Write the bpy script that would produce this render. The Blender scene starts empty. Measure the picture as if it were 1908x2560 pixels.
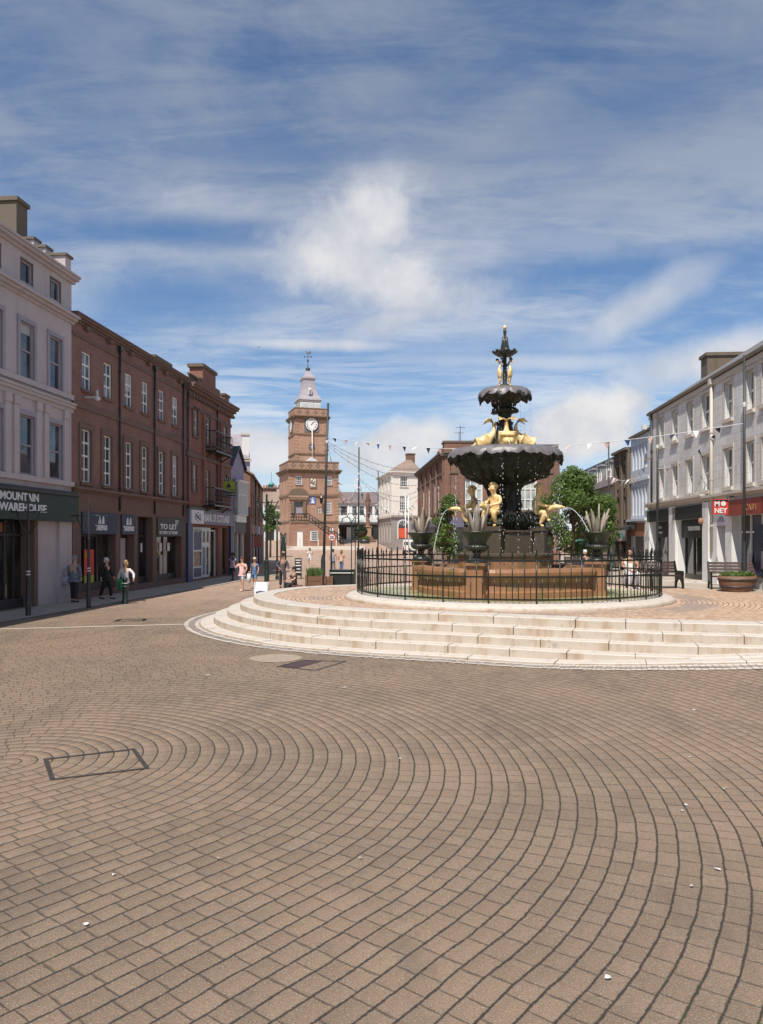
import bpy, bmesh, math, random
from mathutils import Vector, Matrix, noise as mnoise
R = math.radians
random.seed(7)
S = bpy.context.scene
COL = S.collection

# ------------------------------------------------------------------ camera, sky, sun, exposure
CX, HY, F, CAMZ = 954.0, 1348.0, 1900.0, 2.5       # photo pixel centre, horizon row, focal length in photo pixels, eye height
cam_d = bpy.data.cameras.new('camera'); cam = bpy.data.objects.new('camera', cam_d); COL.objects.link(cam)
cam.location = (0, 0, CAMZ); cam.rotation_euler = (R(90), 0, 0)
cam_d.sensor_fit = 'VERTICAL'; cam_d.sensor_height = 36.0; cam_d.lens = 36.0 * F / 2560.0
cam_d.shift_y = (HY - 1280.0) / 2560.0
cam_d.clip_start = 0.1; cam_d.clip_end = 3000
S.camera = cam
SUN_EL, SUN_AZ = R(57), R(22)                       # light travels towards +Y, turned SUN_AZ towards +X
sun_d = bpy.data.lights.new('sun', 'SUN'); sun_d.energy = 4.3; sun_d.angle = R(0.5); sun_d.color = (1.0, 0.94, 0.84)
sun = bpy.data.objects.new('sun', sun_d); COL.objects.link(sun)
tr = Vector((math.sin(SUN_AZ) * math.cos(SUN_EL), math.cos(SUN_AZ) * math.cos(SUN_EL), -math.sin(SUN_EL)))
sun.rotation_euler = tr.to_track_quat('-Z', 'Y').to_euler()
S.view_settings.view_transform = 'Standard'; S.view_settings.look = 'None'
S.view_settings.exposure = 0.32; S.view_settings.gamma = 1.0
S.cycles.max_bounces = 6; S.cycles.use_denoising = True
S.cycles.sample_clamp_indirect = 6.0

class NT:
    """small node-tree writer"""
    def __init__(s, tree): s.t = tree; s.n = tree.nodes; s.l = tree.links
    def node(s, kind, **kw):
        o = s.n.new(kind)
        for k, v in kw.items():
            if k == 'ins':
                for i, val in v.items(): s.put(o.inputs[i], val)
            else: setattr(o, k, v)
        return o
    def put(s, sock, v):
        if isinstance(v, bpy.types.NodeSocket): s.l.new(v, sock)
        elif hasattr(sock, 'default_value'):
            if isinstance(v, (tuple, list)) and len(v) == 3 and sock.type == 'RGBA': v = (*v, 1)
            sock.default_value = v
    def m(s, op, a, b=0.0, c=0.0, clamp=False):
        o = s.node('ShaderNodeMath', operation=op, use_clamp=clamp); s.put(o.inputs[0], a); s.put(o.inputs[1], b); s.put(o.inputs[2], c)
        return o.outputs[0]
    def vm(s, op, a, b=(0, 0, 0)):
        o = s.node('ShaderNodeVectorMath', operation=op); s.put(o.inputs[0], a); s.put(o.inputs[1], b); return o.outputs[0]
    def xyz(s, v):
        o = s.node('ShaderNodeSeparateXYZ'); s.put(o.inputs[0], v); return o.outputs
    def comb(s, x, y, z=0.0):
        o = s.node('ShaderNodeCombineXYZ'); s.put(o.inputs[0], x); s.put(o.inputs[1], y); s.put(o.inputs[2], z); return o.outputs[0]
    def mix(s, f, a, b, typ='RGBA', blend='MIX'):
        o = s.node('ShaderNodeMix', data_type=typ)
        if typ == 'RGBA': o.blend_type = blend; ia, ib, oo = 6, 7, 2
        else: ia, ib, oo = 2, 3, 0
        s.put(o.inputs[0], f); s.put(o.inputs[ia], a); s.put(o.inputs[ib], b); return o.outputs[oo]
    def noise(s, v, scale, detail=4.0, rough=0.55, out=0, dist=0.0):
        o = s.node('ShaderNodeTexNoise'); s.put(o.inputs['Vector'], v); s.put(o.inputs['Scale'], scale); s.put(o.inputs['Detail'], detail)
        s.put(o.inputs['Roughness'], rough); s.put(o.inputs['Distortion'], dist); return o.outputs[out]
    def step(s, x, a, b, lo=0.0, hi=1.0):
        o = s.node('ShaderNodeMapRange', interpolation_type='SMOOTHSTEP'); s.put(o.inputs[0], x); s.put(o.inputs[1], a); s.put(o.inputs[2], b)
        s.put(o.inputs[3], lo); s.put(o.inputs[4], hi); return o.outputs[0]

def px_dir(px, py): return math.atan2(px - CX, F), math.atan2(HY - py, math.hypot(F, px - CX))

def make_world():
    w = bpy.data.worlds.new('World'); S.world = w; w.use_nodes = True
    t = NT(w.node_tree); t.n.clear()
    sky = t.node('ShaderNodeTexSky', sky_type='NISHITA', sun_disc=False, sun_elevation=SUN_EL, sun_rotation=SUN_AZ + math.pi,
                 altitude=20, air_density=0.9, dust_density=0.5, ozone_density=4.0)
    d = t.vm('NORMALIZE', t.node('ShaderNodeTexCoord').outputs['Generated'])
    x, y, z = t.xyz(d)
    az = t.m('ARCTAN2', x, y); el = t.m('ARCSINE', z)
    dir2 = t.comb(az, el)
    nb = t.noise(dir2, 7.5, 10, 0.60, dist=0.3)
    nf = t.noise(dir2, 19.0, 6, 0.62)
    wv = t.noise(t.comb(t.m('MULTIPLY', az, 1.0), t.m('MULTIPLY', el, 2.2)), 2.6, 8, 0.60, dist=0.6)
    wv2 = t.noise(t.comb(t.m('MULTIPLY', az, 3.0), t.m('MULTIPLY', el, 9.0)), 2.2, 7, 0.62, dist=0.5)
    nn = t.m('ADD', t.m('MULTIPLY', t.m('SUBTRACT', nb, 0.5), 1.7), t.m('MULTIPLY', t.m('SUBTRACT', nf, 0.5), 0.55))
    def blob(px, py, rx, ry, tilt, gain=1.0, soft=0.8, ns=1.0, prev=None):
        """one cloud (or clear gap) at a compass bearing and height, ragged by noise"""
        a0, e0 = px_dir(px, py)
        da = t.m('SUBTRACT', az, a0); de = t.m('SUBTRACT', el, e0)
        c, s_ = math.cos(tilt), math.sin(tilt)
        u = t.m('ADD', t.m('MULTIPLY', da, c / (rx / F)), t.m('MULTIPLY', de, s_ / (rx / F)))
        v = t.m('ADD', t.m('MULTIPLY', da, -s_ / (ry / F)), t.m('MULTIPLY', de, c / (ry / F)))
        r = t.m('SQRT', t.m('ADD', t.m('MULTIPLY', u, u), t.m('MULTIPLY', v, v)))
        k = t.m('MULTIPLY', t.step(t.m('SUBTRACT', r, t.m('MULTIPLY', nn, ns)), 1.05 + soft * 0.25, 1.05 - soft), gain)
        return k if prev is None else t.m('MAXIMUM', prev, k)
    # thin high veil drawn out in streaks, laid on a flat layer overhead, with clear gaps
    zz = t.m('ADD', t.m('MAXIMUM', z, 0.0), 0.10)
    pl = t.comb(t.m('DIVIDE', x, zz), t.m('DIVIDE', y, zz))
    n1 = t.noise(t.vm('MULTIPLY', pl, (0.50, 1.7, 1)), 1.05, 8, 0.62, dist=0.5)
    n2 = t.noise(t.vm('ADD', pl, (5.3, 1.7, 0)), 0.8, 4, 0.5)
    hi = t.m('ADD', t.m('MULTIPLY', n1, 0.60), t.m('MULTIPLY', wv, 0.40))
    wisp = t.noise(t.vm('MULTIPLY', pl, (1.4, 3.4, 1)), 2.2, 8, 0.68, dist=0.6)
    hi = t.m('ADD', hi, t.m('ADD', t.m('MULTIPLY', t.m('SUBTRACT', n2, 0.5), 0.3), t.m('MULTIPLY', t.m('SUBTRACT', wisp, 0.5), 0.34)))
    veil = t.step(t.m('ADD', hi, t.step(el, 0.08, 0.40, 0.0, 0.09)), 0.42, 0.68, 0.06, 0.74)
    gap = None
    for g in ((430, 580, 420, 42, 0.05, .8), (440, 750, 330, 95, 0.1, .95), (1560, 672, 480, 50, -0.03, .9), (1600, 260, 330, 120, 0.2, .5), (760, 385, 420, 34, 0.05, .5), (1130, 240, 260, 60, 0.1, .35), (120, 60, 330, 80, 0, .3), (1250, 880, 420, 60, 0, .5), (700, 1010, 500, 40, 0, .5)): gap = blob(*g[:5], g[5], 0.9, 0.7, gap)
    veil = t.m('MULTIPLY', veil, t.m('SUBTRACT', 1.0, gap))
    n3 = t.noise(t.comb(t.m('MULTIPLY', az, 2.0), t.m('MULTIPLY', el, 20.0)), 1.6, 7, 0.62, dist=0.8)
    low = t.m('MULTIPLY', t.step(n3, 0.42, 0.64, 0.0, 0.85), t.step(el, 0.33, 0.12))
    thick_veil = None
    for g in ((480, 500, 380, 60, 0.03, .5), (760, 860, 330, 22, 0.0, .85), (1300, 905, 420, 30, -0.05, .6), (1400, 600, 420, 60, -0.1, .45), (300, 330, 400, 70, 0, .35), (1500, 420, 420, 90, 0.1, .35)): thick_veil = blob(*g[:5], g[5], 1.0, 0.9, thick_veil)
    cum = None
    for g in ((900, 570, 235, 145, 0.6, .98, .9), (860, 640, 220, 140, -0.1, .97, .9), (990, 710, 310, 125, -0.2, .93, .9), (1010, 790, 230, 65, 0.3, .75, .95), (1130, 620, 260, 90, -0.1, .5, 1.1), (1050, 500, 260, 80, 0, .4, 1.1), (1590, 770, 250, 65, 0.42, .66, 1.0), (1790, 900, 260, 75, 0.1, .85, .8), (1440, 1075, 185, 100, 0.3, 1.0, .45), (990, 1120, 210, 75, 0.25, .95, .6), (640, 1120, 190, 75, 0.0, .9, .7), (1240, 1150, 260, 80, 0.0, .85, .7)): cum = blob(*g[:5], g[5], g[6], 0.75, cum)
    mask = t.m('MAXIMUM', t.m('MAXIMUM', veil, t.m('MAXIMUM', low, thick_veil)), cum)
    mask = t.m('MAXIMUM', mask, t.step(el, 0.17, 0.0, 0.0, 0.62))
    shade = t.noise(dir2, 8.0, 6, 0.6)
    bright = t.step(t.m('MAXIMUM', cum, t.m('MULTIPLY', thick_veil, 0.7)), 0.0, 0.9, 0.0, 1.0)
    thin = t.mix(t.step(el, 0.14, 0.50), (6.2, 6.6, 7.1), (2.75, 3.15, 3.85))
    thick = t.mix(t.step(shade, 0.35, 0.65), (4.9, 5.1, 5.5), (6.7, 6.6, 6.6))
    cc = t.mix(bright, thin, thick)
    hsv = t.node('ShaderNodeHueSaturation'); t.put(hsv.inputs['Color'], sky.outputs[0]); hsv.inputs['Saturation'].default_value = 1.1
    bg = t.node('ShaderNodeBackground'); t.put(bg.inputs[0], t.mix(mask, hsv.outputs[0], cc)); bg.inputs[1].default_value = 0.1
    out = t.node('ShaderNodeOutputWorld'); t.l.new(bg.outputs[0], out.inputs[0])
make_world()

# ------------------------------------------------------------------ materials
def new_mat(name):
    m = bpy.data.materials.new(name); m.use_nodes = True
    t = NT(m.node_tree); t.n.clear()
    b = t.node('ShaderNodeBsdfPrincipled'); o = t.node('ShaderNodeOutputMaterial'); t.l.new(b.outputs[0], o.inputs[0])
    return m, t, b
def bump(t, b, h, strength=0.4, dist=0.02):
    n = t.node('ShaderNodeBump'); n.inputs['Strength'].default_value = strength; n.inputs['Distance'].default_value = dist
    t.put(n.inputs['Height'], h); t.l.new(n.outputs[0], b.inputs['Normal'])
def uvmap(t): return t.node('ShaderNodeUVMap').outputs[0]
def pos(t): return t.node('ShaderNodeNewGeometry').outputs['Position']
def objc(t): return t.node('ShaderNodeTexCoord').outputs['Object']
def sc(c, k): return tuple(min(1, v * k) for v in c)

def mat_plain(name, c, rough=0.6, var=0.12, scale=6.0, metal=0.0, bmp=0.0, spec=0.5):
    m, t, b = new_mat(name)
    n = t.noise(objc(t), scale, 5)
    t.put(b.inputs['Base Color'], t.mix(n, sc(c, 1 - var * 1.6), sc(c, 1 + var * 1.6)))
    b.inputs['Roughness'].default_value = rough; b.inputs['Metallic'].default_value = metal; b.inputs['Specular IOR Level'].default_value = spec
    if bmp: bump(t, b, t.noise(objc(t), scale * 5, 4), bmp, 0.01)
    return m
def mat_wall(name, c1, c2, mortar, bw, bh, ms=0.012, rough=0.85, dirt=(0.1, 0.08, 0.07), dirt_amt=0.3, bmp=0.5, noise_amt=0.25):
    """coursed masonry in metres, uv runs along the wall and up; weather stains on top"""
    m, t, b = new_mat(name)
    uv = uvmap(t)
    br = t.node('ShaderNodeTexBrick', offset=0.5)
    t.put(br.inputs['Vector'], uv); t.put(br.inputs['Color1'], c1); t.put(br.inputs['Color2'], c2); t.put(br.inputs['Mortar'], mortar)
    br.inputs['Scale'].default_value = 1.0; br.inputs['Mortar Size'].default_value = ms; br.inputs['Mortar Smooth'].default_value = 0.1
    br.inputs['Brick Width'].default_value = bw; br.inputs['Row Height'].default_value = bh; br.inputs['Bias'].default_value = 0.0
    p = pos(t)
    n = t.noise(p, 2.2, 6, 0.6)
    col = t.mix(t.m('MULTIPLY', t.step(n, 0.35, 0.75), noise_amt), br.outputs[0], sc(c1, 1.45))
    streak = t.noise(t.vm('MULTIPLY', p, (2.4, 2.4, 0.35)), 1.0, 6, 0.62)
    col = t.mix(t.m('MULTIPLY', t.step(streak, 0.48, 0.75), dirt_amt), col, dirt)
    fine = t.noise(p, 38.0, 3)
    col = t.mix(0.3, col, t.mix(fine, sc(c1, 0.4), sc(c1, 1.6)))
    blot = t.noise(p, 0.45, 6, 0.65)
    col = t.mix(t.step(blot, 0.40, 0.68, 0.0, 0.38), col, t.mix(0.5, dirt, sc(c1, 0.6)))
    t.put(b.inputs['Base Color'], col); b.inputs['Roughness'].default_value = rough
    h = t.m('SUBTRACT', t.m('MULTIPLY', fine, 0.4), t.m('MULTIPLY', br.outputs['Fac'], 0.9))
    bump(t, b, h, bmp, 0.012)
    return m
def mat_render(name, c, dirt=(0.2, 0.17, 0.14), dirt_amt=0.35, rough=0.8):
    """painted render with streaks and blotches"""
    m, t, b = new_mat(name)
    p = pos(t)
    n = t.noise(p, 0.9, 6, 0.6)
    col = t.mix(n, sc(c, 0.84), sc(c, 1.1))
    streak = t.noise(t.vm('MULTIPLY', p, (3.2, 3.2, 0.28)), 1.0, 6, 0.65)
    col = t.mix(t.m('MULTIPLY', t.step(streak, 0.5, 0.8), dirt_amt), col, dirt)
    t.put(b.inputs['Base Color'], col); b.inputs['Roughness'].default_value = rough
    bump(t, b, t.noise(p, 26, 4), 0.25, 0.01)
    return m
def mat_glass(name, c=(0.03, 0.035, 0.04), rough=0.04, tint=(0.10, 0.10, 0.10)):
    """window pane: dark room behind, blinds and curtains in soft patches, sky in the reflection"""
    m, t, b = new_mat(name)
    p = pos(t)
    n = t.noise(p, 0.9, 3)
    t.put(b.inputs['Base Color'], t.mix(t.step(n, 0.45, 0.62), c, tint))
    b.inputs['Roughness'].default_value = rough; b.inputs['Specular IOR Level'].default_value = 0.9
    bump(t, b, t.noise(p, 1.6, 2), 0.08, 0.05)
    return m
def mat_slate(name, c, w=0.3, h=0.2):
    return mat_wall(name, sc(c, 0.8), sc(c, 1.2), sc(c, 0.4), w, h, 0.01, 0.6, (0.16, 0.17, 0.12), 0.35, 0.6)

def sett_nodes(t, p, r_or_row, along, row_w, seed_len=0.25, gap=0.016, vary=True):
    """course index + position along the course -> (joint mask, random value, edge height)"""
    row = t.m('FLOOR', t.m('DIVIDE', r_or_row, row_w))
    fr = t.m('SUBTRACT', r_or_row, t.m('MULTIPLY', row, row_w))
    wn = t.node('ShaderNodeTexWhiteNoise', noise_dimensions='1D'); t.put(wn.inputs['W'], row)
    shift = t.m('MULTIPLY', wn.outputs[0], 3.7)
    s = t.m('DIVIDE', t.m('ADD', along, shift), seed_len)
    # uneven lengths: bend the coordinate along the course with a slow wave
    s = t.m('ADD', s, t.m('MULTIPLY', t.m('SINE', t.m('ADD', t.m('MULTIPLY', s, 2.1), t.m('MULTIPLY', row, 1.7))), 0.13))
    ci = t.m('FLOOR', s); cf = t.m('SUBTRACT', s, ci)
    wn2 = t.node('ShaderNodeTexWhiteNoise', noise_dimensions='2D'); t.put(wn2.inputs['Vector'], t.comb(row, ci))
    e1 = t.m('MINIMUM', fr, t.m('SUBTRACT', row_w, fr))
    e2 = t.m('MULTIPLY', t.m('MINIMUM', cf, t.m('SUBTRACT', 1.0, cf)), seed_len)
    return e1, e2, wn2.outputs[0]

def mat_setts():
    """tan sett paving of the square: concentric courses round one point, straight courses elsewhere"""
    m, t, b = new_mat('tan setts')
    p = pos(t)
    wob = t.noise(p, 1.3, 3, out=1)
    wob2 = t.noise(p, 9.0, 2, out=1)
    p2 = t.vm('ADD', p, t.vm('MULTIPLY', t.vm('SUBTRACT', wob, (0.5, 0.5, 0.5)), (0.05, 0.05, 0)))
    p2 = t.vm('ADD', p2, t.vm('MULTIPLY', t.vm('SUBTRACT', wob2, (0.5, 0.5, 0.5)), (0.013, 0.013, 0)))
    x, y, z = t.xyz(p2)
    dx = t.m('SUBTRACT', x, -4.2); dy = t.m('SUBTRACT', y, 8.5)
    r = t.m('SQRT', t.m('ADD', t.m('MULTIPLY', dx, dx), t.m('MULTIPLY', dy, dy)))
    th = t.m('ARCTAN2', dy, dx)
    # behind the centre the rings run on as straight tails
    tx, ty = -0.63, -0.777
    sd = t.m('ADD', t.m('MULTIPLY', dx, tx), t.m('MULTIPLY', dy, ty)); pd = t.m('ABSOLUTE', t.m('SUBTRACT', t.m('MULTIPLY', dx, ty), t.m('MULTIPLY', dy, tx)))
    tail = t.m('GREATER_THAN', sd, 0.0)
    r = t.mix(tail, r, pd, 'FLOAT')
    rr = t.m('MULTIPLY', t.m('ADD', t.m('FLOOR', t.m('DIVIDE', r, 0.163)), 0.5), 0.163)
    a1, a2, ra = sett_nodes(t, p2, r, t.mix(tail, t.m('MULTIPLY', th, rr), t.m('ADD', sd, 40.0), 'FLOAT'), 0.163, 0.215)
    # straight courses: turned about 66 degrees
    ca, sa = math.cos(R(24)), math.sin(R(24))
    u = t.m('ADD', t.m('MULTIPLY', x, ca), t.m('MULTIPLY', y, sa)); v = t.m('SUBTRACT', t.m('MULTIPLY', y, ca), t.m('MULTIPLY', x, sa))
    b1, b2, rb = sett_nodes(t, p2, v, u, 0.150, 0.215)
    edge = t.m('ADD', t.m('MULTIPLY', x, -0.10), t.m('ADD', y, t.m('MULTIPLY', t.m('SUBTRACT', t.noise(p, 0.5, 2), 0.5), 1.0)))
    far = t.m('GREATER_THAN', edge, 13.9)
    e1 = t.mix(far, a1, b1, 'FLOAT'); e2 = t.mix(far, a2, b2, 'FLOAT'); rv = t.mix(far, ra, rb, 'FLOAT')
    jn = t.noise(p, 14.0, 3)
    chip = t.m('MULTIPLY', t.m('SUBTRACT', t.noise(p, 42.0, 4, 0.7), 0.5), 0.022)
    e1 = t.m('ADD', e1, chip); e2 = t.m('ADD', e2, chip)
    j1 = t.step(e1, t.m('MULTIPLY', jn, 0.006), t.m('ADD', t.m('MULTIPLY', jn, 0.014), 0.006))
    j2 = t.step(e2, t.m('MULTIPLY', jn, 0.006), t.m('ADD', t.m('MULTIPLY', jn, 0.010), 0.005))
    keep = t.m('MULTIPLY', j1, t.m('ADD', t.m('MULTIPLY', j2, 0.58), 0.42))
    big = t.noise(p, 0.35, 4, 0.6)
    base = t.mix(rv, (0.212, 0.147, 0.096), (0.290, 0.208, 0.142))
    mott = t.noise(p, 24.0, 5, 0.7)
    base = t.mix(t.step(mott, 0.35, 0.68), t.mix(0.5, base, (0.16, 0.115, 0.085)), base)
    base = t.mix(t.m('MULTIPLY', t.step(big, 0.35, 0.7), 0.55), base, (0.34, 0.235, 0.16))
    grain = t.noise(p, 95.0, 4, 0.75)
    base = t.mix(t.step(grain, 0.57, 0.66), base, (0.58, 0.49, 0.40))
    base = t.mix(t.step(grain, 0.46, 0.30), base, (0.085, 0.065, 0.05))
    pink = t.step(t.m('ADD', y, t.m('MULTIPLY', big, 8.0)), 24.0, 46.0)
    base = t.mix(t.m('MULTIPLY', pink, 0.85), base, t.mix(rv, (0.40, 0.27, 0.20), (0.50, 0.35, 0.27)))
    stain = t.noise(p, 2.0, 5, 0.65)
    base = t.mix(t.m('MULTIPLY', t.step(stain, 0.56, 0.75), 0.55), base, (0.15, 0.115, 0.09))
    vo = t.node('ShaderNodeTexVoronoi', feature='F1'); t.put(vo.inputs['Vector'], p); vo.inputs['Scale'].default_value = 2.3
    spot = t.m('MULTIPLY', t.step(t.m('ADD', vo.outputs['Distance'], t.m('MULTIPLY', t.noise(p, 30.0, 2), 0.05)), 0.085, 0.060), t.m('GREATER_THAN', t.xyz(vo.outputs['Color'])[0], 0.62))
    base = t.mix(t.m('MULTIPLY', spot, 0.6), base, t.mix(t.m('GREATER_THAN', t.xyz(vo.outputs['Color'])[1], 0.5), (0.075, 0.062, 0.055), (0.36, 0.32, 0.28)))
    patch = t.noise(t.vm('MULTIPLY', p, (1.0, 0.35, 1.0)), 0.9, 6, 0.7)
    base = t.mix(t.step(patch, 0.52, 0.66, 0.0, 0.38), base, (0.11, 0.085, 0.068))
    moss = t.step(t.noise(p, 0.8, 3), 0.55, 0.72)
    joint = t.mix(moss, (0.040, 0.033, 0.028), (0.042, 0.046, 0.020))
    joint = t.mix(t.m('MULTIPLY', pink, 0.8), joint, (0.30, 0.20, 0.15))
    t.put(b.inputs['Base Color'], t.mix(keep, joint, base))
    t.put(b.inputs['Roughness'], 0.72)
    dome = t.m('MINIMUM', t.m('MULTIPLY', e1, 14.0), 1.0)
    h = t.m('ADD', t.m('MULTIPLY', t.m('MULTIPLY', keep, dome), 1.0), t.m('MULTIPLY', t.noise(p, 70.0, 5, 0.75), 0.6))
    h = t.m('ADD', h, t.m('MULTIPLY', rv, 0.25))
    bump(t, b, h, 0.85, 0.022)
    return m
def mat_ring_setts():
    """warm setts round the fountain, in rings with darker grey bands"""
    m, t, b = new_mat('fountain setts')
    p = pos(t)
    wob = t.noise(p, 2.0, 3, out=1)
    p2 = t.vm('ADD', p, t.vm('MULTIPLY', t.vm('SUBTRACT', wob, (0.5, 0.5, 0.5)), (0.07, 0.07, 0)))
    x, y, z = t.xyz(p2)
    dx = t.m('SUBTRACT', x, 3.7); dy = t.m('SUBTRACT', y, 22.8)
    r = t.m('SQRT', t.m('ADD', t.m('MULTIPLY', dx, dx), t.m('MULTIPLY', dy, dy)))
    th = t.m('ARCTAN2', dy, dx)
    rr = t.m('MULTIPLY', t.m('ADD', t.m('FLOOR', t.m('DIVIDE', r, 0.13)), 0.5), 0.13)
    e1, e2, rv = sett_nodes(t, p2, r, t.m('MULTIPLY', th, rr), 0.13, 0.2)
    keep = t.m('MULTIPLY', t.step(e1, 0.005, 0.015), t.step(e2, 0.003, 0.012))
    base = t.mix(rv, (0.42, 0.27, 0.18), (0.60, 0.43, 0.31))
    grey = t.m('MULTIPLY', t.step(t.m('ABSOLUTE', t.m('SUBTRACT', r, 5.45)), 0.55, 0.3), t.step(t.noise(p, 0.7, 3), 0.42, 0.58))
    base = t.mix(t.m('MULTIPLY', grey, 0.6), base, (0.22, 0.20, 0.20))
    base = t.mix(t.m('MULTIPLY', t.step(t.noise(p, 90, 3), 0.5, 0.75), 0.4), base, (0.5, 0.42, 0.34))
    t.put(b.inputs['Base Color'], t.mix(keep, (0.16, 0.11, 0.08), base)); b.inputs['Roughness'].default_value = 0.8
    bump(t, b, keep, 0.5, 0.01)
    return m
def mat_step_stone():
    m, t, b = new_mat('pale granite steps')
    p = pos(t)
    x, y, z = t.xyz(p)
    n = t.noise(p, 3.5, 6, 0.6)
    col = t.mix(n, (0.48, 0.43, 0.38), (0.62, 0.565, 0.51))
    speck = t.noise(p, 75.0, 3, 0.7)
    col = t.mix(t.step(speck, 0.62, 0.72), col, (0.36, 0.28, 0.21))
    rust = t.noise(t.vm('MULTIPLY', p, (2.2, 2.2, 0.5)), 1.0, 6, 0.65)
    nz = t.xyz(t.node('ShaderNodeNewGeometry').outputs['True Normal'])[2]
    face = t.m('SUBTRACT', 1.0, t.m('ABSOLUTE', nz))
    col = t.mix(t.m('MULTIPLY', t.m('MULTIPLY', t.step(rust, 0.47, 0.68), face), 0.65), t.mix(t.m('MULTIPLY', face, 0.40), col, (0.43, 0.33, 0.23)), (0.33, 0.20, 0.10))  # rust and dirt on risers, with tread-to-riser shading put into the colour
    grime = t.noise(p, 6.0, 6, 0.7)
    col = t.mix(t.m('MULTIPLY', t.step(grime, 0.52, 0.70), 0.55), col, (0.27, 0.225, 0.18))
    foot = t.noise(p, 0.9, 5, 0.7)
    col = t.mix(t.m('MULTIPLY', t.step(foot, 0.55, 0.8), 0.35), col, (0.36, 0.31, 0.26))
    t.put(b.inputs['Base Color'], col); b.inputs['Roughness'].default_value = 0.75
    bump(t, b, t.m('ADD', speck, n), 0.35, 0.008)
    return m
def mat_leaf(name, c1, c2):
    m, t, b = new_mat(name)
    n = t.noise(pos(t), 2.6, 4)
    w = t.node('ShaderNodeTexWhiteNoise', noise_dimensions='3D'); t.put(w.inputs['Vector'], t.vm('FLOOR', t.vm('MULTIPLY', pos(t), (9, 9, 9))))
    col = t.mix(t.m('ADD', t.m('MULTIPLY', n, 0.6), t.m('MULTIPLY', w.outputs[0], 0.4)), c1, c2)
    t.put(b.inputs['Base Color'], col); b.inputs['Roughness'].default_value = 0.5
    tb = t.node('ShaderNodeBsdfTranslucent'); t.put(tb.inputs[0], sc(c2, 1.3))
    ms = t.node('ShaderNodeMixShader'); ms.inputs[0].default_value = 0.42
    o = [x for x in t.n if x.type == 'OUTPUT_MATERIAL'][0]
    t.l.new(b.outputs[0], ms.inputs[1]); t.l.new(tb.outputs[0], ms.inputs[2]); t.l.new(ms.outputs[0], o.inputs[0])
    return m
def mat_gold():
    m, t, b = new_mat('gilded metal')
    p = objc(t); n = t.noise(p, 9, 5, 0.6)
    t.put(b.inputs['Base Color'], t.mix(t.step(n, 0.35, 0.7), (0.72, 0.47, 0.18), (0.95, 0.74, 0.42)))
    b.inputs['Metallic'].default_value = 0.12; t.put(b.inputs['Roughness'], t.step(n, 0.2, 0.8, 0.32, 0.55))
    bump(t, b, t.noise(p, 30, 3), 0.3, 0.01)
    return m
def mat_wet_iron():
    m, t, b = new_mat('wet dark cast iron')
    p = objc(t); n = t.noise(p, 5, 6, 0.65)
    col = t.mix(t.step(n, 0.4, 0.7), (0.012, 0.014, 0.010), (0.035, 0.040, 0.022))
    t.put(b.inputs['Base Color'], col); t.put(b.inputs['Roughness'], t.step(n, 0.3, 0.7, 0.28, 0.6))
    b.inputs['Specular IOR Level'].default_value = 0.4
    bump(t, b, t.noise(p, 16, 6, 0.7), 0.9, 0.03)
    return m
def mat_basin():
    m, t, b = new_mat('mossy red sandstone')
    p = pos(t); n = t.noise(p, 2.5, 6, 0.6)
    col = t.mix(n, (0.21, 0.095, 0.045), (0.37, 0.19, 0.095))
    st = t.noise(t.vm('MULTIPLY', p, (3, 3, 0.6)), 1.0, 5, 0.65)
    col = t.mix(t.m('MULTIPLY', t.step(st, 0.5, 0.68), 0.75), col, (0.10, 0.105, 0.035))
    t.put(b.inputs['Base Color'], col); t.put(b.inputs['Roughness'], 0.45)
    bump(t, b, t.noise(p, 14, 5), 0.5, 0.015)
    return m
def mat_water(name, c=(0.06, 0.09, 0.05), rough=0.08):
    m, t, b = new_mat(name)
    p = pos(t); n = t.noise(p, 1.3, 5)
    t.put(b.inputs['Base Color'], t.mix(t.step(n, 0.4, 0.65), c, sc(c, 1.9))); b.inputs['Roughness'].default_value = rough
    bump(t, b, t.noise(p, 11, 4), 0.35, 0.03)
    return m
def mat_jet():
    m, t, b = new_mat('falling water')
    b.inputs['Base Color'].default_value = (0.75, 0.8, 0.84, 1); b.inputs['Roughness'].default_value = 0.1
    b.inputs['Transmission Weight'].default_value = 0.4; b.inputs['IOR'].default_value = 1.33
    return m
M = {}
def mk(k, fn, *a, **kw): M[k] = fn(k.replace('_', ' '), *a, **kw)

# ------------------------------------------------------------------ mesh building
def P(px, py, Y): return Vector(((px - CX) / F * Y, Y, CAMZ - (py - HY) / F * Y))
def gY(py, z=0.0): return (CAMZ - z) * F / (py - HY)
def GP(px, py, z=0.0): return P(px, py, gY(py, z))
ORG = {}                                             # thing or part name -> world origin its meshes are measured from

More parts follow.
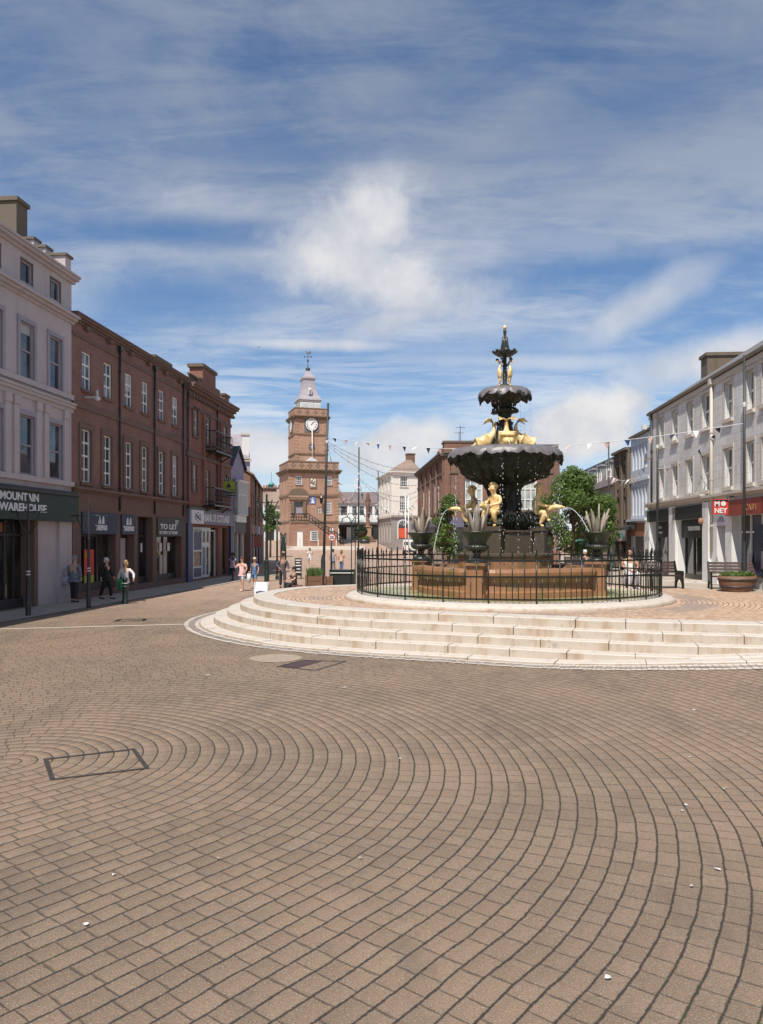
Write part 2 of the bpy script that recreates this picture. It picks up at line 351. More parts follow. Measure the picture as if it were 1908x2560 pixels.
class MB:
    """collects faces in world metres; build() links them as one mesh object"""
    def __init__(s): s.v = []; s.f = []; s.mi = []; s.sm = []; s.cur = 0; s.smooth = False; s.starts = []
    def add(s, vs, fs, smooth=None):
        s.starts.append(len(s.f)); o = len(s.v); s.v.extend(Vector(v) for v in vs); sm = s.smooth if smooth is None else smooth
        for f in fs: s.f.append([o + i for i in f]); s.mi.append(s.cur); s.sm.append(sm)
        return s
    def quad(s, a, b, c, d): return s.add([a, b, c, d], [(0, 1, 2, 3)])
    def hexa(s, p): return s.add(p, [(0, 3, 2, 1), (4, 5, 6, 7), (0, 1, 5, 4), (1, 2, 6, 5), (2, 3, 7, 6), (3, 0, 4, 7)])
    def box(s, c, d, rz=0.0, rot=None):
        m = rot or Matrix.Rotation(rz, 3, 'Z'); c = Vector(c); x, y, z = (k / 2 for k in d)
        return s.hexa([c + m @ Vector(q) for q in ((-x, -y, -z), (x, -y, -z), (x, y, -z), (-x, y, -z), (-x, -y, z), (x, -y, z), (x, y, z), (-x, y, z))])
    def fbox(s, f, u0, u1, n0, n1, z0, z1):
        p = f.pt
        return s.hexa([p(u0, n1, z0), p(u1, n1, z0), p(u1, n0, z0), p(u0, n0, z0), p(u0, n1, z1), p(u1, n1, z1), p(u1, n0, z1), p(u0, n0, z1)])
    def prism(s, poly, z0, z1):
        n = len(poly); vs = [(x, y, z0) for x, y in poly] + [(x, y, z1) for x, y in poly]
        return s.add(vs, [tuple(range(n - 1, -1, -1)), tuple(range(n, 2 * n))] + [(i, (i + 1) % n, n + (i + 1) % n, n + i) for i in range(n)])
    def extrude(s, pts, d):
        n = len(pts); d = Vector(d); vs = [Vector(p) for p in pts] + [Vector(p) + d for p in pts]
        return s.add(vs, [tuple(range(n - 1, -1, -1)), tuple(range(n, 2 * n))] + [(i, (i + 1) % n, n + (i + 1) % n, n + i) for i in range(n)])
    def tube(s, pts, r, n=8, cap=True, flat=1.0):
        pts = [Vector(p) for p in pts]; k = len(pts); rs = r if isinstance(r, (list, tuple)) else [r] * k
        vs = []; ref = None
        for i, p in enumerate(pts):
            t = (pts[min(i + 1, k - 1)] - pts[max(i - 1, 0)]).normalized()
            if ref is None: ref = Vector((0, 0, 1)) if abs(t.z) < 0.9 else Vector((1, 0, 0))
            a = t.cross(ref); a = a.normalized() if a.length > 1e-5 else t.orthogonal().normalized()
            b = a.cross(t).normalized(); ref = b
            for j in range(n):
                an = 2 * math.pi * j / n; vs.append(p + a * math.cos(an) * rs[i] + b * math.sin(an) * rs[i] * flat)
        fs = [(i * n + j, i * n + (j + 1) % n, (i + 1) * n + (j + 1) % n, (i + 1) * n + j) for i in range(k - 1) for j in range(n)]
        if cap: fs += [tuple(range(n - 1, -1, -1)), tuple((k - 1) * n + j for j in range(n))]
        return s.add(vs, fs, True)
    def lathe(s, prof, c=(0, 0, 0), n=32, lobes=0, amp=None, ph=0.0, cap=False, smooth=True, sx=1.0):
        """prof [(r, z)]; lobes wave the radius and height by amp[i]"""
        vs = []; c = Vector(c)
        for i, (r, z) in enumerate(prof):
            for j in range(n):
                an = 2 * math.pi * j / n + ph; w = 0.0
                if lobes: w = amp[i] * (abs(math.cos(an * lobes / 2)) - 0.6)
                vs.append(c + Vector((math.cos(an) * (r + w) * sx, math.sin(an) * (r + w), z - abs(w) * 0.0)))
        k = len(prof)
        fs = [(i * n + j, i * n + (j + 1) % n, (i + 1) * n + (j + 1) % n, (i + 1) * n + j) for i in range(k - 1) for j in range(n)]
        if cap: fs += [tuple(range(n - 1, -1, -1)), tuple((k - 1) * n + j for j in range(n))]
        return s.add(vs, fs, smooth)
    def ball(s, c, r, n=12, rot=None):
        rx, ry, rz = r if isinstance(r, (tuple, list)) else (r, r, r); c = Vector(c); h = max(4, n // 2); vs = []
        for i in range(1, h):
            a = math.pi * i / h
            for j in range(n):
                b = 2 * math.pi * j / n; q = Vector((rx * math.sin(a) * math.cos(b), ry * math.sin(a) * math.sin(b), rz * math.cos(a)))
                vs.append(c + (rot @ q if rot else q))
        t = Vector((0, 0, rz)); vs += [c + (rot @ t if rot else t), c - (rot @ t if rot else t)]
        fs = [(i * n + j, (i + 1) * n + j, (i + 1) * n + (j + 1) % n, i * n + (j + 1) % n) for i in range(h - 2) for j in range(n)]
        a, b = len(vs) - 2, len(vs) - 1
        fs += [(a, j, (j + 1) % n) for j in range(n)] + [(b, (h - 2) * n + (j + 1) % n, (h - 2) * n + j) for j in range(n)]
        return s.add(vs, fs, True)
    def mesh(s, me, mat=None, smooth=True):
        vs = [(mat @ v.co if mat else v.co) for v in me.vertices]
        return s.add(vs, [tuple(p.vertices) for p in me.polygons], smooth)
    def wall(s, f, u0, u1, z0, z1, holes=(), depth=0.2, n=0.0):
        """front face with rectangular holes (ua, ub, za, zb) and their reveals"""
        us = sorted({u0, u1, *[min(max(h[i], u0), u1) for h in holes for i in (0, 1)]}); zs = sorted({z0, z1, *[min(max(h[i], z0), z1) for h in holes for i in (2, 3)]})
        for i in range(len(us) - 1):
            for j in range(len(zs) - 1):
                uc, zc = (us[i] + us[i + 1]) / 2, (zs[j] + zs[j + 1]) / 2
                if any(h[0] < uc < h[1] and h[2] < zc < h[3] for h in holes): continue
                s.quad(f.pt(us[i], n, zs[j]), f.pt(us[i + 1], n, zs[j]), f.pt(us[i + 1], n, zs[j + 1]), f.pt(us[i], n, zs[j + 1]))
        for a, b, c, d in holes:
            q = f.pt; e = n - depth
            s.quad(q(a, n, c), q(a, e, c), q(a, e, d), q(a, n, d)); s.quad(q(b, n, c), q(b, n, d), q(b, e, d), q(b, e, c))
            s.quad(q(a, n, c), q(b, n, c), q(b, e, c), q(a, e, c)); s.quad(q(a, n, d), q(a, e, d), q(b, e, d), q(b, n, d))
        return s
    def each(s, name, mat, parent, uv=True):
        """one object per shape added"""
        cut = sorted(set(s.starts)) + [len(s.f)]; r = None
        for i, j in zip(cut, cut[1:]):
            k = MB(); ids = {}
            for f in s.f[i:j]:
                for q in f: ids.setdefault(q, len(ids))
            k.v = [s.v[q] for q in ids]; k.f = [[ids[q] for q in f] for f in s.f[i:j]]; k.mi = s.mi[i:j]; k.sm = s.sm[i:j]; r = k.build(name, mat, parent, uv)
        return r
    def build(s, name, mat, parent=None, uv=True, fix=False):
        me = bpy.data.meshes.new(name); o = bpy.data.objects.new(name, me); COL.objects.link(o)
        org = ORG.get(parent.name, Vector()) if parent else Vector()
        me.from_pydata([v - org for v in s.v], [], s.f)
        mats = mat if isinstance(mat, (list, tuple)) else [mat]
        for m in mats: me.materials.append(M[m] if isinstance(m, str) else m)
        me.polygons.foreach_set('material_index', s.mi); me.polygons.foreach_set('use_smooth', s.sm)
        if fix:
            bm = bmesh.new(); bm.from_mesh(me); bmesh.ops.recalc_face_normals(bm, faces=bm.faces); bm.to_mesh(me); bm.free()
        if uv:
            l = me.uv_layers.new(name='UVMap'); dat = [0.0] * (2 * len(me.loops))
            for p in me.polygons:
                n = p.normal
                t = Vector((-n.y, n.x, 0))
                flat = abs(n.z) > 0.75
                if not flat: t.normalize(); b = n.cross(t)
                for li in p.loop_indices:
                    c = me.vertices[me.loops[li].vertex_index].co + org
                    dat[2 * li], dat[2 * li + 1] = (c.x, c.y) if flat else (c.dot(t), c.z if abs(n.z) < 0.2 else c.dot(b))
            l.data.foreach_set('uv', dat)
        me.update()
        if parent: o.parent = parent; ORG[o.name] = org
        return o

class Fac:
    """a street front: u runs along it, n out of it, z up"""
    def __init__(s, p0, p1, out):
        s.o = Vector((p0[0], p0[1], 0)); e = Vector((p1[0], p1[1], 0)) - s.o; s.len = e.length; s.u = e.normalized()
        n = Vector((s.u.y, -s.u.x, 0)); s.n = n if n.dot(Vector((out[0], out[1], 0))) > 0 else -n
    def pt(s, u, n, z): return s.o + s.u * u + s.n * n + Vector((0, 0, z))
    def up(s, px):
        """u where the sight line of a photo column meets the front"""
        k = (px - CX) / F; return (k * s.o.y - s.o.x) / (s.u.x - k * s.u.y)
    def zp(s, px, py):
        Y = s.o.y + s.u.y * s.up(px); return CAMZ - (py - HY) / F * Y
    def at(s, u, n=0.0): p = s.pt(u, n, 0); return p.x, p.y

def tag(o, label=None, cat=None, group=None, kind=None):
    if label: o['label'] = label
    if cat: o['category'] = cat
    if group: o['group'] = group
    if kind: o['kind'] = kind
    return o
def thing(name, loc, label, cat, group=None):
    o = bpy.data.objects.new(name, None); COL.objects.link(o); o.location = loc; o.empty_display_size = 0.3
    ORG[o.name] = Vector(loc); return tag(o, label, cat, group)
def dup(root, loc, rz=0.0, label=None, scale=None):
    c = root.copy(); COL.objects.link(c); c.location = loc; c.rotation_euler = (0, 0, rz)
    if scale: c.scale = scale
    if label: c['label'] = label
    def rec(src, dst):
        for ch in list(src.children):
            k = ch.copy(); COL.objects.link(k); k.parent = dst; rec(ch, k)
    rec(root, c); return c

def text_mesh(txt, size, depth=0.01, align='LEFT', space=1.0, line=1.0, bold=0.0):
    cu = bpy.data.curves.new('t', 'FONT'); cu.body = txt; cu.size = size; cu.extrude = depth; cu.align_x = align
    cu.space_character = space; cu.space_line = line; cu.offset = bold; cu.resolution_u = 3
    o = bpy.data.objects.new('t', cu); COL.objects.link(o)
    me = bpy.data.meshes.new_from_object(o.evaluated_get(bpy.context.evaluated_depsgraph_get()))
    bpy.data.objects.remove(o); bpy.data.curves.remove(cu); return me
def lettering(f, txt, u, z, size, mat, parent, n=0.03, flip=False, wide=1.0, name='lettering', fit=None, **kw):
    """text on a front, left end at u (reading direction follows the viewer)"""
    me = text_mesh(txt, size, **kw); d = -1.0 if flip else 1.0
    if fit: xs = [v.co.x for v in me.vertices]; wide = fit / (max(xs) - min(xs))
    m = Matrix((( f.u.x * d * wide, 0, f.n.x, 0), (f.u.y * d * wide, 0, f.n.y, 0), (0, 1, 0, 0), (0, 0, 0, 1)))
    m.translation = f.pt(u, n, z)
    return MB().mesh(me, m, False).build(name, mat, parent, uv=False)

def skin(nodes, edges, sub=2, root=None):
    """nodes {key: ((x,y,z), r or (rx, ry))}; a smooth tapered body round the edges"""
    ks = list(nodes); me = bpy.data.meshes.new('s'); me.from_pydata([nodes[k][0] for k in ks], [(ks.index(a), ks.index(b)) for a, b in edges], [])
    o = bpy.data.objects.new('s', me); COL.objects.link(o)
    md = o.modifiers.new('k', 'SKIN'); md.use_smooth_shade = True; md.branch_smoothing = 0.6
    for i, k in enumerate(ks):
        r = nodes[k][1]; r = r if isinstance(r, tuple) else (r, r)
        me.skin_vertices[0].data[i].radius = r; me.skin_vertices[0].data[i].use_root = (k == (root or ks[0]))
    if sub: o.modifiers.new('d', 'SUBSURF').levels = sub
    bpy.context.view_layer.update()
    r = bpy.data.meshes.new_from_object(o.evaluated_get(bpy.context.evaluated_depsgraph_get()))
    bpy.data.objects.remove(o); bpy.data.meshes.remove(me); return r

WR = random.Random(17)
def window(f, par, u0, u1, z0, z1, cols, rows, frame='white_paint', glass='glass', n=-0.13, bar=0.035, edge=0.06, sill=None, surround=None, sw=0.14, sp=0.03, heavy=(), nm='window', top=True):
    w = MB()
    for a, b, c, d in ((u0, u0 + edge, z0, z1), (u1 - edge, u1, z0, z1), (u0 + edge, u1 - edge, z0, z0 + edge), (u0 + edge, u1 - edge, z1 - edge, z1)): w.fbox(f, a, b, n - 0.04, n + 0.03, c, d)
    for i in range(1, cols):
        u = u0 + (u1 - u0) * i / cols; w.fbox(f, u - bar / 2, u + bar / 2, n - 0.03, n + 0.015, z0 + edge, z1 - edge)
    for j in range(1, rows):
        z = z0 + (z1 - z0) * j / rows; k = bar * (1.7 if j in heavy else 0.9)
        us = [u0 + edge] + [u0 + (u1 - u0) * i / cols for i in range(1, cols)] + [u1 - edge]
        for i in range(len(us) - 1):
            w.fbox(f, us[i] + (bar / 2 if i else 0), us[i + 1] - (bar / 2 if i < len(us) - 2 else 0), n - 0.03, n + 0.02, z - k / 2, z + k / 2)
    o = w.build(nm, frame, par)
    MB().quad(f.pt(u0, n - 0.02, z0), f.pt(u1, n - 0.02, z0), f.pt(u1, n - 0.02, z1), f.pt(u0, n - 0.02, z1)).build('pane', glass, o)
    q = WR.random()
    if q < .45 and glass in ('glass', 'curtain_glass') and z1 - z0 > .9:
        d = WR.uniform(.15, .6) * (z1 - z0); k = n - .017
        if q < .25: MB().quad(f.pt(u0 + edge, k, z1 - edge - d), f.pt(u1 - edge, k, z1 - edge - d), f.pt(u1 - edge, k, z1 - edge), f.pt(u0 + edge, k, z1 - edge)).build('blind', 'blind_cloth', o)
        else: w_ = (u1 - u0) * WR.uniform(.15, .32); MB().quad(f.pt(u0 + edge, k, z0 + edge), f.pt(u0 + w_, k, z0 + edge), f.pt(u0 + w_ * .8, k, z1 - edge), f.pt(u0 + edge, k, z1 - edge)).build('curtain', 'blind_cloth', o)
    if surround:
        q = MB()
        q.fbox(f, u0 - sw, u0, -0.02, sp, z0, z1); q.fbox(f, u1, u1 + sw, -0.02, sp, z0, z1)
        if top: q.fbox(f, u0 - sw, u1 + sw, -0.02, sp + 0.01, z1, z1 + sw)
        q.build('surround', surround, o)
    if sill: MB().fbox(f, u0 - 0.12, u1 + 0.12, -0.12, 0.09, z0 - 0.13, z0).build('sill', sill, o)
    return o

def mass(mb, f, u0, u1, z0, z1, depth, top=True):
    """side, back and top faces behind a front"""
    q = f.pt; d = -depth
    mb.quad(q(u0, 0, z0), q(u0, 0, z1), q(u0, d, z1), q(u0, d, z0)); mb.quad(q(u1, 0, z0), q(u1, d, z0), q(u1, d, z1), q(u1, 0, z1))
    mb.quad(q(u0, d, z0), q(u0, d, z1), q(u1, d, z1), q(u1, d, z0))
    if top: mb.quad(q(u0, 0, z1), q(u1, 0, z1), q(u1, d, z1), q(u0, d, z1))
    return mb
def gable_roof(mb, f, u0, u1, z0, depth, rise, over=0.15, th=0.12):
    """ridge runs along u"""
    q = f.pt; m = -depth / 2; zo = z0 - over * rise / (depth / 2)
    mb.hexa([q(u0, over, zo), q(u1, over, zo), q(u1, m, z0 + rise), q(u0, m, z0 + rise), q(u0, over, zo + th), q(u1, over, zo + th), q(u1, m, z0 + rise + th), q(u0, m, z0 + rise + th)])
    mb.hexa([q(u0, m, z0 + rise), q(u1, m, z0 + rise), q(u1, -depth - over, zo), q(u0, -depth - over, zo), q(u0, m, z0 + rise + th), q(u1, m, z0 + rise + th), q(u1, -depth - over, zo + th), q(u0, -depth - over, zo + th)])
    return mb
def gable_ends(mb, f, us, z0, depth, rise):
    for u in us: mb.add([f.pt(u, 0, z0), f.pt(u, -depth, z0), f.pt(u, -depth / 2, z0 + rise)], [(0, 1, 2)])
    return mb
def chimney(f, par, u0, u1, n0, n1, z0, z1, mat, cap='dark_stone', pots=0, potmat='terracotta'):
    c = MB(); c.fbox(f, u0, u1, n0, n1, z0, z1); o = c.build('chimney', mat, par)
    MB().fbox(f, u0 - 0.08, u1 + 0.08, n0 - 0.08, n1 + 0.08, z1, z1 + 0.16).build('chimney_cap', cap, o)
    if pots:
        b = MB()
        for i in range(pots):
            t = (i + 0.5) / pots; b.lathe([(0.11, 0), (0.09, 0.35), (0.12, 0.36), (0.12, 0.42), (0.07, 0.42)], f.pt((u0 + u1) / 2 if abs(n1 - n0) > abs(u1 - u0) else u0 + (u1 - u0) * t, n0 + (n1 - n0) * t if abs(n1 - n0) > abs(u1 - u0) else (n0 + n1) / 2, z1 + 0.16), 8)
        b.each('chimney_pot', potmat, o)
    return o

# ------------------------------------------------------------------ palette
mk('white_paint', mat_plain, (0.74, 0.74, 0.72), 0.45, 0.04)
mk('dark_paint', mat_plain, (0.035, 0.036, 0.038), 0.45, 0.15)
mk('iron_paint', mat_plain, (0.009, 0.012, 0.011), 0.32, 0.15, 12)
mk('green_iron', mat_plain, (0.016, 0.034, 0.026), 0.38, 0.2, 12)
mk('steel', mat_plain, (0.42, 0.43, 0.44), 0.4, 0.06, 6, 0.6)
mk('lamp_glass', mat_plain, (0.62, 0.63, 0.62), 0.25, 0.03)
mk('pale_render', mat_render, (0.49, 0.425, 0.425), (0.26, 0.21, 0.18), 0.4)
mk('lilac_surround', mat_render, (0.34, 0.31, 0.36), (0.2, 0.17, 0.16), 0.35)
mk('dark_stone', mat_render, (0.15, 0.115, 0.085), (0.05, 0.055, 0.035), 0.5)
mk('brown_brick', mat_wall, (0.30, 0.152, 0.118), (0.22, 0.112, 0.09), (0.17, 0.12, 0.10), 0.225, 0.075, 0.01, 0.9, (0.07, 0.05, 0.045), 0.4)
mk('red_sandstone', mat_wall, (0.28, 0.13, 0.095), (0.235, 0.11, 0.08), (0.13, 0.07, 0.055), 0.75, 0.32, 0.008, 0.9, (0.075, 0.055, 0.045), 0.45)
mk('brown_trim', mat_render, (0.175, 0.105, 0.08), (0.04, 0.045, 0.03), 0.5)
mk('tower_stone', mat_wall, (0.43, 0.262, 0.185), (0.37, 0.225, 0.16), (0.29, 0.185, 0.135), 0.9, 0.36, 0.008, 0.9, (0.22, 0.12, 0.08), 0.4)
mk('tower_quoin', mat_wall, (0.44, 0.27, 0.19), (0.37, 0.22, 0.16), (0.2, 0.12, 0.08), 1.2, 0.42, 0.02, 0.9, (0.17, 0.11, 0.07), 0.35)
mk('tower_trim', mat_render, (0.20, 0.135, 0.085), (0.09, 0.085, 0.045), 0.6)
mk('lead', mat_wall, (0.36, 0.33, 0.36), (0.34, 0.32, 0.35), (0.24, 0.22, 0.25), 0.75, 1.1, 0.02, 0.55, (0.25, 0.22, 0.24), 0.3)
mk('old_sandstone', mat_wall, (0.25, 0.135, 0.098), (0.205, 0.115, 0.085), (0.15, 0.09, 0.07), 0.7, 0.3, 0.01, 0.95, (0.10, 0.075, 0.055), 0.55)
mk('rubble', mat_wall, (0.40, 0.22, 0.15), (0.27, 0.15, 0.11), (0.17, 0.10, 0.075), 0.5, 0.26, 0.03, 0.9, (0.15, 0.09, 0.06), 0.5)
mk('blind_cloth', mat_plain, (0.42, 0.41, 0.40), 0.8, 0.1)
mk('grey_stone', mat_wall, (0.70, 0.685, 0.68), (0.65, 0.635, 0.63), (0.40, 0.375, 0.36), 0.75, 0.3, 0.012, 0.85, (0.27, 0.235, 0.21), 0.4)
mk('grey_ashlar', mat_wall, (0.33, 0.29, 0.265), (0.30, 0.265, 0.24), (0.19, 0.16, 0.145), 1.0, 0.42, 0.02, 0.85, (0.2, 0.17, 0.15), 0.4)
mk('buff_stone', mat_render, (0.57, 0.51, 0.445), (0.3, 0.25, 0.2), 0.4)
mk('cream_render', mat_render, (0.78, 0.73, 0.66), (0.45, 0.4, 0.34), 0.25)
mk('white_render', mat_render, (0.74, 0.73, 0.71), (0.5, 0.48, 0.45), 0.2)
mk('blue_white_render', mat_render, (0.58, 0.62, 0.70), (0.4, 0.42, 0.46), 0.3)
mk('lilac_render', mat_render, (0.34, 0.31, 0.40), (0.2, 0.18, 0.22), 0.3)
mk('grey_slate', mat_slate, (0.20, 0.185, 0.19))
mk('purple_slate', mat_slate, (0.22, 0.17, 0.175))
mk('light_slate', mat_slate, (0.36, 0.32, 0.35))
mk('rust_roof', mat_slate, (0.35, 0.25, 0.2))
mk('terracotta', mat_plain, (0.35, 0.17, 0.10), 0.8, 0.15)
mk('glass', mat_glass)
mk('curtain_glass', mat_glass, (0.05, 0.055, 0.065), 0.06, (0.26, 0.25, 0.27))
mk('shop_glass', mat_glass, (0.012, 0.013, 0.014), 0.06, (0.055, 0.045, 0.04))
mk('pale_glass', mat_glass, (0.32, 0.36, 0.36), 0.1, (0.5, 0.52, 0.5))
mk('bottle_green', mat_plain, (0.010, 0.033, 0.024), 0.5, 0.1)
mk('navy', mat_plain, (0.020, 0.034, 0.075), 0.5, 0.1)
mk('bank_blue', mat_plain, (0.025, 0.05, 0.14), 0.45, 0.1)
mk('fascia_grey', mat_plain, (0.14, 0.135, 0.20), 0.5, 0.08)
mk('sign_white', mat_plain, (0.70, 0.70, 0.70), 0.5, 0.03)
mk('sign_yellow', mat_plain, (0.40, 0.42, 0.05), 0.5, 0.05)
mk('sign_red', mat_plain, (0.62, 0.045, 0.035), 0.5, 0.05)
mk('fascia_red', mat_plain, (0.27, 0.05, 0.03), 0.5, 0.1)
mk('sign_black', mat_plain, (0.015, 0.018, 0.018), 0.5, 0.1)
mk('brown_board', mat_plain, (0.32, 0.12, 0.07), 0.6, 0.15)
mk('teal', mat_plain, (0.08, 0.33, 0.30), 0.5, 0.1)
mk('orange_poster', mat_plain, (0.70, 0.10, 0.04), 0.5, 0.05)
mk('clock_white', mat_plain, (0.78, 0.77, 0.74), 0.5, 0.03)
mk('bark', mat_plain, (0.10, 0.075, 0.055), 0.9, 0.3, 14, 0, 0.5)
mk('bench_wood', mat_plain, (0.055, 0.026, 0.022), 0.5, 0.25, 9)
mk('barrel_wood', mat_plain, (0.17, 0.09, 0.055), 0.7, 0.3, 8)
mk('agave_leaf', mat_plain, (0.34, 0.29, 0.235), 0.6, 0.22, 7)
mk('urn_iron', mat_plain, (0.030, 0.034, 0.026), 0.35, 0.4, 10, 0, 0.4)
mk('pedestal_stone', mat_render, (0.075, 0.056, 0.038), (0.03, 0.032, 0.02), 0.6, 0.5)
mk('pavement_stone', mat_wall, (0.43, 0.365, 0.30), (0.39, 0.33, 0.275), (0.25, 0.2, 0.16), 0.6, 0.45, 0.008, 0.85, (0.28, 0.22, 0.17), 0.3)
mk('bunting_dark', mat_plain, (0.02, 0.025, 0.05), 0.7, 0.1)
mk('bunting_blue', mat_plain, (0.08, 0.16, 0.42), 0.7, 0.1)
mk('bunting_pink', mat_plain, (0.62, 0.43, 0.38), 0.7, 0.1)
mk('foliage', mat_leaf, (0.055, 0.105, 0.022), (0.165, 0.240, 0.060))
mk('dark_foliage', mat_leaf, (0.014, 0.036, 0.012), (0.032, 0.065, 0.020))
mk('grass_blade', mat_leaf, (0.07, 0.14, 0.03), (0.18, 0.24, 0.07))
mk('far_stucco', mat_render, (0.50, 0.43, 0.45), (0.35, 0.3, 0.3), 0.3)
M['setts'] = mat_setts(); M['ring_setts'] = mat_ring_setts(); M['step_stone'] = mat_step_stone(); M['gold'] = mat_gold()
M['wet_iron'] = mat_wet_iron(); M['basin_stone'] = mat_basin(); M['jet'] = mat_jet()
mk('pool_water', mat_water, (0.07, 0.10, 0.035)); mk('shallow_water', mat_water, (0.21, 0.24, 0.12), 0.12)

# ------------------------------------------------------------------ ground, pavements, steps
def ss(a, b, x): t = min(1, max(0, (x - a) / (b - a))); return t * t * (3 - 2 * t)
FARP = [(-99, 0), (75, 0), (95, 0.35), (104, 0.6), (113, 1.35), (130, 2.4), (220, 2.7), (1200, 3.0)]
def ground_z(x, y):
    a = 0.78 * ss(2, 13, x) * ss(9, 16.5, y); b = 0.0
    for (y0, z0), (y1, z1) in zip(FARP, FARP[1:]):
        if y0 <= y <= y1: b = z0 + (z1 - z0) * (y - y0) / (y1 - y0)
    return max(a, b)
FC = Vector((3.7, 22.8, 0.78))                      # fountain centre on the platform
PLZ = 0.78
def ground():
    xs = [-400, -200, -120, -80, -60, -40, -30, -25] + [-22 + 0.5 * i for i in range(89)] + [25, 30, 40, 60, 90, 140, 220, 400]
    ys = [-60, -30, -15, -8] + [-5 + 0.5 * i for i in range(85)] + [38 + 2 * i for i in range(20)] + [80 + 3 * i for i in range(20)] + [145, 160, 190, 240, 320, 480, 800, 1300]
    nx = len(xs); vs = [(x, y, ground_z(x, y)) for y in ys for x in xs]
    b = MB(); b.add(vs, [(j * nx + i, j * nx + i + 1, (j + 1) * nx + i + 1, (j + 1) * nx + i) for j in range(len(ys) - 1) for i in range(nx - 1)], True)
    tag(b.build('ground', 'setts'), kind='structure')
ground()
def strip(name, mat, poly, dz, thick=0.0, res=1.0):
    """paving sheet laid dz over the ground between two edge lines (lists of the same length)"""
    a, c = poly; b = MB(); n = len(a)
    vs = [(x, y, ground_z(x, y) + dz) for x, y in a] + [(x, y, ground_z(x, y) + dz) for x, y in c]
    b.add(vs, [(i, i + 1, n + i + 1, n + i) for i in range(n - 1)])
    return tag(b.build(name, mat, fix=True), kind='structure')
def lerp2(p, q, n): return [(p[0] + (q[0] - p[0]) * i / (n - 1), p[1] + (q[1] - p[1]) * i / (n - 1)) for i in range(n)]
LF = Fac((-13.873, 17.94), (-10.2, 54.67), (1, 0))   # the left street front, u = 0 near the camera
pv_in = [LF.at(u, 0.02) for u in range(-12, 37, 2)]; pv_out = [LF.at(u, 1.55 + 0.035 * (u + 4)) for u in range(-12, 37, 2)]
strip('pavement', 'pavement_stone', (pv_in, pv_out), 0.012)
strip('pavement_edge', 'grey_ashlar', (pv_out, [LF.at(u, 1.70 + 0.035 * (u + 4)) for u in range(-12, 37, 2)]), 0.016)
strip('paving_band', 'buff_stone', (lerp2((-11.2, 20.9), (-5.75, 22.25), 12), lerp2((-11.2, 21.05), (-5.75, 22.4), 12)), 0.006)

def smooth_closed(pts, sub=10):
    n = len(pts); out = []
    for i in range(n):
        p0, p1, p2, p3 = (Vector(pts[(i + k - 1) % n]) for k in range(4))
        for j in range(sub):
            t = j / sub
            out.append(0.5 * ((2 * p1) + (p2 - p0) * t + (2 * p0 - 5 * p1 + 4 * p2 - p3) * t * t + (3 * p1 - p0 - 3 * p2 + p3) * t ** 3))
    for _ in range(6): out = [(out[i - 1] + out[i] * 2 + out[(i + 1) % len(out)]) / 4 for i in range(len(out))]
    return out
OUT = smooth_closed([(13.5, 15.0), (10.5, 15.0), (7.7, 15.3), (5.6, 15.8), (4.16, 16.3), (2.9, 16.9), (1.6, 17.45), (0.2, 18.0), (-1.1, 18.7), (-2.2, 19.7), (-3.2, 21.1), (-3.85, 22.8),
                     (-3.95, 24.6), (-3.5, 26.4), (-2.7, 27.8), (-1.2, 28.9), (1, 29.4), (5, 29.6), (9, 29.6), (13.5, 29.5), (14.5, 22)])
def offs(d):
    n = len(OUT); r = []
    for i in range(n):
        t = (OUT[(i + 1) % n] - OUT[i - 1]).normalized(); r.append(OUT[i] + Vector((-t.y, t.x)) * d)
    if d > 0:
        for _ in range(3): r = [(r[i - 1] + r[i] * 2 + r[(i + 1) % n]) / 4 for i in range(n)]
    return r
_area = sum(OUT[i - 1].x * OUT[i].y - OUT[i].x * OUT[i - 1].y for i in range(len(OUT)))
SGN = -1.0 if _area > 0 else 1.0
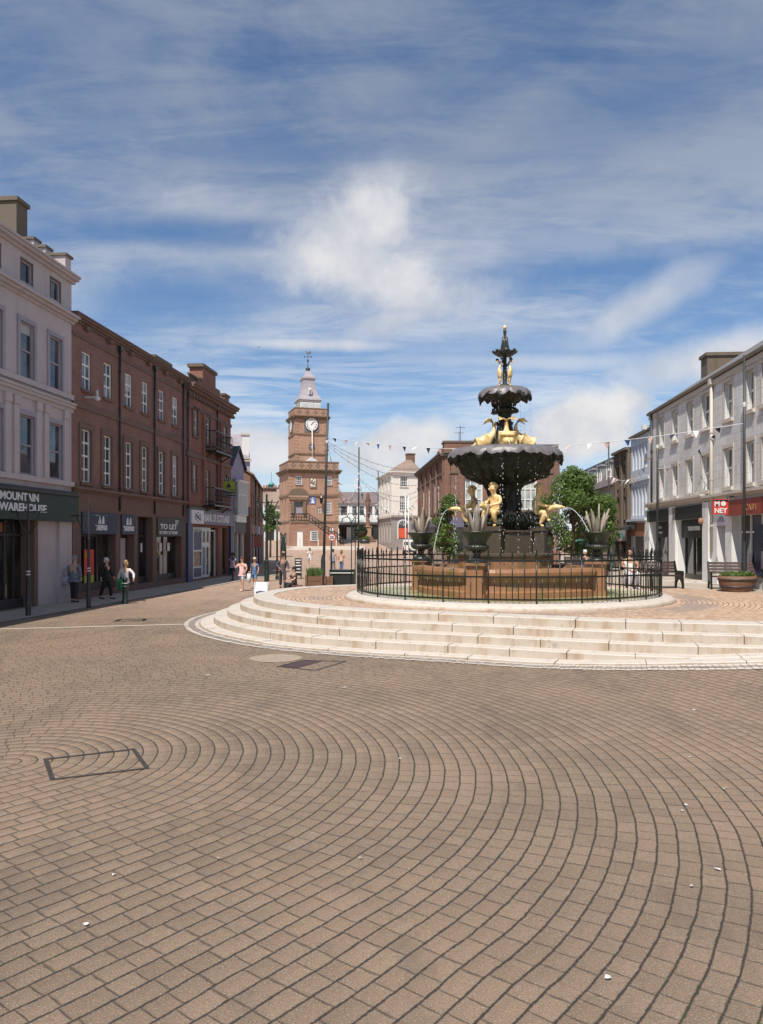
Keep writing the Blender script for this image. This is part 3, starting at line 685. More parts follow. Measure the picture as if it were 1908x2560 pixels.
def steps():
    st = thing('stone_steps', (3.7, 22.8, 0), 'broad flight of pale curved granite steps round the platform under the fountain', 'steps')
    rnd = random.Random(3)
    for k, (top, d) in enumerate(((PLZ, 0.0), (0.60, 0.39), (0.42, 0.78), (0.24, 1.17), (0.06, 1.56))):
        o, i_ = offs(SGN * d), offs(SGN * (d - 0.62)); b = MB(); n = len(o)
        cuts = [0]; acc = 0; want = rnd.uniform(1.0, 1.9)
        for q in range(n):
            acc += (o[(q + 1) % n] - o[q]).length
            if acc > want and n - q > 3: cuts.append(q + 1); acc = 0; want = rnd.uniform(1.0, 1.9)
        cuts.append(n)
        for a, c in zip(cuts, cuts[1:]):
            jz, jd = rnd.uniform(-0.006, 0.006), rnd.uniform(-0.012, 0.012); idx = list(range(a, c + 1)); vs = []; m = len(idx)
            for e, q in enumerate(idx):
                po, pi = o[q % n].copy(), i_[q % n].copy(); out = (po - pi).normalized(); po += out * jd
                if e == 0: t = (o[(q + 1) % n] - o[q % n]).normalized() * 0.008; po += t; pi += t
                if e == m - 1: t = (o[q % n] - o[q - 1]).normalized() * 0.008; po -= t; pi -= t
                tz = max(top, ground_z(po.x, po.y) + 0.05 - 0.008 * (4 - k)) + jz; ch = 0.018
                pc = po - out * ch
                vs += [(po.x, po.y, min(tz - 0.30, ground_z(po.x, po.y) - 0.1)), (po.x, po.y, tz - ch), (pc.x, pc.y, tz), (pi.x, pi.y, tz), (pi.x, pi.y, tz - 0.30)]
            fs = [(5 * e + j, 5 * e + 5 + j, 5 * e + 6 + j, 5 * e + 1 + j) for e in range(m - 1) for j in range(4)] + [(0, 1, 2, 3, 4), tuple(5 * (m - 1) + j for j in (4, 3, 2, 1, 0))]
            b.add(vs, fs)
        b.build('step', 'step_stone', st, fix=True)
    inner = offs(SGN * -0.5)
    b = MB(); b.add([(p.x, p.y, PLZ - 0.012) for p in inner], [tuple(range(len(inner)))]); b.build('platform_paving', 'ring_setts', st, fix=True)
    # rows of pale setts edging the bottom slab
    for k, (d0, d1, mt) in enumerate(((1.585, 1.72, 'buff_stone'), (1.74, 1.87, 'grey_ashlar'), (1.89, 2.02, 'buff_stone'))):
        a, c = offs(SGN * d0), offs(SGN * d1); n = len(a); b = MB()
        for q in range(0, n):
            p = [a[q], a[(q + 1) % n], c[(q + 1) % n], c[q]]
            for e in range(2):
                w = [p[0].lerp(p[1], e / 2 + 0.02), p[0].lerp(p[1], e / 2 + 0.47), p[3].lerp(p[2], e / 2 + 0.47), p[3].lerp(p[2], e / 2 + 0.02)]
                z = rnd.uniform(0.006, 0.016)
                b.add([(v.x, v.y, ground_z(v.x, v.y) + z) for v in w], [(0, 1, 2, 3)])
        b.build('edging_setts', mt, st, fix=True)
steps()
def right_pavement():
    b = MB(); poly = [(8.2, 30.2), (10.4, 26.9), (12.25, 24.5), (14.2, 22), (16.5, 19), (20, 15), (30, 15), (30, 75), (13.4, 75), (10.5, 45), (8.6, 34)]
    b.prism(poly, 0.2, PLZ + 0.008); tag(b.build('pavement', 'pavement_stone'), kind='structure')
right_pavement()
def cover(pts, label, z=0.006, bars=0.05, mat='iron_paint', inner=False):
    t = thing('manhole_cover', (sum(p[0] for p in pts) / 4, sum(p[1] for p in pts) / 4, 0), label, 'manhole cover')
    b = MB(); n = 4; c = Vector((sum(p[0] for p in pts) / 4, sum(p[1] for p in pts) / 4))
    for i in range(n):
        p, q = Vector(pts[i]), Vector(pts[(i + 1) % n]); d = (q - p).normalized(); o = Vector((-d.y, d.x)); o = o if o.dot(c - p) > 0 else -o
        v = [p, q, q + o * bars - d * bars, p + o * bars + d * bars]
        b.add([(k.x, k.y, ground_z(k.x, k.y) + z) for k in v], [(0, 1, 2, 3)])
    b.build('rim', mat, t, fix=True)
    if inner:
        l = MB(); q = [Vector(p).lerp(c, 0.14) for p in pts]; q = [q[0], q[0].lerp(q[1], 0.5), q[3].lerp(q[2], 0.5), q[3]]
        l.add([(k.x, k.y, ground_z(k.x, k.y) + z) for k in q], [(0, 1, 2, 3)]); l.build('iron_lid', 'bench_wood', t, fix=True)
mk('cover_iron', mat_plain, (0.05, 0.043, 0.04), 0.55, 0.4, 12)
def gp2(px, py): v = GP(px, py); return v.x, v.y
cover([gp2(125, 1952), gp2(375, 1922), gp2(338, 1872), gp2(108, 1898)], 'large dark steel manhole frame filled with setts in the near paving', bars=0.05, mat='cover_iron')
cover([gp2(690, 1667), gp2(790, 1677), gp2(868, 1654), gp2(758, 1650)], 'small dark manhole frame with reddish lid just before the steps', bars=0.05, mat='cover_iron', inner=True)
cover([gp2(282, 1554), gp2(362, 1552), gp2(368, 1547), gp2(300, 1548)], 'thin dark manhole frame far across the setts left of the steps', bars=0.10)
mk('cover_stone', mat_plain, (0.33, 0.26, 0.20), 0.8, 0.2, 9)
b = MB(); c = GP(690, 1646)
b.lathe([(0.02, 0.008), (0.55, 0.008)], (c.x, c.y, 0), 24); tag(b.build('drain_cover', 'cover_stone'), 'round pale drain cover set in the paving at the foot of the steps', 'drain cover')
def scraps():
    b = MB(); r = random.Random(11)
    for px, py, s in ((215, 2315, 0.032), (1715, 2015, 0.026), (1705, 2030, 0.022), (1795, 2177, 0.034), (1730, 2220, 0.022), (1725, 1895, 0.03), (900, 2150, 0.02), (1000, 1900, 0.02), (750, 1810, 0.02), (1520, 2450, 0.03), (490, 1920, 0.02), (1810, 1975, 0.03), (545, 2150, 0.02), (285, 2190, 0.02), (520, 1690, 0.05), (1735, 1780, 0.04), (1590, 1702, 0.05), (860, 1720, 0.04)):
        p = GP(px, py); z = ground_z(p.x, p.y) + 0.012
        b.add([(p.x + s * r.uniform(.4, 1) * math.cos(a + r.uniform(-.4, .4)), p.y + s * r.uniform(.4, 1) * math.sin(a), z + r.uniform(0, 0.012)) for a in (0, 1.2, 2.3, 3.4, 4.6, 5.5)], [(0, 1, 2, 3, 4, 5)])
    tag(b.build('litter', 'lamp_glass'), 'tiny white paper scraps and feathers scattered over the setts', 'litter', kind='stuff')
scraps()

# ------------------------------------------------------------------ fountain
def lobed(mb, prof, N, c, per=8, rough=0.0):
    """prof [(r, z, lobe radius, lobe drop)], N scallops"""
    n = N * per; vs = []; c = Vector(c)
    for r, z, lr, lz in prof:
        for j in range(n):
            a = 2 * math.pi * j / n; L = abs(math.cos(a * N / 2)) ** 0.7; wob = 1 + 0.25 * math.sin(a * 7.3 + 1)
            if rough: q = Vector((math.cos(a) * r, math.sin(a) * r, z)); L += rough * (mnoise.noise(q * 5.5) * 1.3 + mnoise.noise(q * 12) * .8); L = max(L, -.6)
            vs.append(c + Vector((math.cos(a) * (r + lr * L), math.sin(a) * (r + lr * L), z - lz * L * wob)))
    k = len(prof)
    mb.add(vs, [(i * n + j, i * n + (j + 1) % n, (i + 1) * n + (j + 1) % n, (i + 1) * n + j) for i in range(k - 1) for j in range(n)], True)
def rotz(a): return Matrix.Rotation(a, 4, 'Z')
def arc_side(p, q, bulge, n=10):
    """points from p to q bowed outward from the origin"""
    p, q = Vector(p), Vector(q); m = ((p + q) / 2).normalized(); r = []
    for i in range(n + 1):
        t = i / n; r.append(p.lerp(q, t) + m * bulge * (1 - (2 * t - 1) ** 2) ** 0.5)
    return r
PH = R(-25)
def fountain():
    fo = thing('fountain', FC, 'tall tiered dark iron fountain with gilded cherubs and dolphins in a sandstone basin', 'fountain')
    c = FC; W = c + Vector((0, 0, -0.78))            # W: heights below are given from the street level
    # kerb and pool floor
    b = MB(); b.lathe([(4.78, 0.77), (4.78, 0.84), (4.66, 0.90), (4.30, 0.95), (4.22, 0.95), (4.20, 0.80)], W, 96); b.build('kerb', 'step_stone', fo)
    b = MB(); b.lathe([(0.0, 0.90), (4.22, 0.90)], W, 64); b.build('pool_floor', 'shallow_water', fo)
    # basin of four bowed sides between corner piers
    cr = [Vector((2.7 * math.cos(PH + k * math.pi / 2), 2.7 * math.sin(PH + k * math.pi / 2))) for k in range(4)]
    ring = []
    for k in range(4): ring += arc_side(cr[k], cr[(k + 1) % 4], 0.52)[:-1]
    prof = [(-0.02, 0.88), (-0.02, 1.06), (-0.10, 1.10), (-0.14, 1.32), (-0.10, 1.40), (-0.02, 1.46), (0.06, 1.52), (0.07, 1.60), (0.03, 1.68), (-0.06, 1.70), (-0.28, 1.70), (-0.34, 1.50)]
    b = MB(); n = len(ring); vs = []
    for d, z in prof:
        for p in ring: k = p.normalized(); vs.append((W.x + p.x + k.x * d, W.y + p.y + k.y * d, z))
    b.add(vs, [(i * n + j, i * n + (j + 1) % n, (i + 1) * n + (j + 1) % n, (i + 1) * n + j) for i in range(len(prof) - 1) for j in range(n)], False); b.build('basin_wall', 'basin_stone', fo)
    b = MB(); b.add([(W.x + p.x * 0.93, W.y + p.y * 0.93, 1.60) for p in ring], [tuple(range(n))]); b.build('basin_water', 'pool_water', fo)
    for k in range(4):
        a = PH + k * math.pi / 2; p = W + Vector((cr[k].x, cr[k].y, 0)); b = MB(); m = Matrix.Rotation(a, 3, 'Z')
        b.box(p + Vector((0, 0, 1.33)), (0.46, 0.46, 0.94), rot=m); b.box(p + Vector((0, 0, 0.95)), (0.54, 0.54, 0.16), rot=m); b.box(p + Vector((0, 0, 1.83)), (0.60, 0.60, 0.07), rot=m)
        pier = b.build('basin_pier', 'basin_stone', fo)
        u = MB(); u.lathe([(0.27, 1.86), (0.27, 1.92), (0.20, 1.96), (0.10, 2.02), (0.08, 2.10), (0.13, 2.14), (0.10, 2.16)], p, 24)
        N = 24; pr = [(0.10, 2.16, 0, 0), (0.24, 2.19, 0.012, 0), (0.315, 2.27, 0.018, 0), (0.31, 2.32, 0.01, 0), (0.24, 2.36, 0, 0)]; lobed(u, pr, N, p, 4)
        u.lathe([(0.24, 2.36), (0.27, 2.46), (0.36, 2.60), (0.42, 2.66), (0.46, 2.68), (0.46, 2.71), (0.40, 2.71), (0.36, 2.64)], p, 32)
        urn = u.build('urn', 'urn_iron', fo)
        so = MB(); so.lathe([(0.0, 2.69), (0.40, 2.66)], p, 16); so.build('soil', 'bark', urn)
        rr = random.Random(k + 5)
        for q in range(9):
            an = 2 * math.pi * q / 8 + rr.uniform(-.25, .25); h = rr.uniform(0.48, 0.80) if q < 8 else 0.85; out = 0.20 if q < 8 else 0.02; w = rr.uniform(0.085, 0.115)
            d = Vector((math.cos(an), math.sin(an), 0)); s = Vector((-d.y, d.x, 0)); vs = []
            for i in range(8):
                t = i / 7; ctr = p + d * (0.10 + out * (t ** 0.8) + 0.05 * max(0, t - 0.75) * 4 * rr.uniform(.2, 1.2)) * (1 if q < 8 else 0.3) + Vector((0, 0, 2.66 + h * t)); ww = w * (0.75 + 0.9 * t - 1.62 * t ** 3) ; ww = max(ww, 0.004)
                vs += [ctr + s * ww - d * -0.02, ctr - d * 0.02, ctr - s * ww - d * -0.02, ctr + d * 0.028]
            lf = MB(); lf.add(vs, [(4 * i + j, 4 * i + (j + 1) % 4, 4 * i + 4 + (j + 1) % 4, 4 * i + 4 + j) for i in range(7) for j in range(4)], True); lf.build('leaf', 'agave_leaf', urn)
    # pedestal: plinth, core block, four piers that carry the cherubs
    b = MB(); b.lathe([(1.40, 1.5), (1.40, 1.98)], W, 12, smooth=False, ph=PH); b.build('plinth_wall', 'basin_stone', fo)
    b = MB(); b.lathe([(1.40, 1.98), (1.46, 2.0), (1.46, 2.06), (1.30, 2.10), (0.2, 2.11)], W, 12, smooth=False, ph=PH); b.build('plinth', 'pedestal_stone', fo)
    b = MB(); b.lathe([(0.98, 2.10), (0.98, 2.68), (1.03, 2.70), (1.03, 2.76), (0.4, 2.78)], W, 8, smooth=False, ph=PH + R(22.5)); b.build('core_block', 'pedestal_stone', fo)
    ch = cherub_mesh(); fish = fish_mesh()
    for k in range(4):
        a = PH + k * math.pi / 2; d = Vector((math.cos(a), math.sin(a), 0)); p = W + d * 1.02; m = Matrix.Rotation(a, 3, 'Z'); b = MB()
        b.box(p + Vector((0, 0, 2.42)), (0.44, 0.46, 0.64), rot=m); b.box(p + Vector((0, 0, 2.77)), (0.52, 0.54, 0.06), rot=m); b.box(p + Vector((0, 0, 2.835)), (0.44, 0.46, 0.07), rot=m)
        b.build('pier', 'pedestal_stone', fo)
        rk = MB(); rng = random.Random(k)
        for q in range(14): rk.ball(p + d * rng.uniform(-.2, .16) + Vector((-d.y, d.x, 0)) * rng.uniform(-.17, .17) + Vector((0, 0, 2.92 + rng.uniform(0, .13) * (1 if q > 4 else .2))), (rng.uniform(.07, .13), rng.uniform(.07, .13), rng.uniform(.06, .1)), 8)
        rk.ball(p - d * 0.12 + Vector((0, 0, 3.0)), (0.19, 0.17, 0.2), 10)
        rk.build('rock', 'wet_iron', fo)
        T = Matrix.Translation(p - d * 0.16 + Vector((0, 0, 2.83))) @ rotz(a + (0, 0.1, 0.0, -0.35)[k]) @ Matrix.Scale(1.13, 4)
        tw = rotz((0.35, -0.5, 0.5, 0.15)[k])
        o = MB().mesh(ch[0], T).build('cherub', 'gold', fo)
        MB().mesh(ch[1], T).build('hair', 'gold', o); MB().mesh(fish, T).build('fish', 'gold', o)
        s = T @ Vector((0.82, 0, 0.52)); jet = []
        dist, drop = ((1.0, 1.72), (0.9, 1.72), (0.55, 1.72), (0.6, 1.72))[k]
        for i in range(15):
            t = i / 14; jet.append(s + d * dist * t + Vector((0, 0, 0.12 * t - drop * t * t)))
        j = MB(); j.tube(jet, [0.009 + 0.010 * (i / 14) for i in range(15)], 6)
        for i in range(26):
            t = rng.uniform(.3, 1); j.ball(s + d * dist * t + Vector((rng.gauss(0, .035), rng.gauss(0, .035), 0.12 * t - drop * t * t + rng.gauss(0, .03))), rng.uniform(.008, .018), 5)
        j.build('water_jet', 'jet', fo)
        # reeds between the piers
        a2 = a + math.pi / 4; r_ = MB()
        for q in range(46):
            an = a2 + rng.uniform(-.62, .62); dd = Vector((math.cos(an), math.sin(an), 0)); h = rng.uniform(.3, .62); r0 = rng.uniform(.55, .85)
            r_.tube([W + dd * r0 + Vector((0, 0, 2.76)), W + dd * (r0 + .06) + Vector((0, 0, 2.76 + h * .6)), W + dd * (r0 + rng.uniform(.15, .3)) + Vector((rng.uniform(-.06, .06), rng.uniform(-.06, .06), 2.76 + h * .95)), W + dd * (r0 + rng.uniform(.3, .42)) + Vector((0, 0, 2.76 + h * .7))], [.022, .02, .014, .005], 5)
        r_.build('reeds', 'urn_iron', fo)
    # stem and great bowl
    b = MB(); pr = [(0.66, 2.76), (0.64, 2.85), (0.60, 2.95), (0.52, 3.08), (0.46, 3.2), (0.43, 3.35), (0.42, 3.5), (0.41, 3.65), (0.40, 3.8), (0.43, 3.95), (0.50, 4.08)]
    lobed(b, [(r, z, 0.07, 0) for r, z in pr], 12, W, 10, 1.2); b.build('stem', 'wet_iron', fo)
    b = MB(); lobed(b, [(0.44, 4.0, 0.05, 0), (0.50, 4.09, .07, 0), (0.58, 4.16, .08, .02), (0.74, 4.23, .09, .03), (0.90, 4.31, .09, .03), (1.04, 4.38, .10, .04), (1.14, 4.46, .10, .03), (1.24, 4.55, .10, .02), (1.30, 4.66, .09, 0), (1.35, 4.78, .08, .0), (1.40, 4.90, .07, .02), (1.50, 4.97, .05, .06), (1.57, 4.95, .05, .10), (1.63, 4.94, .05, .13), (1.66, 4.97, .05, .10), (1.64, 5.05, .05, .06), (1.55, 5.14, .02, 0), (1.40, 5.12, 0, 0)], 20, W, 10, 1.0)
    bowl = b.build('bowl', 'wet_iron', fo)
    b = MB(); lobed(b, [(1.675, 4.98, .055, .09), (1.66, 5.06, .05, .05), (1.60, 5.12, .04, .03), (1.55, 5.165, .02, 0), (1.42, 5.14, 0, 0)], 20, W, 10, .5); b.build('bowl_rim', 'lead_iron', bowl)
    b = MB(); b.lathe([(0.0, 5.10), (1.44, 5.10)], W, 40); b.build('bowl_water', 'pool_water', bowl)
    dol = dolphin_mesh()
    b = MB(); lobed(b, [(0.75, 5.08, 0, 0), (0.55, 5.2, .03, 0), (0.36, 5.4, .03, 0), (0.25, 5.65, .02, 0), (0.21, 5.9, .02, 0), (0.24, 6.0, .02, 0), (0.18, 6.04, .01, 0), (0.185, 6.2, .01, 0), (0.21, 6.32, .01, 0)], 8, W, 6); b.build('middle_stem', 'wet_iron', fo)
    for k in range(4):
        a = R(-92) + k * math.pi / 2; o = MB().mesh(dol, Matrix.Translation(W + Vector((0, 0, 5.16))) @ rotz(a) @ Matrix.Diagonal((1.0, 1.25, 1.06, 1))).build('dolphin', 'gold', fo)
        d = Vector((math.cos(a), math.sin(a), 0)); s = W + d * 0.86 + Vector((0, 0, 5.30)); j = MB()
        j.tube([s + d * .3 * t + Vector((0, 0, .22 * t - .42 * t * t)) for t in [i / 8 for i in range(9)]], .010, 6); j.build('water_spout', 'jet', o)
    b = MB(); lobed(b, [(0.20, 6.28, .02, 0), (0.36, 6.33, .07, .03), (0.33, 6.41, .05, 0), (0.22, 6.44, .03, 0), (0.25, 6.5, .03, 0), (0.30, 6.58, .03, 0), (0.48, 6.76, .04, 0), (0.62, 6.84, .05, .04), (0.70, 6.80, .05, .13), (0.75, 6.82, .05, .12), (0.74, 6.90, .04, .06), (0.64, 6.97, .02, 0), (0.5, 6.96, 0, 0), (0.2, 6.98, 0, 0)], 14, W, 10, 1.0); ub = b.build('upper_bowl', 'wet_iron', fo)
    b = MB(); lobed(b, [(0.765, 6.83, .05, .11), (0.75, 6.91, .04, .05), (0.65, 6.985, .02, 0), (0.52, 6.975, 0, 0)], 14, W, 8); b.build('upper_bowl_rim', 'lead_iron', ub)
    b = MB(); lobed(b, [(0.24, 6.96, .02, 0), (0.23, 7.06, .02, 0), (0.19, 7.12, .01, 0)], 8, W, 6); b.lathe([(0.19, 7.12), (0.07, 7.14), (0.06, 7.5), (0.055, 7.95), (0.08, 8.0)], W, 12); b.build('upper_stem', 'wet_iron', fo)
    bird = bird_mesh()
    for a in (R(200), R(-40), R(80)):
        T = Matrix.Translation(W + Vector((math.cos(a) * 0.155, math.sin(a) * 0.155, 7.10))) @ rotz(a); o = MB().mesh(bird, T).build('heron', 'gold', fo)
    b = MB()
    for k in range(5):
        a = 0.4 + k * 1.256; d = Vector((math.cos(a), math.sin(a), 0)); b.tube([W + d * .05 + Vector((0, 0, 7.68)), W + d * .12 + Vector((0, 0, 7.74)), W + d * .20 + Vector((0, 0, 7.84))], [.014, .018, .012], 6); b.ball(W + d * .225 + Vector((0, 0, 7.885)), (.055, .055, .05), 8)
    b.build('bud_branches', 'urn_iron', fo)
    b = MB(); lobed(b, [(0.07, 7.96, 0, 0), (0.20, 8.0, .03, 0), (0.30, 8.06, .07, -.03), (0.31, 8.10, .08, -.05), (0.22, 8.06, .02, 0), (0.10, 8.10, 0, 0)], 8, W, 8); b.build('leaf_cup', 'urn_iron', fo)
    b = MB(); lobed(b, [(0.10, 8.08, 0, 0), (0.105, 8.15, .012, 0), (0.115, 8.26, .012, 0), (0.085, 8.42, .01, 0), (0.06, 8.52, .03, -.03), (0.045, 8.54, 0, 0), (0.038, 8.60, 0, 0), (0.04, 8.70, .008, 0), (0.055, 8.76, 0, 0), (0.03, 8.78, 0, 0)], 7, W, 8); b.build('finial', 'urn_iron', fo)
    b = MB(); b.ball(W + Vector((0, 0, 8.85)), .062, 14); b.tube([W + Vector((0, 0, 8.90)), W + Vector((0, 0, 8.96))], [.018, .006], 8); b.build('finial_ball', 'gold', fo)
    # falling drops from the scalloped rims
    rng = random.Random(21); b = MB()
    for q in range(26):
        an = rng.uniform(0, 6.28); rr_ = rng.uniform(1.45, 1.74); z = 4.82
        while z > 2.2:
            z -= rng.uniform(.03, .30)
            b.ball(W + Vector((math.cos(an) * rr_ + rng.gauss(0, .02), math.sin(an) * rr_ + rng.gauss(0, .02), z)), (.010, .010, rng.uniform(.012, .034)), 5)
    for q in range(10):
        an = rng.uniform(0, 6.28); z = 6.66
        while z > 5.3:
            z -= rng.uniform(.04, .28); b.ball(W + Vector((math.cos(an) * .76, math.sin(an) * .76, z)), (.008, .008, rng.uniform(.01, .024)), 5)
    for q in range(140):
        an = rng.uniform(0, 6.28); rr_ = rng.uniform(.5, 2.5); b.ball(W + Vector((math.cos(an) * rr_, math.sin(an) * rr_, rng.uniform(1.7, 4.6))), rng.uniform(.006, .015), 5)
    for q in range(60):
        an = rng.uniform(0, 6.28); rr_ = rng.uniform(1.42, 2.4); b.ball(W + Vector((math.cos(an) * rr_, math.sin(an) * rr_, 1.62)), (rng.uniform(.01, .04), rng.uniform(.01, .04), .012), 5)
    tag(b.build('water_drops', 'jet', fo), kind='stuff')
    return fo
def cherub_mesh():
    N = {'pel': ((0.0, 0, .44), (.135, .13)), 'bel': ((.05, 0, .57), (.135, .125)), 'che': ((.08, 0, .74), (.135, .11)), 'nec': ((.12, 0, .86), .06), 'h0': ((.15, 0, .93), (.085, .085)), 'h1': ((.165, 0, 1.02), (.105, .10)), 'h2': ((.15, 0, 1.10), .085)}
    E = [('pel', 'bel'), ('bel', 'che'), ('che', 'nec'), ('nec', 'h0'), ('h0', 'h1'), ('h1', 'h2')]
    for s, q in ((1, 'l'), (-1, 'r')):
        N.update({'t' + q: ((.10, s * .10, .40), .10), 'k' + q: ((.34, s * .15, .40), .078), 'c' + q: ((.29, s * .14, .24), .068), 'a' + q: ((.20, s * .12, .09), .042), 'f' + q: ((.31, s * .13, .035), .036),
                  's' + q: ((.07, s * .155, .79), .062), 'e' + q: ((.16, s * .23, .63), .05), 'w' + q: ((.34, s * .12, .57), .036), 'h' + q: ((.41, s * .07, .55), .036)})
        E += [('pel', 't' + q), ('t' + q, 'k' + q), ('k' + q, 'c' + q), ('c' + q, 'a' + q), ('a' + q, 'f' + q), ('che', 's' + q), ('s' + q, 'e' + q), ('e' + q, 'w' + q), ('w' + q, 'h' + q)]
    me = skin(N, E, 2, 'pel'); b = MB(); b.mesh(me)
    b.ball((.265, 0, 1.0), (.02, .018, .022), 8)                       # nose
    for s in (1, -1):
        b.ball((.245, s * .045, 1.03), (.014, .018, .012), 8); b.ball((.235, s * .06, .985), (.03, .032, .03), 8); b.ball((.15, s * .105, 1.01), (.022, .014, .032), 8)
        for f in range(5): b.tube([(.42, s * (.075 - .012 * f), .57 - .01 * f), (.47, s * (.055 - .012 * f), .575 - .012 * f), (.475, s * (.02 - .006 * f), .55 - .012 * f)], [.014, .013, .009], 5)
    b.ball((.255, 0, .965), (.014, .026, .01), 8)
    h = MB(); r = random.Random(4)
    for i in range(46):
        a = r.uniform(0, 6.28); e = r.uniform(-.1, 1.5); p = Vector((.15 + math.cos(a) * math.cos(e) * .105, math.sin(a) * math.cos(e) * .105, 1.055 + math.sin(e) * .085))
        if p.x > .225 and p.z < 1.09: continue
        h.ball(p, r.uniform(.025, .04), 7)
    return tmp_mesh(b), tmp_mesh(h)
def tmp_mesh(b):
    me = bpy.data.meshes.new('t'); me.from_pydata(b.v, [], b.f); return me
def fish_mesh():
    b = MB(); b.tube([(.30, 0, .44), (.38, 0, .47), (.48, 0, .52), (.60, 0, .545), (.72, 0, .54), (.82, 0, .52)], [.02, .06, .075, .068, .05, .022], 10)
    b.tube([(.32, .0, .45), (.30, -.10, .42), (.36, -.17, .34), (.42, -.16, .24)], [.045, .04, .03, .015], 8); b.ball((.44, -.15, .2), (.05, .02, .04), 8)
    b.tube([(.5, 0, .59), (.54, 0, .64), (.62, 0, .60)], [.012, .03, .012], 6, flat=.4); return tmp_mesh(b)
def dolphin_mesh():
    N = {'a': ((.90, 0, .12), (.07, .05)), 'b': ((.80, 0, .17), (.16, .13)), 'c': ((.66, 0, .22), (.20, .19)), 'd': ((.53, 0, .28), (.18, .18)), 'e': ((.42, 0, .38), (.14, .15)), 'f': ((.33, 0, .50), (.08, .085)), 'g': ((.32, 0, .66), (.055, .06)), 'h': ((.36, 0, .78), (.04, .035))}
    ks = list(N); b = MB(); b.mesh(skin(N, list(zip(ks, ks[1:])), 2, 'c'))
    for s in (1, -1):
        b.extrude([(.34, s * .02, .76), (.40, s * .10, .86), (.53, s * .20, .87), (.64, s * .19, .76), (.56, s * .12, .80), (.47, s * .05, .83), (.40, s * .0, .80)], (0, 0, .022))
        b.ball((.76, s * .155, .25), (.055, .03, .05), 10); b.ball((.76, s * .182, .25), .02, 8)
        b.extrude([(.55, s * .13, .12), (.42, s * .22, .02), (.36, s * .24, .0), (.46, s * .14, .14)], (.03, 0, .03))
    b.tube([(.95, 0, .05), (.80, 0, .03), (.62, 0, .05)], [.03, .07, .05], 8, flat=.5)
    b.tube([(.97, 0, .12), (.90, 0, .16), (.80, 0, .25)], [.02, .045, .05], 8)
    b.tube([(.66, 0, .32), (.55, 0, .40), (.44, 0, .48), (.38, 0, .60)], [.012, .045, .04, .012], 6, flat=.5); return tmp_mesh(b)
def bird_mesh():
    b = MB(); N = {'t': ((-.02, 0, .10), (.03, .025)), 'a': ((.0, 0, .20), (.055, .05)), 'b': ((.03, 0, .34), (.075, .065)), 'c': ((.04, 0, .46), (.06, .055)), 'd': ((.02, 0, .55), .034), 'e': ((-.02, 0, .62), .026), 'f': ((.0, 0, .70), .026), 'g': ((.05, 0, .73), .032)}
    ks = list(N); b.mesh(skin(N, list(zip(ks, ks[1:])), 2, 'b'))
    b.tube([(.06, 0, .735), (.13, 0, .70), (.16, 0, .63)], [.018, .012, .003], 6)
    for s in (1, -1): b.tube([(.02, s * .03, .24), (.03, s * .03, .12), (.02, s * .03, .02)], [.022, .012, .012], 6); b.tube([(.02, s * .03, .02), (.09, s * .04, .012)], [.012, .006], 5); b.ball((.02, s * .06, .34), (.05, .022, .13), 8)
    b.ball((.02, 0, .0), (.075, .075, .035), 8); return tmp_mesh(b)
mk('lead_iron', mat_plain, (0.16, 0.145, 0.15), 0.4, 0.5, 7, 0, 0.5)
fountain()

# ------------------------------------------------------------------ railing round the pool
def railing():
    Rr = 4.42; t = thing('iron_railing', (FC.x, FC.y, PLZ), 'round black iron railing with spear tops ringing the fountain pool', 'railing'); z0 = PLZ
    for z, th in ((1.03, .022), (1.58, .02), (1.97, .022)):
        b = MB(); b.lathe([(Rr - .012, z - th), (Rr + .012, z - th), (Rr + .012, z + th), (Rr - .012, z + th), (Rr - .012, z - th)], (FC.x, FC.y, 0), 96, smooth=False); b.build('rail', 'iron_paint', t)
    tall = MB(); tall.tube([(0, 0, 1.0 - z0), (0, 0, 2.0 - z0)], .0125, 6); tall.lathe([(.0125, 2.0 - z0), (.026, 2.03 - z0), (.014, 2.05 - z0), (.028, 2.09 - z0), (.012, 2.16 - z0), (.020, 2.175 - z0), (.012, 2.19 - z0), (.001, 2.225 - z0)], (0, 0, 0), 8)
    short = MB(); short.tube([(0, 0, 1.0 - z0), (0, 0, 1.58 - z0)], .0115, 6)
    post = MB(); post.tube([(0, 0, .86 - z0), (0, 0, 2.0 - z0)], .021, 6); post.ball((0, 0, .885 - z0), (.06, .05, .028), 8); post.lathe([(.021, 2.0 - z0), (.034, 2.03 - z0), (.018, 2.06 - z0), (.032, 2.10 - z0), (.014, 2.18 - z0), (.026, 2.20 - z0), (.001, 2.26 - z0)], (0, 0, 0), 8)
    n = 96; src = {}
    for nm, mb in (('spear_bar', tall), ('short_bar', short), ('post', post)):
        me = bpy.data.meshes.new(nm); me.from_pydata(mb.v, [], mb.f); me.materials.append(M['iron_paint']); me.polygons.foreach_set('use_smooth', mb.sm); src[nm] = me
    for i in range(n * 2):
        a = 2 * math.pi * i / (n * 2) + .011
        nm = 'short_bar' if i % 2 else ('post' if i % 8 == 0 else 'spear_bar')
        o = bpy.data.objects.new(nm, src[nm]); COL.objects.link(o); o.parent = t; o.location = (Rr * math.cos(a), Rr * math.sin(a), 0); o.rotation_euler = (0, 0, a)
railing()

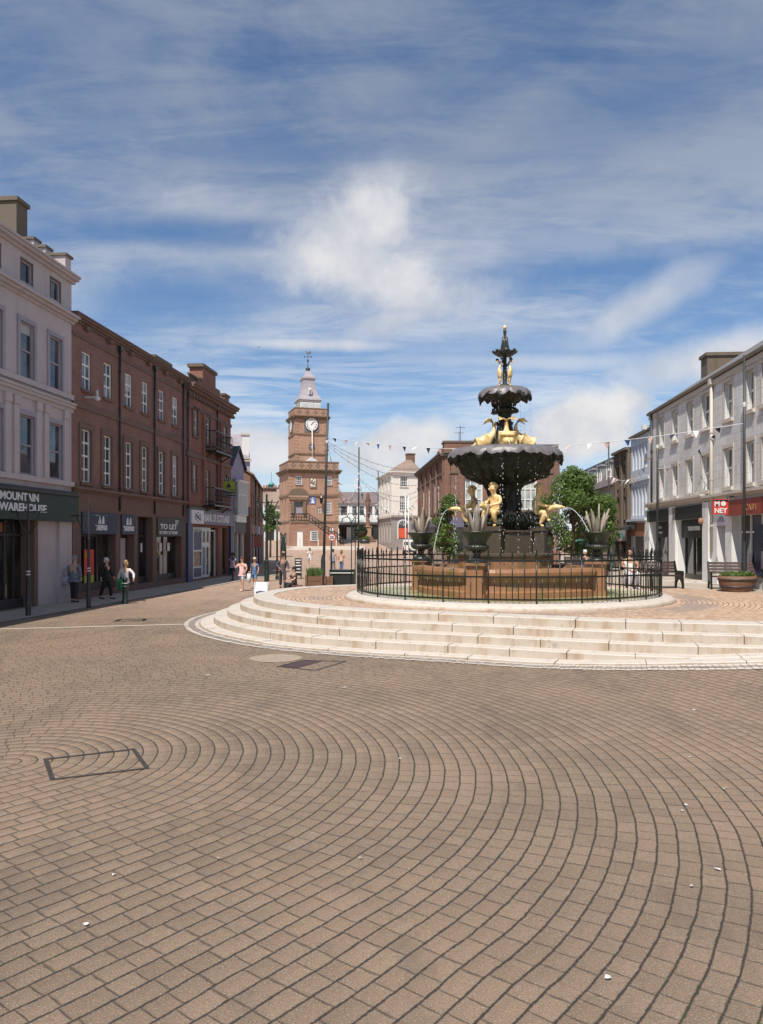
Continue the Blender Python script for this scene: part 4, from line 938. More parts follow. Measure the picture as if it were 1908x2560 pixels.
# ------------------------------------------------------------------ left side of the street
def band(f, par, name, mat, u0, u1, z0, z1, n, n0=-0.05): return MB().fbox(f, u0, u1, n0, n, z0, z1).build(name, mat, par)
def cornice(f, par, mat, u0, u1, z, steps_, name='cornice', dent=0, dz=0.0):
    """stack of (height, projection) boxes from z up, with an optional row of dentils under it"""
    b = MB(); zz = z
    for h, n in steps_: b.fbox(f, u0, u1, -0.1, n, zz, zz + h); zz += h
    if dent:
        k = int((u1 - u0) / dent)
        for i in range(k): u = u0 + (i + .5) * (u1 - u0) / k; b.fbox(f, u - min(dent * .25, .16), u + min(dent * .25, .16), 0.0, steps_[0][1] + .12, z - .16, z - .002)
    return b.build(name, mat, par)
def pipe(f, par, u, z0, z1, mat='dark_paint', r=0.05, n=0.08):
    b = MB(); b.tube([f.pt(u, n, z0), f.pt(u, n, z1)], r, 8); b.fbox(f, u - .11, u + .11, n - .06, n + .1, z1 - .02, z1 + .2)
    z = z0 + 1
    while z < z1: b.lathe([(r + .02, 0), (r + .02, .06)], f.pt(u, n, z), 8); z += 1.8
    return b.build('downpipe', mat, par)

def white_building():
    f = LF; ue = f.up(179); u0 = -9.0; x, y = f.at(ue)
    t = thing('white_building', (x, y, 0), 'tall pale rendered building with a crow stepped gable and a dark green shop sign', 'building')
    w1, w2 = f.up(49), f.up(123); sp = w2 - w1; wd = f.up(84) - w1
    us = [w1 + sp * i for i in (-5, -4, -3, -2, -1, 0, 1)]
    holes = []; rows = ((11.80, 12.58, .78), (8.35, 10.36, 1.0), (4.85, 7.0, 1.08))
    for u in us:
        for z0, z1, k in rows:
            a = u + wd * (1 - k) / 2; holes.append((a, a + wd * k, z0, z1))
    b = MB(); b.wall(f, u0, ue, 4.4, 12.9, holes, .16); mass(b, f, u0, ue, 0.0, 12.9, 9, False)
    gl, gr = f.up(93), f.up(143)
    b.wall(f, gl, ue, 0.0, 4.4, [], .2, n=-0.02); b.build('wall', 'pale_render', t)
    for i, u in enumerate(us):
        for q, (z0, z1, k) in enumerate(rows):
            if i < 3: continue
            a = u + wd * (1 - k) / 2
            window(f, t, a, a + wd * k, z0, z1, 1, 1 if q == 0 else 2, 'lilac_surround', 'glass', n=-.09, edge=.06, surround='lilac_surround' if q else 'dark_stone', sw=.16 if q else .05, sp=.05 if q else .02, heavy=(1,))
    cornice(f, t, 'pale_render', u0, ue + .12, 12.86, ((.10, .12), (.10, .28), (.08, .36), (.14, .10)), 'eaves_cornice')
    cornice(f, t, 'pale_render', u0, ue + .10, 11.22, ((.10, .08), (.10, .22), (.10, .34)), 'upper_cornice')
    cornice(f, t, 'pale_render', u0, ue + .05, 7.62, ((.16, .06), (.12, .16), (.08, .22)), 'floor_cornice')
    band(f, t, 'sill_band', 'pale_render', u0, ue + .03, 8.13, 8.33, .10); band(f, t, 'sill_band', 'pale_render', u0, ue + .03, 4.62, 4.82, .12)
    b = MB()
    for u in us:
        for c in (u - .42, u + wd + .12):
            if c + .3 < ue: b.fbox(f, c, c + .30, -.02, .07, 4.82, 7.30); b.fbox(f, c - .05, c + .35, -.02, .12, 7.30, 7.60)
    b.each('pilaster', 'pale_render', t)
    # shopfront
    s = MB(); s.fbox(f, u0, f.up(181), -.1, .28, 3.19, 4.22); sg = s.build('shop_sign', 'bottle_green', t)
    s = MB(); s.fbox(f, u0, f.up(181), -.1, .36, 4.22, 4.30); s.fbox(f, u0, f.up(181), -.1, .22, 4.30, 4.40); s.build('sign_moulding', 'dark_paint', sg)
    lettering(f, 'MOUNTAIN', f.up(79), f.zp(50, 1252), .38, 'sign_white', sg, n=.285, fit=(f.up(79) - f.up(0)) * 1.22, align='RIGHT', bold=.012)
    lettering(f, 'WAREHOUSE', f.up(98), f.zp(60, 1279), .38, 'sign_white', sg, n=.285, fit=(f.up(98) - f.up(0)) * 1.21, align='RIGHT', bold=.012)
    band(f, t, 'corner_pilaster', 'pale_render', gr, f.up(174), 0.0, 3.19, .10); band(f, t, 'pilaster_base', 'pale_render', gr - .05, f.up(175), 0.0, .35, .15, .101)
    band(f, t, 'stone_pier', 'brown_trim', f.up(84), gl, 0.0, 3.19, .04, -.6)
    sh = MB()
    for u in (-9, -6.5, -4.0, -1.5, f.up(40), f.up(62)): sh.fbox(f, u - .04, u + .04, -.52, -.42, .35, 3.19)
    sh.fbox(f, u0, f.up(84), -.55, -.40, .0, .35); sh.fbox(f, u0, f.up(84), -.5, -.42, 2.62, 2.70); o = sh.build('shop_window', 'dark_paint', t)
    MB().quad(f.pt(u0, -.5, .35), f.pt(f.up(84), -.5, .35), f.pt(f.up(84), -.5, 3.19), f.pt(u0, -.5, 3.19)).build('pane', 'shop_glass', o)
    p = MB(); p.fbox(f, f.up(4), f.up(16), -.49, -.47, 1.1, 2.4); p.fbox(f, f.up(27), f.up(40), -.49, -.47, 2.75, 3.1); p.each('window_poster', 'brown_board', o)
    # gable, chimney, roof
    g = MB()
    for n0, n1, z in ((-.02, -.85, 13.85), (-.85, -1.35, 14.2), (-1.35, -1.9, 14.55), (-1.9, -4.6, 14.9)):
        g.fbox(f, ue - .45, ue - .002, n1, n0 - .001, 12.9, z)
    gb = g.build('crow_stepped_gable', 'pale_render', t)
    g = MB()
    for n0, n1, z in ((.05, -.85, 13.85), (-.8, -1.35, 14.2), (-1.3, -1.9, 14.55)): g.fbox(f, ue - .52, ue + .06, n1 - .02, n0, z, z + .10)
    g.build('coping', 'dark_stone', gb)
    chimney(f, t, ue - .75, ue + .02, -5.2, -1.9, 12.9, 16.0, 'dark_stone', 'dark_stone')
    r = MB(); gable_roof(r, f, u0, ue - .46, 12.95, 9, 2.2, .1); r.build('roof', 'grey_slate', t)
white_building()

def brick_building():
    f = LF; a, e = f.up(179.5), f.up(464); x, y = f.at((a + e) / 2)
    t = thing('brick_building', (x, y, 0), 'long dark red brick building with white sash windows above empty shops', 'building')
    top = [(205, 228), (260, 280), (312.5, 331), (355, 371), (397, 411), (431, 445)]; low = [(203, 227), (257.5, 279), (312, 330), (353, 369), (396, 410), (430.5, 443)]
    H = [(f.up(p), f.up(q), 8.80, 10.37) for p, q in top] + [(f.up(p), f.up(q), 4.90, 7.12) for p, q in low]
    bays = [(f.up(201), f.up(288)), (f.up(300), f.up(334)), (f.up(343), f.up(381)), (f.up(391), f.up(453))]
    S_ = [(p, q, .30, 3.62) for p, q in bays]
    b = MB(); b.wall(f, a, e, 4.55, 11.45, H, .16); mass(b, f, a, e, 0, 11.45, 10); b.build('wall', 'brown_brick', t)
    b = MB(); b.wall(f, a, e, 0.0, 4.55, S_, .5, n=.03); b.build('shopfront_wall', 'brown_trim', t)
    for i, (u0, u1, z0, z1) in enumerate(H): window(f, t, u0, u1, z0, z1, 2, 3 if i < 6 else 4, 'white_paint', 'curtain_glass' if i < 6 else 'glass', n=-.09, edge=.06, bar=.045, sill='brown_trim', surround=None if i < 6 else 'brown_trim', sw=.22, sp=.05, heavy=(1, 2, 3))
    cornice(f, t, 'brown_trim', a, e, 11.42, ((.10, .08), (.10, .16), (.10, .24), (.06, .28)), dent=2.1)
    band(f, t, 'string_course', 'brown_trim', a, e, 7.95, 8.17, .06); band(f, t, 'frieze', 'brown_trim', a, e, 10.85, 11.0, .05)
    cornice(f, t, 'brown_trim', a, e, 4.45, ((.10, .10), (.12, .22)), 'shop_cornice')
    for px in (296.5, 384, 456): pipe(f, t, f.up(px), 3.8, 11.2)
    for i, (p, q) in enumerate(bays):
        w = MB(); k = 3 if i == 0 else 2
        for j in range(k + 1): u = p + (q - p) * j / k; w.fbox(f, u - .04, u + .04, -.42, -.34, .5, 3.55)
        w.fbox(f, p, q, -.45, -.30, .30, .62); w.fbox(f, p, q, -.42, -.345, 2.62, 2.70)
        o = w.build('shop_window', 'dark_paint', t); MB().quad(f.pt(p, -.4, .4), f.pt(q, -.4, .4), f.pt(q, -.4, 3.6), f.pt(p, -.4, 3.6)).build('pane', 'shop_glass', o)
        if i in (1, 2):
            d = MB(); d.fbox(f, p + (q - p) * .1, p + (q - p) * (.95 if i == 1 else .55), -.39, -.37, .7, 2.55 if i == 1 else 1.5); d.build('window_board', 'far_stucco' if i == 1 else 'brown_board', o)
        if i == 3: MB().fbox(f, p + (q - p) * .38, p + (q - p) * .62, -.39, -.36, .55, 1.65).build('window_board', 'buff_stone', o)
        if i > 1: MB().fbox(f, p + (q - p) * .36, p + (q - p) * .46, -.385, -.355, 1.85, 2.3).fbox(f, p + (q - p) * .68, p + (q - p) * .78, -.385, -.355, 1.85, 2.3).each('paper_notice', 'sign_white', o)
    m = MB(); u = f.up(228); m.fbox(f, u, f.up(252), -.33, -.31, .95, 2.05); o = m.build('window_poster', 'sign_red', t); MB().fbox(f, u, f.up(252), -.33, -.308, .62, .93).build('poster_foot', 'sign_yellow', o)
    lettering(f, 'BIG', u + .06, 1.70, .30, 'sign_yellow', o, n=-.305, wide=.75)
    for p, q, tx, wt in ((201, 289, 248, 29), (300, 334, 317, 26)):
        o = MB().fbox(f, f.up(p), f.up(q), -.15, .10, 2.72, 3.64).build('shop_sign', 'navy', t)
        c = f.up(tx); l = MB()
        for s in (-.30, .02): l.extrude([f.pt(c + s, .105, 3.17), f.pt(c + s + .10, .105, 3.50), f.pt(c + s + .22, .105, 3.50), f.pt(c + s + .26, .105, 3.17)], f.n * .012)
        l.build('emblem', 'sign_white', o); lettering(f, 'TRESPASS', c, 2.90, .30, 'sign_white', o, n=.105, align='CENTER', bold=.016, fit=f.up(tx + wt / 2) - f.up(tx - wt / 2))
    o = MB().fbox(f, f.up(390), f.up(454), -.15, .09, 2.66, 3.64).build('shop_sign', 'sign_black', t); c = f.up(418)
    lettering(f, 'TO LET', c, 3.04, .38, 'sign_white', o, n=.095, align='CENTER', bold=.012, fit=f.up(440) - f.up(398)); lettering(f, '01292 271030', c, 2.78, .22, 'sign_white', o, n=.095, align='CENTER', bold=.006, fit=f.up(442) - f.up(397)); lettering(f, 'GRAHAM\nSIBBALD', f.up(434), 3.47, .12, 'sign_white', o, n=.095)
    l = MB(); u = f.up(212); l.fbox(f, u - .12, u + .02, .03, .5, 8.42, 8.47); l.ball(f.pt(u, .55, 8.40), (.14, .14, .10), 10); l.tube([f.pt(u, .55, 8.45), f.pt(u, .55, 8.75)], .05, 6); l.build('wall_lamp', 'lamp_glass', t)
brick_building()

def iron_balcony(f, par, u0, u1, n0, n1, z0, z1):
    b = MB(); b.fbox(f, u0, u1, n0, n1, z0, z0 + .08)
    for z in (z0 + .25, z1 - .05): b.fbox(f, u0, u1, n1 - .03, n1, z, z + .05); b.fbox(f, u0, u0 + .03, n0, n1 - .03, z, z + .05); b.fbox(f, u1 - .03, u1, n0, n1 - .03, z, z + .05)
    k = 12
    for i in range(k + 1):
        u = u0 + .02 + (u1 - u0 - .04) * i / k; b.tube([f.pt(u, n1 - .015, z0 + .05), f.pt(u, n1 + .10, z0 + (z1 - z0) * .3), f.pt(u, n1 - .015, z1)], .014, 5)
        if i < k: b.lathe([(.05, 0), (.07, .04), (.05, .08)], f.pt(u + (u1 - u0) / k / 2, n1, z0 + (z1 - z0) * .55), 6)
    for i in range(4):
        n = n0 + (n1 - n0) * i / 4
        for u in (u0 + .015, u1 - .015): b.tube([f.pt(u, n, z0 + .05), f.pt(u, n, z1)], .014, 5)
    for u in (u0 + .1, u1 - .1): b.tube([f.pt(u, n1 - .1, z0), f.pt(u, n0 + .15, z0 - .35), f.pt(u, n0, z0 - .6)], [.05, .045, .03], 6)
    return b.build('balcony', 'iron_paint', par)
def bank_building():
    f = LF; a, e = f.up(465), f.up(577); x, y = f.at((a + e) / 2)
    t = thing('bank_building', (x, y, 0), 'red sandstone bank with iron balconies, roof parapets and a blue corner shopfront', 'building')
    W2 = [(483, 493.5, 1024, 1087), (511, 524, 1040, 1107), (558, 566, 1064, 1118)]; W1 = [(481, 491, 1161, 1225), (510, 523, 1174, 1262), (557, 566, 1186, 1235)]
    H = [(f.up(p), f.up(q), f.zp(p, d), f.zp(p, c)) for p, q, c, d in W2] + [(f.up(p), f.up(q), f.zp(p, d), f.zp(p, c)) for p, q, c, d in W1]
    so = [(f.up(478), f.up(546), .10, 3.25), (f.up(556), f.up(571), .10, 3.25)]
    b = MB(); b.wall(f, a, e, 0, 11.2, H + so, .3); mass(b, f, a, e, 0, 11.2, 10); b.build('wall', 'red_sandstone', t)
    for i, (u0, u1, z0, z1) in enumerate(H): window(f, t, u0, u1, z0, z1, 2, 3 if i % 3 != 1 else 4, 'white_paint', 'glass', n=-.1, sill='brown_trim', surround='brown_trim', sw=.2, sp=.07, bar=.05)
    cornice(f, t, 'brown_trim', a, e + .35, 11.0, ((.18, .12), (.16, .30), (.14, .48), (.10, .55)), dent=.5)
    band(f, t, 'frieze', 'brown_trim', a, e + .02, 10.2, 10.4, .08); band(f, t, 'string_course', 'brown_trim', a, e + .02, 7.35, 7.6, .10)
    p = MB(); ua, ub = f.up(505), f.up(552)
    p.fbox(f, ua, ua + .30, -.02, .16, 4.6, 10.2); p.fbox(f, ub - .30, ub, -.02, .16, 4.6, 10.2); p.each('pilaster', 'red_sandstone', t)
    iron_balcony(f, t, ua + .2, ub - .2, 0, .85, 7.9, 9.2); iron_balcony(f, t, ua + .2, ub - .2, 0, .75, 4.55, 5.7)
    pipe(f, t, f.up(541), 4.4, 11); pipe(f, t, f.up(467.5), 0, 11)
    q = MB(); q.fbox(f, a - 1.2, a + 1.2, -3.2, -1.4, 11.2, 12.7); q.fbox(f, f.up(513), f.up(545), -1.0, -.15, 11.45, 13.2); q.fbox(f, f.up(545), f.up(556), -.9, -.15, 11.45, 12.4); q.fbox(f, f.up(566), e, -.8, -.12, 11.45, 12.25); q.fbox(f, f.up(503), f.up(513), -.9, -.15, 11.45, 12.3); o = q.each('parapet', 'red_sandstone', t)
    q = MB(); q.fbox(f, a - 1.3, a + 1.3, -3.3, -1.3, 12.7, 12.9); q.fbox(f, f.up(511), f.up(546), -1.1, -.05, 13.2, 13.4); q.fbox(f, f.up(565), e + .1, -.9, -.05, 12.25, 12.4); q.fbox(f, f.up(502), f.up(511) - .01, -.95, -.1, 12.3, 12.42); q.each('coping', 'dark_stone', o)
    q = MB()
    for i in range(9): u = f.up(484) + (f.up(503) - f.up(484)) * i / 8; q.tube([f.pt(u, -.3, 11.5), f.pt(u, -.3, 12.3)], .05, 6)
    q.fbox(f, f.up(483), f.up(503), -.38, -.22, 12.3, 12.4)
    for i in range(5): u = f.up(556) + (f.up(566) - f.up(556)) * i / 4; q.tube([f.pt(u, -.3, 11.5), f.pt(u, -.3, 12.15)], .05, 6)
    q.build('balustrade', 'dark_stone', t)
    s = MB().fbox(f, f.up(464.5), f.up(579), -.1, .20, 3.40, 4.28).build('shop_sign', 'fascia_grey', t)
    MB().fbox(f, f.up(464), f.up(580), -.1, .26, 4.28, 4.38).build('sign_moulding', 'dark_paint', s)
    l = MB(); l.fbox(f, f.up(468), f.up(498), .20, .30, 3.42, 4.22); lg = l.build('logo_panel', 'sign_white', s)
    c = (f.up(468) + f.up(497)) / 2; k = MB()
    for s1, s2 in ((-1, -1), (-1, 1)): k.extrude([f.pt(c + .46 * s1 - .05, .305, 3.82 - .17 * s1 * s2 - .04), f.pt(c + .46 * s1 + .02, .305, 3.82 - .17 * s1 * s2 + .05), f.pt(c - .46 * s1 + .05, .305, 3.82 + .17 * s1 * s2 + .04), f.pt(c - .46 * s1 - .02, .305, 3.82 + .17 * s1 * s2 - .05)], f.n * (.012 + .004 * s2))
    for du, dz in ((0, .25), (0, -.25), (.48, 0), (-.48, 0)): k.extrude([f.pt(c + du + .085 * math.cos(j), .306, 3.82 + dz + .05 * math.sin(j)) for j in [i * .785 for i in range(8)]], f.n * .012)
    k.build('emblem', 'bank_blue', lg)
    lettering(f, '\u00d7BANK OF SCOTLAND', f.up(500), 3.60, .66, 'sign_white', s, n=.205, fit=f.up(566) - f.up(500), bold=.022)
    for p_, q_ in ((464.5, 476), (572, 579)): band(f, t, 'shop_pilaster', 'bank_blue', f.up(p_), f.up(q_), 0.0, 3.40, .16)
    w = MB(); p_, q_ = so[0][:2]; us = [p_ + .03, f.up(492), f.up(513), f.up(521.5), f.up(531), q_ - .05]
    for u in us: w.fbox(f, u - .05, u + .05, -.30, -.20, .1, 3.0)
    for z in (.1, .75, 1.75, 3.0): w.fbox(f, p_, f.up(513), -.29, -.21, z, z + .09)
    w.fbox(f, p_, q_, -.29, -.21, 3.0, 3.1); w.fbox(f, f.up(513), f.up(531), -.29, -.2, 2.1, 2.3); o = w.build('shop_window', 'white_paint', t)
    MB().quad(f.pt(p_, -.26, .1), f.pt(q_, -.26, .1), f.pt(q_, -.26, 3.25), f.pt(p_, -.26, 3.25)).build('pane', 'shop_glass', o); MB().fbox(f, f.up(493), f.up(512), -.255, -.235, 1.85, 2.95).fbox(f, f.up(493), f.up(512), -.255, -.235, .2, .74).each('window_poster', 'bank_blue', o)
    d = MB()
    for u0, u1 in ((513.5, 521.5), (521.5, 530.5)):
        p_, q_ = f.up(u0) + .06, f.up(u1) - .06
        for A in ((p_, p_ + .06, .12, 2.1), (q_ - .06, q_, .12, 2.1), (p_ + .06, q_ - .06, .12, .25), (p_ + .06, q_ - .06, 2.0, 2.1)): d.fbox(f, A[0], A[1], -.24, -.17, A[2], A[3])
    dd = d.build('glass_doors', 'white_paint', t); MB().fbox(f, f.up(521), f.up(522.2), -.17, -.12, .9, 1.3).build('handle', 'sign_white', dd)
    w = MB(); p_, q_ = so[1][:2]; w.fbox(f, p_, q_, -.29, -.22, .1, .5); o = w.build('shop_window', 'dark_paint', t); MB().quad(f.pt(p_, -.26, .5), f.pt(q_, -.26, .5), f.pt(q_, -.26, 3.25), f.pt(p_, -.26, 3.25)).build('pane', 'shop_glass', o)
bank_building()

def agent_board():
    c = P(572.5, 1217, 51.2); t = thing('letting_board', c, 'yellow and black TO LET board with a dark triangle jutting out over the bank corner', 'sign board')
    w, h = .86, 1.22; o = MB().box(c, (w, .06, h)).build('board', 'sign_black', t)
    MB().box(c + Vector((0, -.035, 0)), (w - .06, .02, .74)).build('yellow_panel', 'sign_yellow', o)
    f = Fac((c.x, c.y - .05), (c.x + 1, c.y - .05), (0, -1))
    lettering(f, 'TO LET', 0, c.z + .42, .24, 'sign_white', o, n=-.005, align='CENTER', bold=.006); lettering(f, '01387 264333', 0, c.z - .54, .14, 'sign_white', o, n=-.005, align='CENTER', bold=.004); lettering(f, 'SHEPHERD', 0, c.z - .24, .14, 'sign_black', o, n=.0, align='CENTER')
    k = MB(); k.extrude([f.pt(-.18, 0, c.z - .05), f.pt(.18, 0, c.z - .05), f.pt(0, 0, c.z + .28)], (0, -.015, 0)); k.extrude([f.pt(-.3, 0, c.z - .31), f.pt(.3, 0, c.z - .31), f.pt(.3, 0, c.z - .29), f.pt(-.3, 0, c.z - .29)], (0, -.012, 0)); k.build('emblem', 'navy', o)
    b = MB(); b.tube([c + Vector((-.40, .05, .5)), c + Vector((-.85, .4, .5))], .03, 6); b.tube([c + Vector((-.40, .05, -.4)), c + Vector((-.85, .4, -.4))], .03, 6); b.build('bracket', 'iron_paint', t)
agent_board()

def gable_house():
    f = LF; a, e = f.up(577.6), f.up(610); x, y = f.at((a + e) / 2)
    t = thing('gabled_house', (x, y, 0), 'narrow lilac grey gabled house with a tall bright bay window beside the bank', 'house')
    b = MB(); b.wall(f, a, e, 0, 7.7, [(a + .5, e - .5, .2, 2.9)], .3); mass(b, f, a, e, 0, 7.7, 8, False); b.add([f.pt(a, 0, 7.7), f.pt(e, 0, 7.7), f.pt((a + e) / 2, 0, 9.0)], [(0, 1, 2)]); b.build('wall', 'lilac_render', t)
    m = (a + e) / 2; r = MB()
    for s, q in ((a - .15, -1), (e + .15, 1)): r.hexa([f.pt(s, .2, 7.55), f.pt(m, .2, 9.02), f.pt(m, -8, 9.02), f.pt(s, -8, 7.55), f.pt(s, .2, 7.68), f.pt(m, .2, 9.15), f.pt(m, -8, 9.15), f.pt(s, -8, 7.68)])
    r.build('roof', 'dark_paint', t)
    w = MB(); z0, z1 = 4.2, 6.55
    for i in range(6): u = a + .6 + (e - a - 1.0) * i / 5; w.fbox(f, u - .04, u + .04, .30, .42, z0, z1)
    for z in (z0, 5.6, z1 - .06): w.fbox(f, a + .55, e - .35, .29, .40, z, z + .07)
    w.fbox(f, a + .5, e - .3, 0, .28, z0 - .5, z0); w.fbox(f, a + .5, e - .3, 0, .5, z1, z1 + .1); o = w.build('bay_window', 'white_paint', t); MB().fbox(f, a + .6, e - .4, .05, .33, z0, z1).build('pane', 'pale_glass', o)  # pale pane colour stands in for sunlight reflected in the bay
    s = MB().fbox(f, a + .2, e - .1, -.05, .18, 2.95, 3.75).build('shop_sign', 'sign_black', t); MB().fbox(f, a + .15, e - .05, .0, .22, 3.75, 3.85).fbox(f, a + .1, a + .2, -.05, .2, 2.9, 3.75).build('sign_moulding', 'buff_stone', s)
    w = MB()
    for u in (a + .3, (a + e) / 2 - .3, e - .6): w.fbox(f, u, u + .28, -.1, .06, 0, 2.95)
    w.each('shop_pilaster', 'buff_stone', t); MB().quad(f.pt(a, -.25, .2), f.pt(e, -.25, .2), f.pt(e, -.25, 3), f.pt(a, -.25, 3)).build('shop_window', 'shop_glass', t)
gable_house()
def chimney_house():
    f = Fac((-14.5, 62.4), (-10.95, 63.3), (0, -1)); x, y = f.at(2)
    t = thing('slate_roofed_house', (x, y, 0), 'house with a steep pale slate roof and one tall white chimney behind the lilac gable', 'house')
    e = f.len; b = MB(); b.wall(f, 0, e, 0, 9.2, [], .2); mass(b, f, 0, e, 0, 9.2, 6, False); gable_ends(b, f, (0, e), 9.2, 6, 2.4); b.build('wall', 'lilac_render', t)
    r = MB(); gable_roof(r, f, -.1, e - .05, 9.2, 6, 2.3, .2); r.build('roof', 'light_slate', t); band(f, t, 'eaves', 'buff_stone', -.1, e + .12, 8.95, 9.2, .2)
    c = chimney(f, t, e - .62, e - .05, -1.1, -.35, 9.2, 11.2, 'white_render', 'buff_stone'); d = MB(); d.extrude([f.pt(.9, .1, 9.3), f.pt(1.7, .1, 9.3), f.pt(1.3, .1, 10.2)], f.n * -1.5); d.build('dormer', 'grey_slate', t)
    b = MB(); b.fbox(f, e - .7, e + .05, -.2, .15, 7.6, 8.1); b.fbox(f, e - .6, e + .0, -.2, .1, 7.0, 7.5); b.build('quoin', 'buff_stone', t)
chimney_house()
def long_building():
    f = Fac((-9.95, 57.6), (-12.4, 79.5), (1, 0)); x, y = f.at(10); L = f.len
    t = thing('terraced_building', (x, y, 0), 'long low reddish terrace in shade running back towards the clock tower', 'building')
    H = [(u, u + 1.0, 4.4, 6.2) for u in (1.2, 4.2, 7.5, 10.5, 13.5, 16.5, 19.3)]; Sx = [(.6, 3.4, .2, 2.9), (4.2, 8.2, .2, 2.9), (9.2, 13, .2, 2.9), (14, 17.8, .2, 2.9), (18.4, 21.4, .2, 2.9)]
    b = MB(); b.wall(f, 0, L, 0, 7.5, H + Sx, .25); mass(b, f, 0, L, 0, 7.5, 7, False); gable_ends(b, f, (0, L), 7.5, 7, 2.0); b.build('wall', 'old_sandstone', t)
    for h in H: window(f, t, *h, 2, 2, 'white_paint', 'glass', n=-.1, sill='brown_trim')
    r = MB(); gable_roof(r, f, -.15, L + .1, 7.5, 7, 2.0, .25); r.build('roof', 'rust_roof', t); pipe(f, t, 6.3, 0, 7.4); pipe(f, t, 12.2, 0, 7.4)
    for i, (p, q, z0, z1) in enumerate(Sx):
        o = MB().fbox(f, p, q, -.05, .14, 2.95, 3.65).build('shop_sign', ('brown_board', 'sign_black', 'lilac_render', 'navy', 'brown_board')[i], t); w = MB()
        for u in (p, (p + q) / 2, q - .1): w.fbox(f, u, u + .1, -.2, -.1, .2, 2.9)
        o = w.build('shop_window', 'buff_stone', t); MB().quad(f.pt(p, -.18, .2), f.pt(q, -.18, .2), f.pt(q, -.18, 2.9), f.pt(p, -.18, 2.9)).build('pane', 'shop_glass', o)
    for i in range(6): band(f, t, 'shop_pilaster', 'buff_stone' if i % 2 else 'lilac_render', (0.05, 3.5, 8.4, 13.15, 17.9, 21.5)[i], (.5, 4.1, 9.1, 13.9, 18.3, 21.9)[i], 0, 3.7, .10)
    chimney(f, t, 8.6, 9.4, -4, -2.6, 8.5, 10.1, 'old_sandstone', 'dark_stone', 3); chimney(f, t, 17.6, 18.4, -4, -2.6, 8.5, 10.1, 'old_sandstone', 'dark_stone', 3)
long_building()
def hanging_sign(name, px0, px1, py0, py1, Y, mat, label, side=-1, txt=None, tm='sign_white', arm=.5):
    a, b_ = P(px0, py0, Y), P(px1, py1, Y); c = (a + b_) / 2; t = thing(name, c, label, 'sign')
    o = MB().box(c, (b_.x - a.x, .06, a.z - b_.z)).build('board', mat, t); h = (a.z - b_.z) / 2
    MB().tube([c + Vector((-.3 * side * -1, 0, h + .1)), c + Vector((side * arm, .05, h + .1))], .025, 6).tube([c + Vector((.25, 0, h)), c + Vector((.25, 0, h + .1))], .012, 5).tube([c + Vector((-.25, 0, h)), c + Vector((-.25, 0, h + .1))], .012, 5).build('bracket', 'iron_paint', t)
    return o, c, h
hanging_sign('hanging_sign', 635, 655, 1341, 1368, 57.0, 'brown_board', 'plain rust red square sign hanging over the shaded pavement before the clock tower', -1)

# ------------------------------------------------------------------ the clock tower
def quatre(b, f, u, z, n, s):
    """dark lobes in a cross, coloured to stand in for pierced holes"""
    for du, dz in ((.5, 0), (-.5, 0), (0, .5), (0, -.5)): b.lathe([(s * .1, 0), (s * .42, 0)], (0, 0, 0), 4) if False else b.extrude([f.pt(u + du * s + .30 * s * math.cos(j * 1.047), n, z + dz * s + .30 * s * math.sin(j * 1.047)) for j in range(6)], f.n * .012)
def iron_lattice(b, f, a, c, n, h, k):
    """balustrade from a=(u,z) to c=(u,z): rails, bars and scroll rings"""
    pt = lambda t, dz: f.pt(a[0] + (c[0] - a[0]) * t, n, a[1] + (c[1] - a[1]) * t + dz)
    for dz in (.08, h): b.tube([pt(0, dz), pt(1, dz)], .06, 6)
    for i in range(k + 1): b.tube([pt(i / k, 0), pt(i / k, h)], .04, 5)
    for i in range(k):
        for dz in (.33, .72):
            m = pt((i + .5) / k, h * dz); r = min(h * .2, .5 * abs(c[0] - a[0]) / k)
            b.tube([m + f.u * r * math.cos(q) + Vector((0, 0, r * math.sin(q))) for q in [j * .785 for j in range(9)]], .035, 5, cap=False)
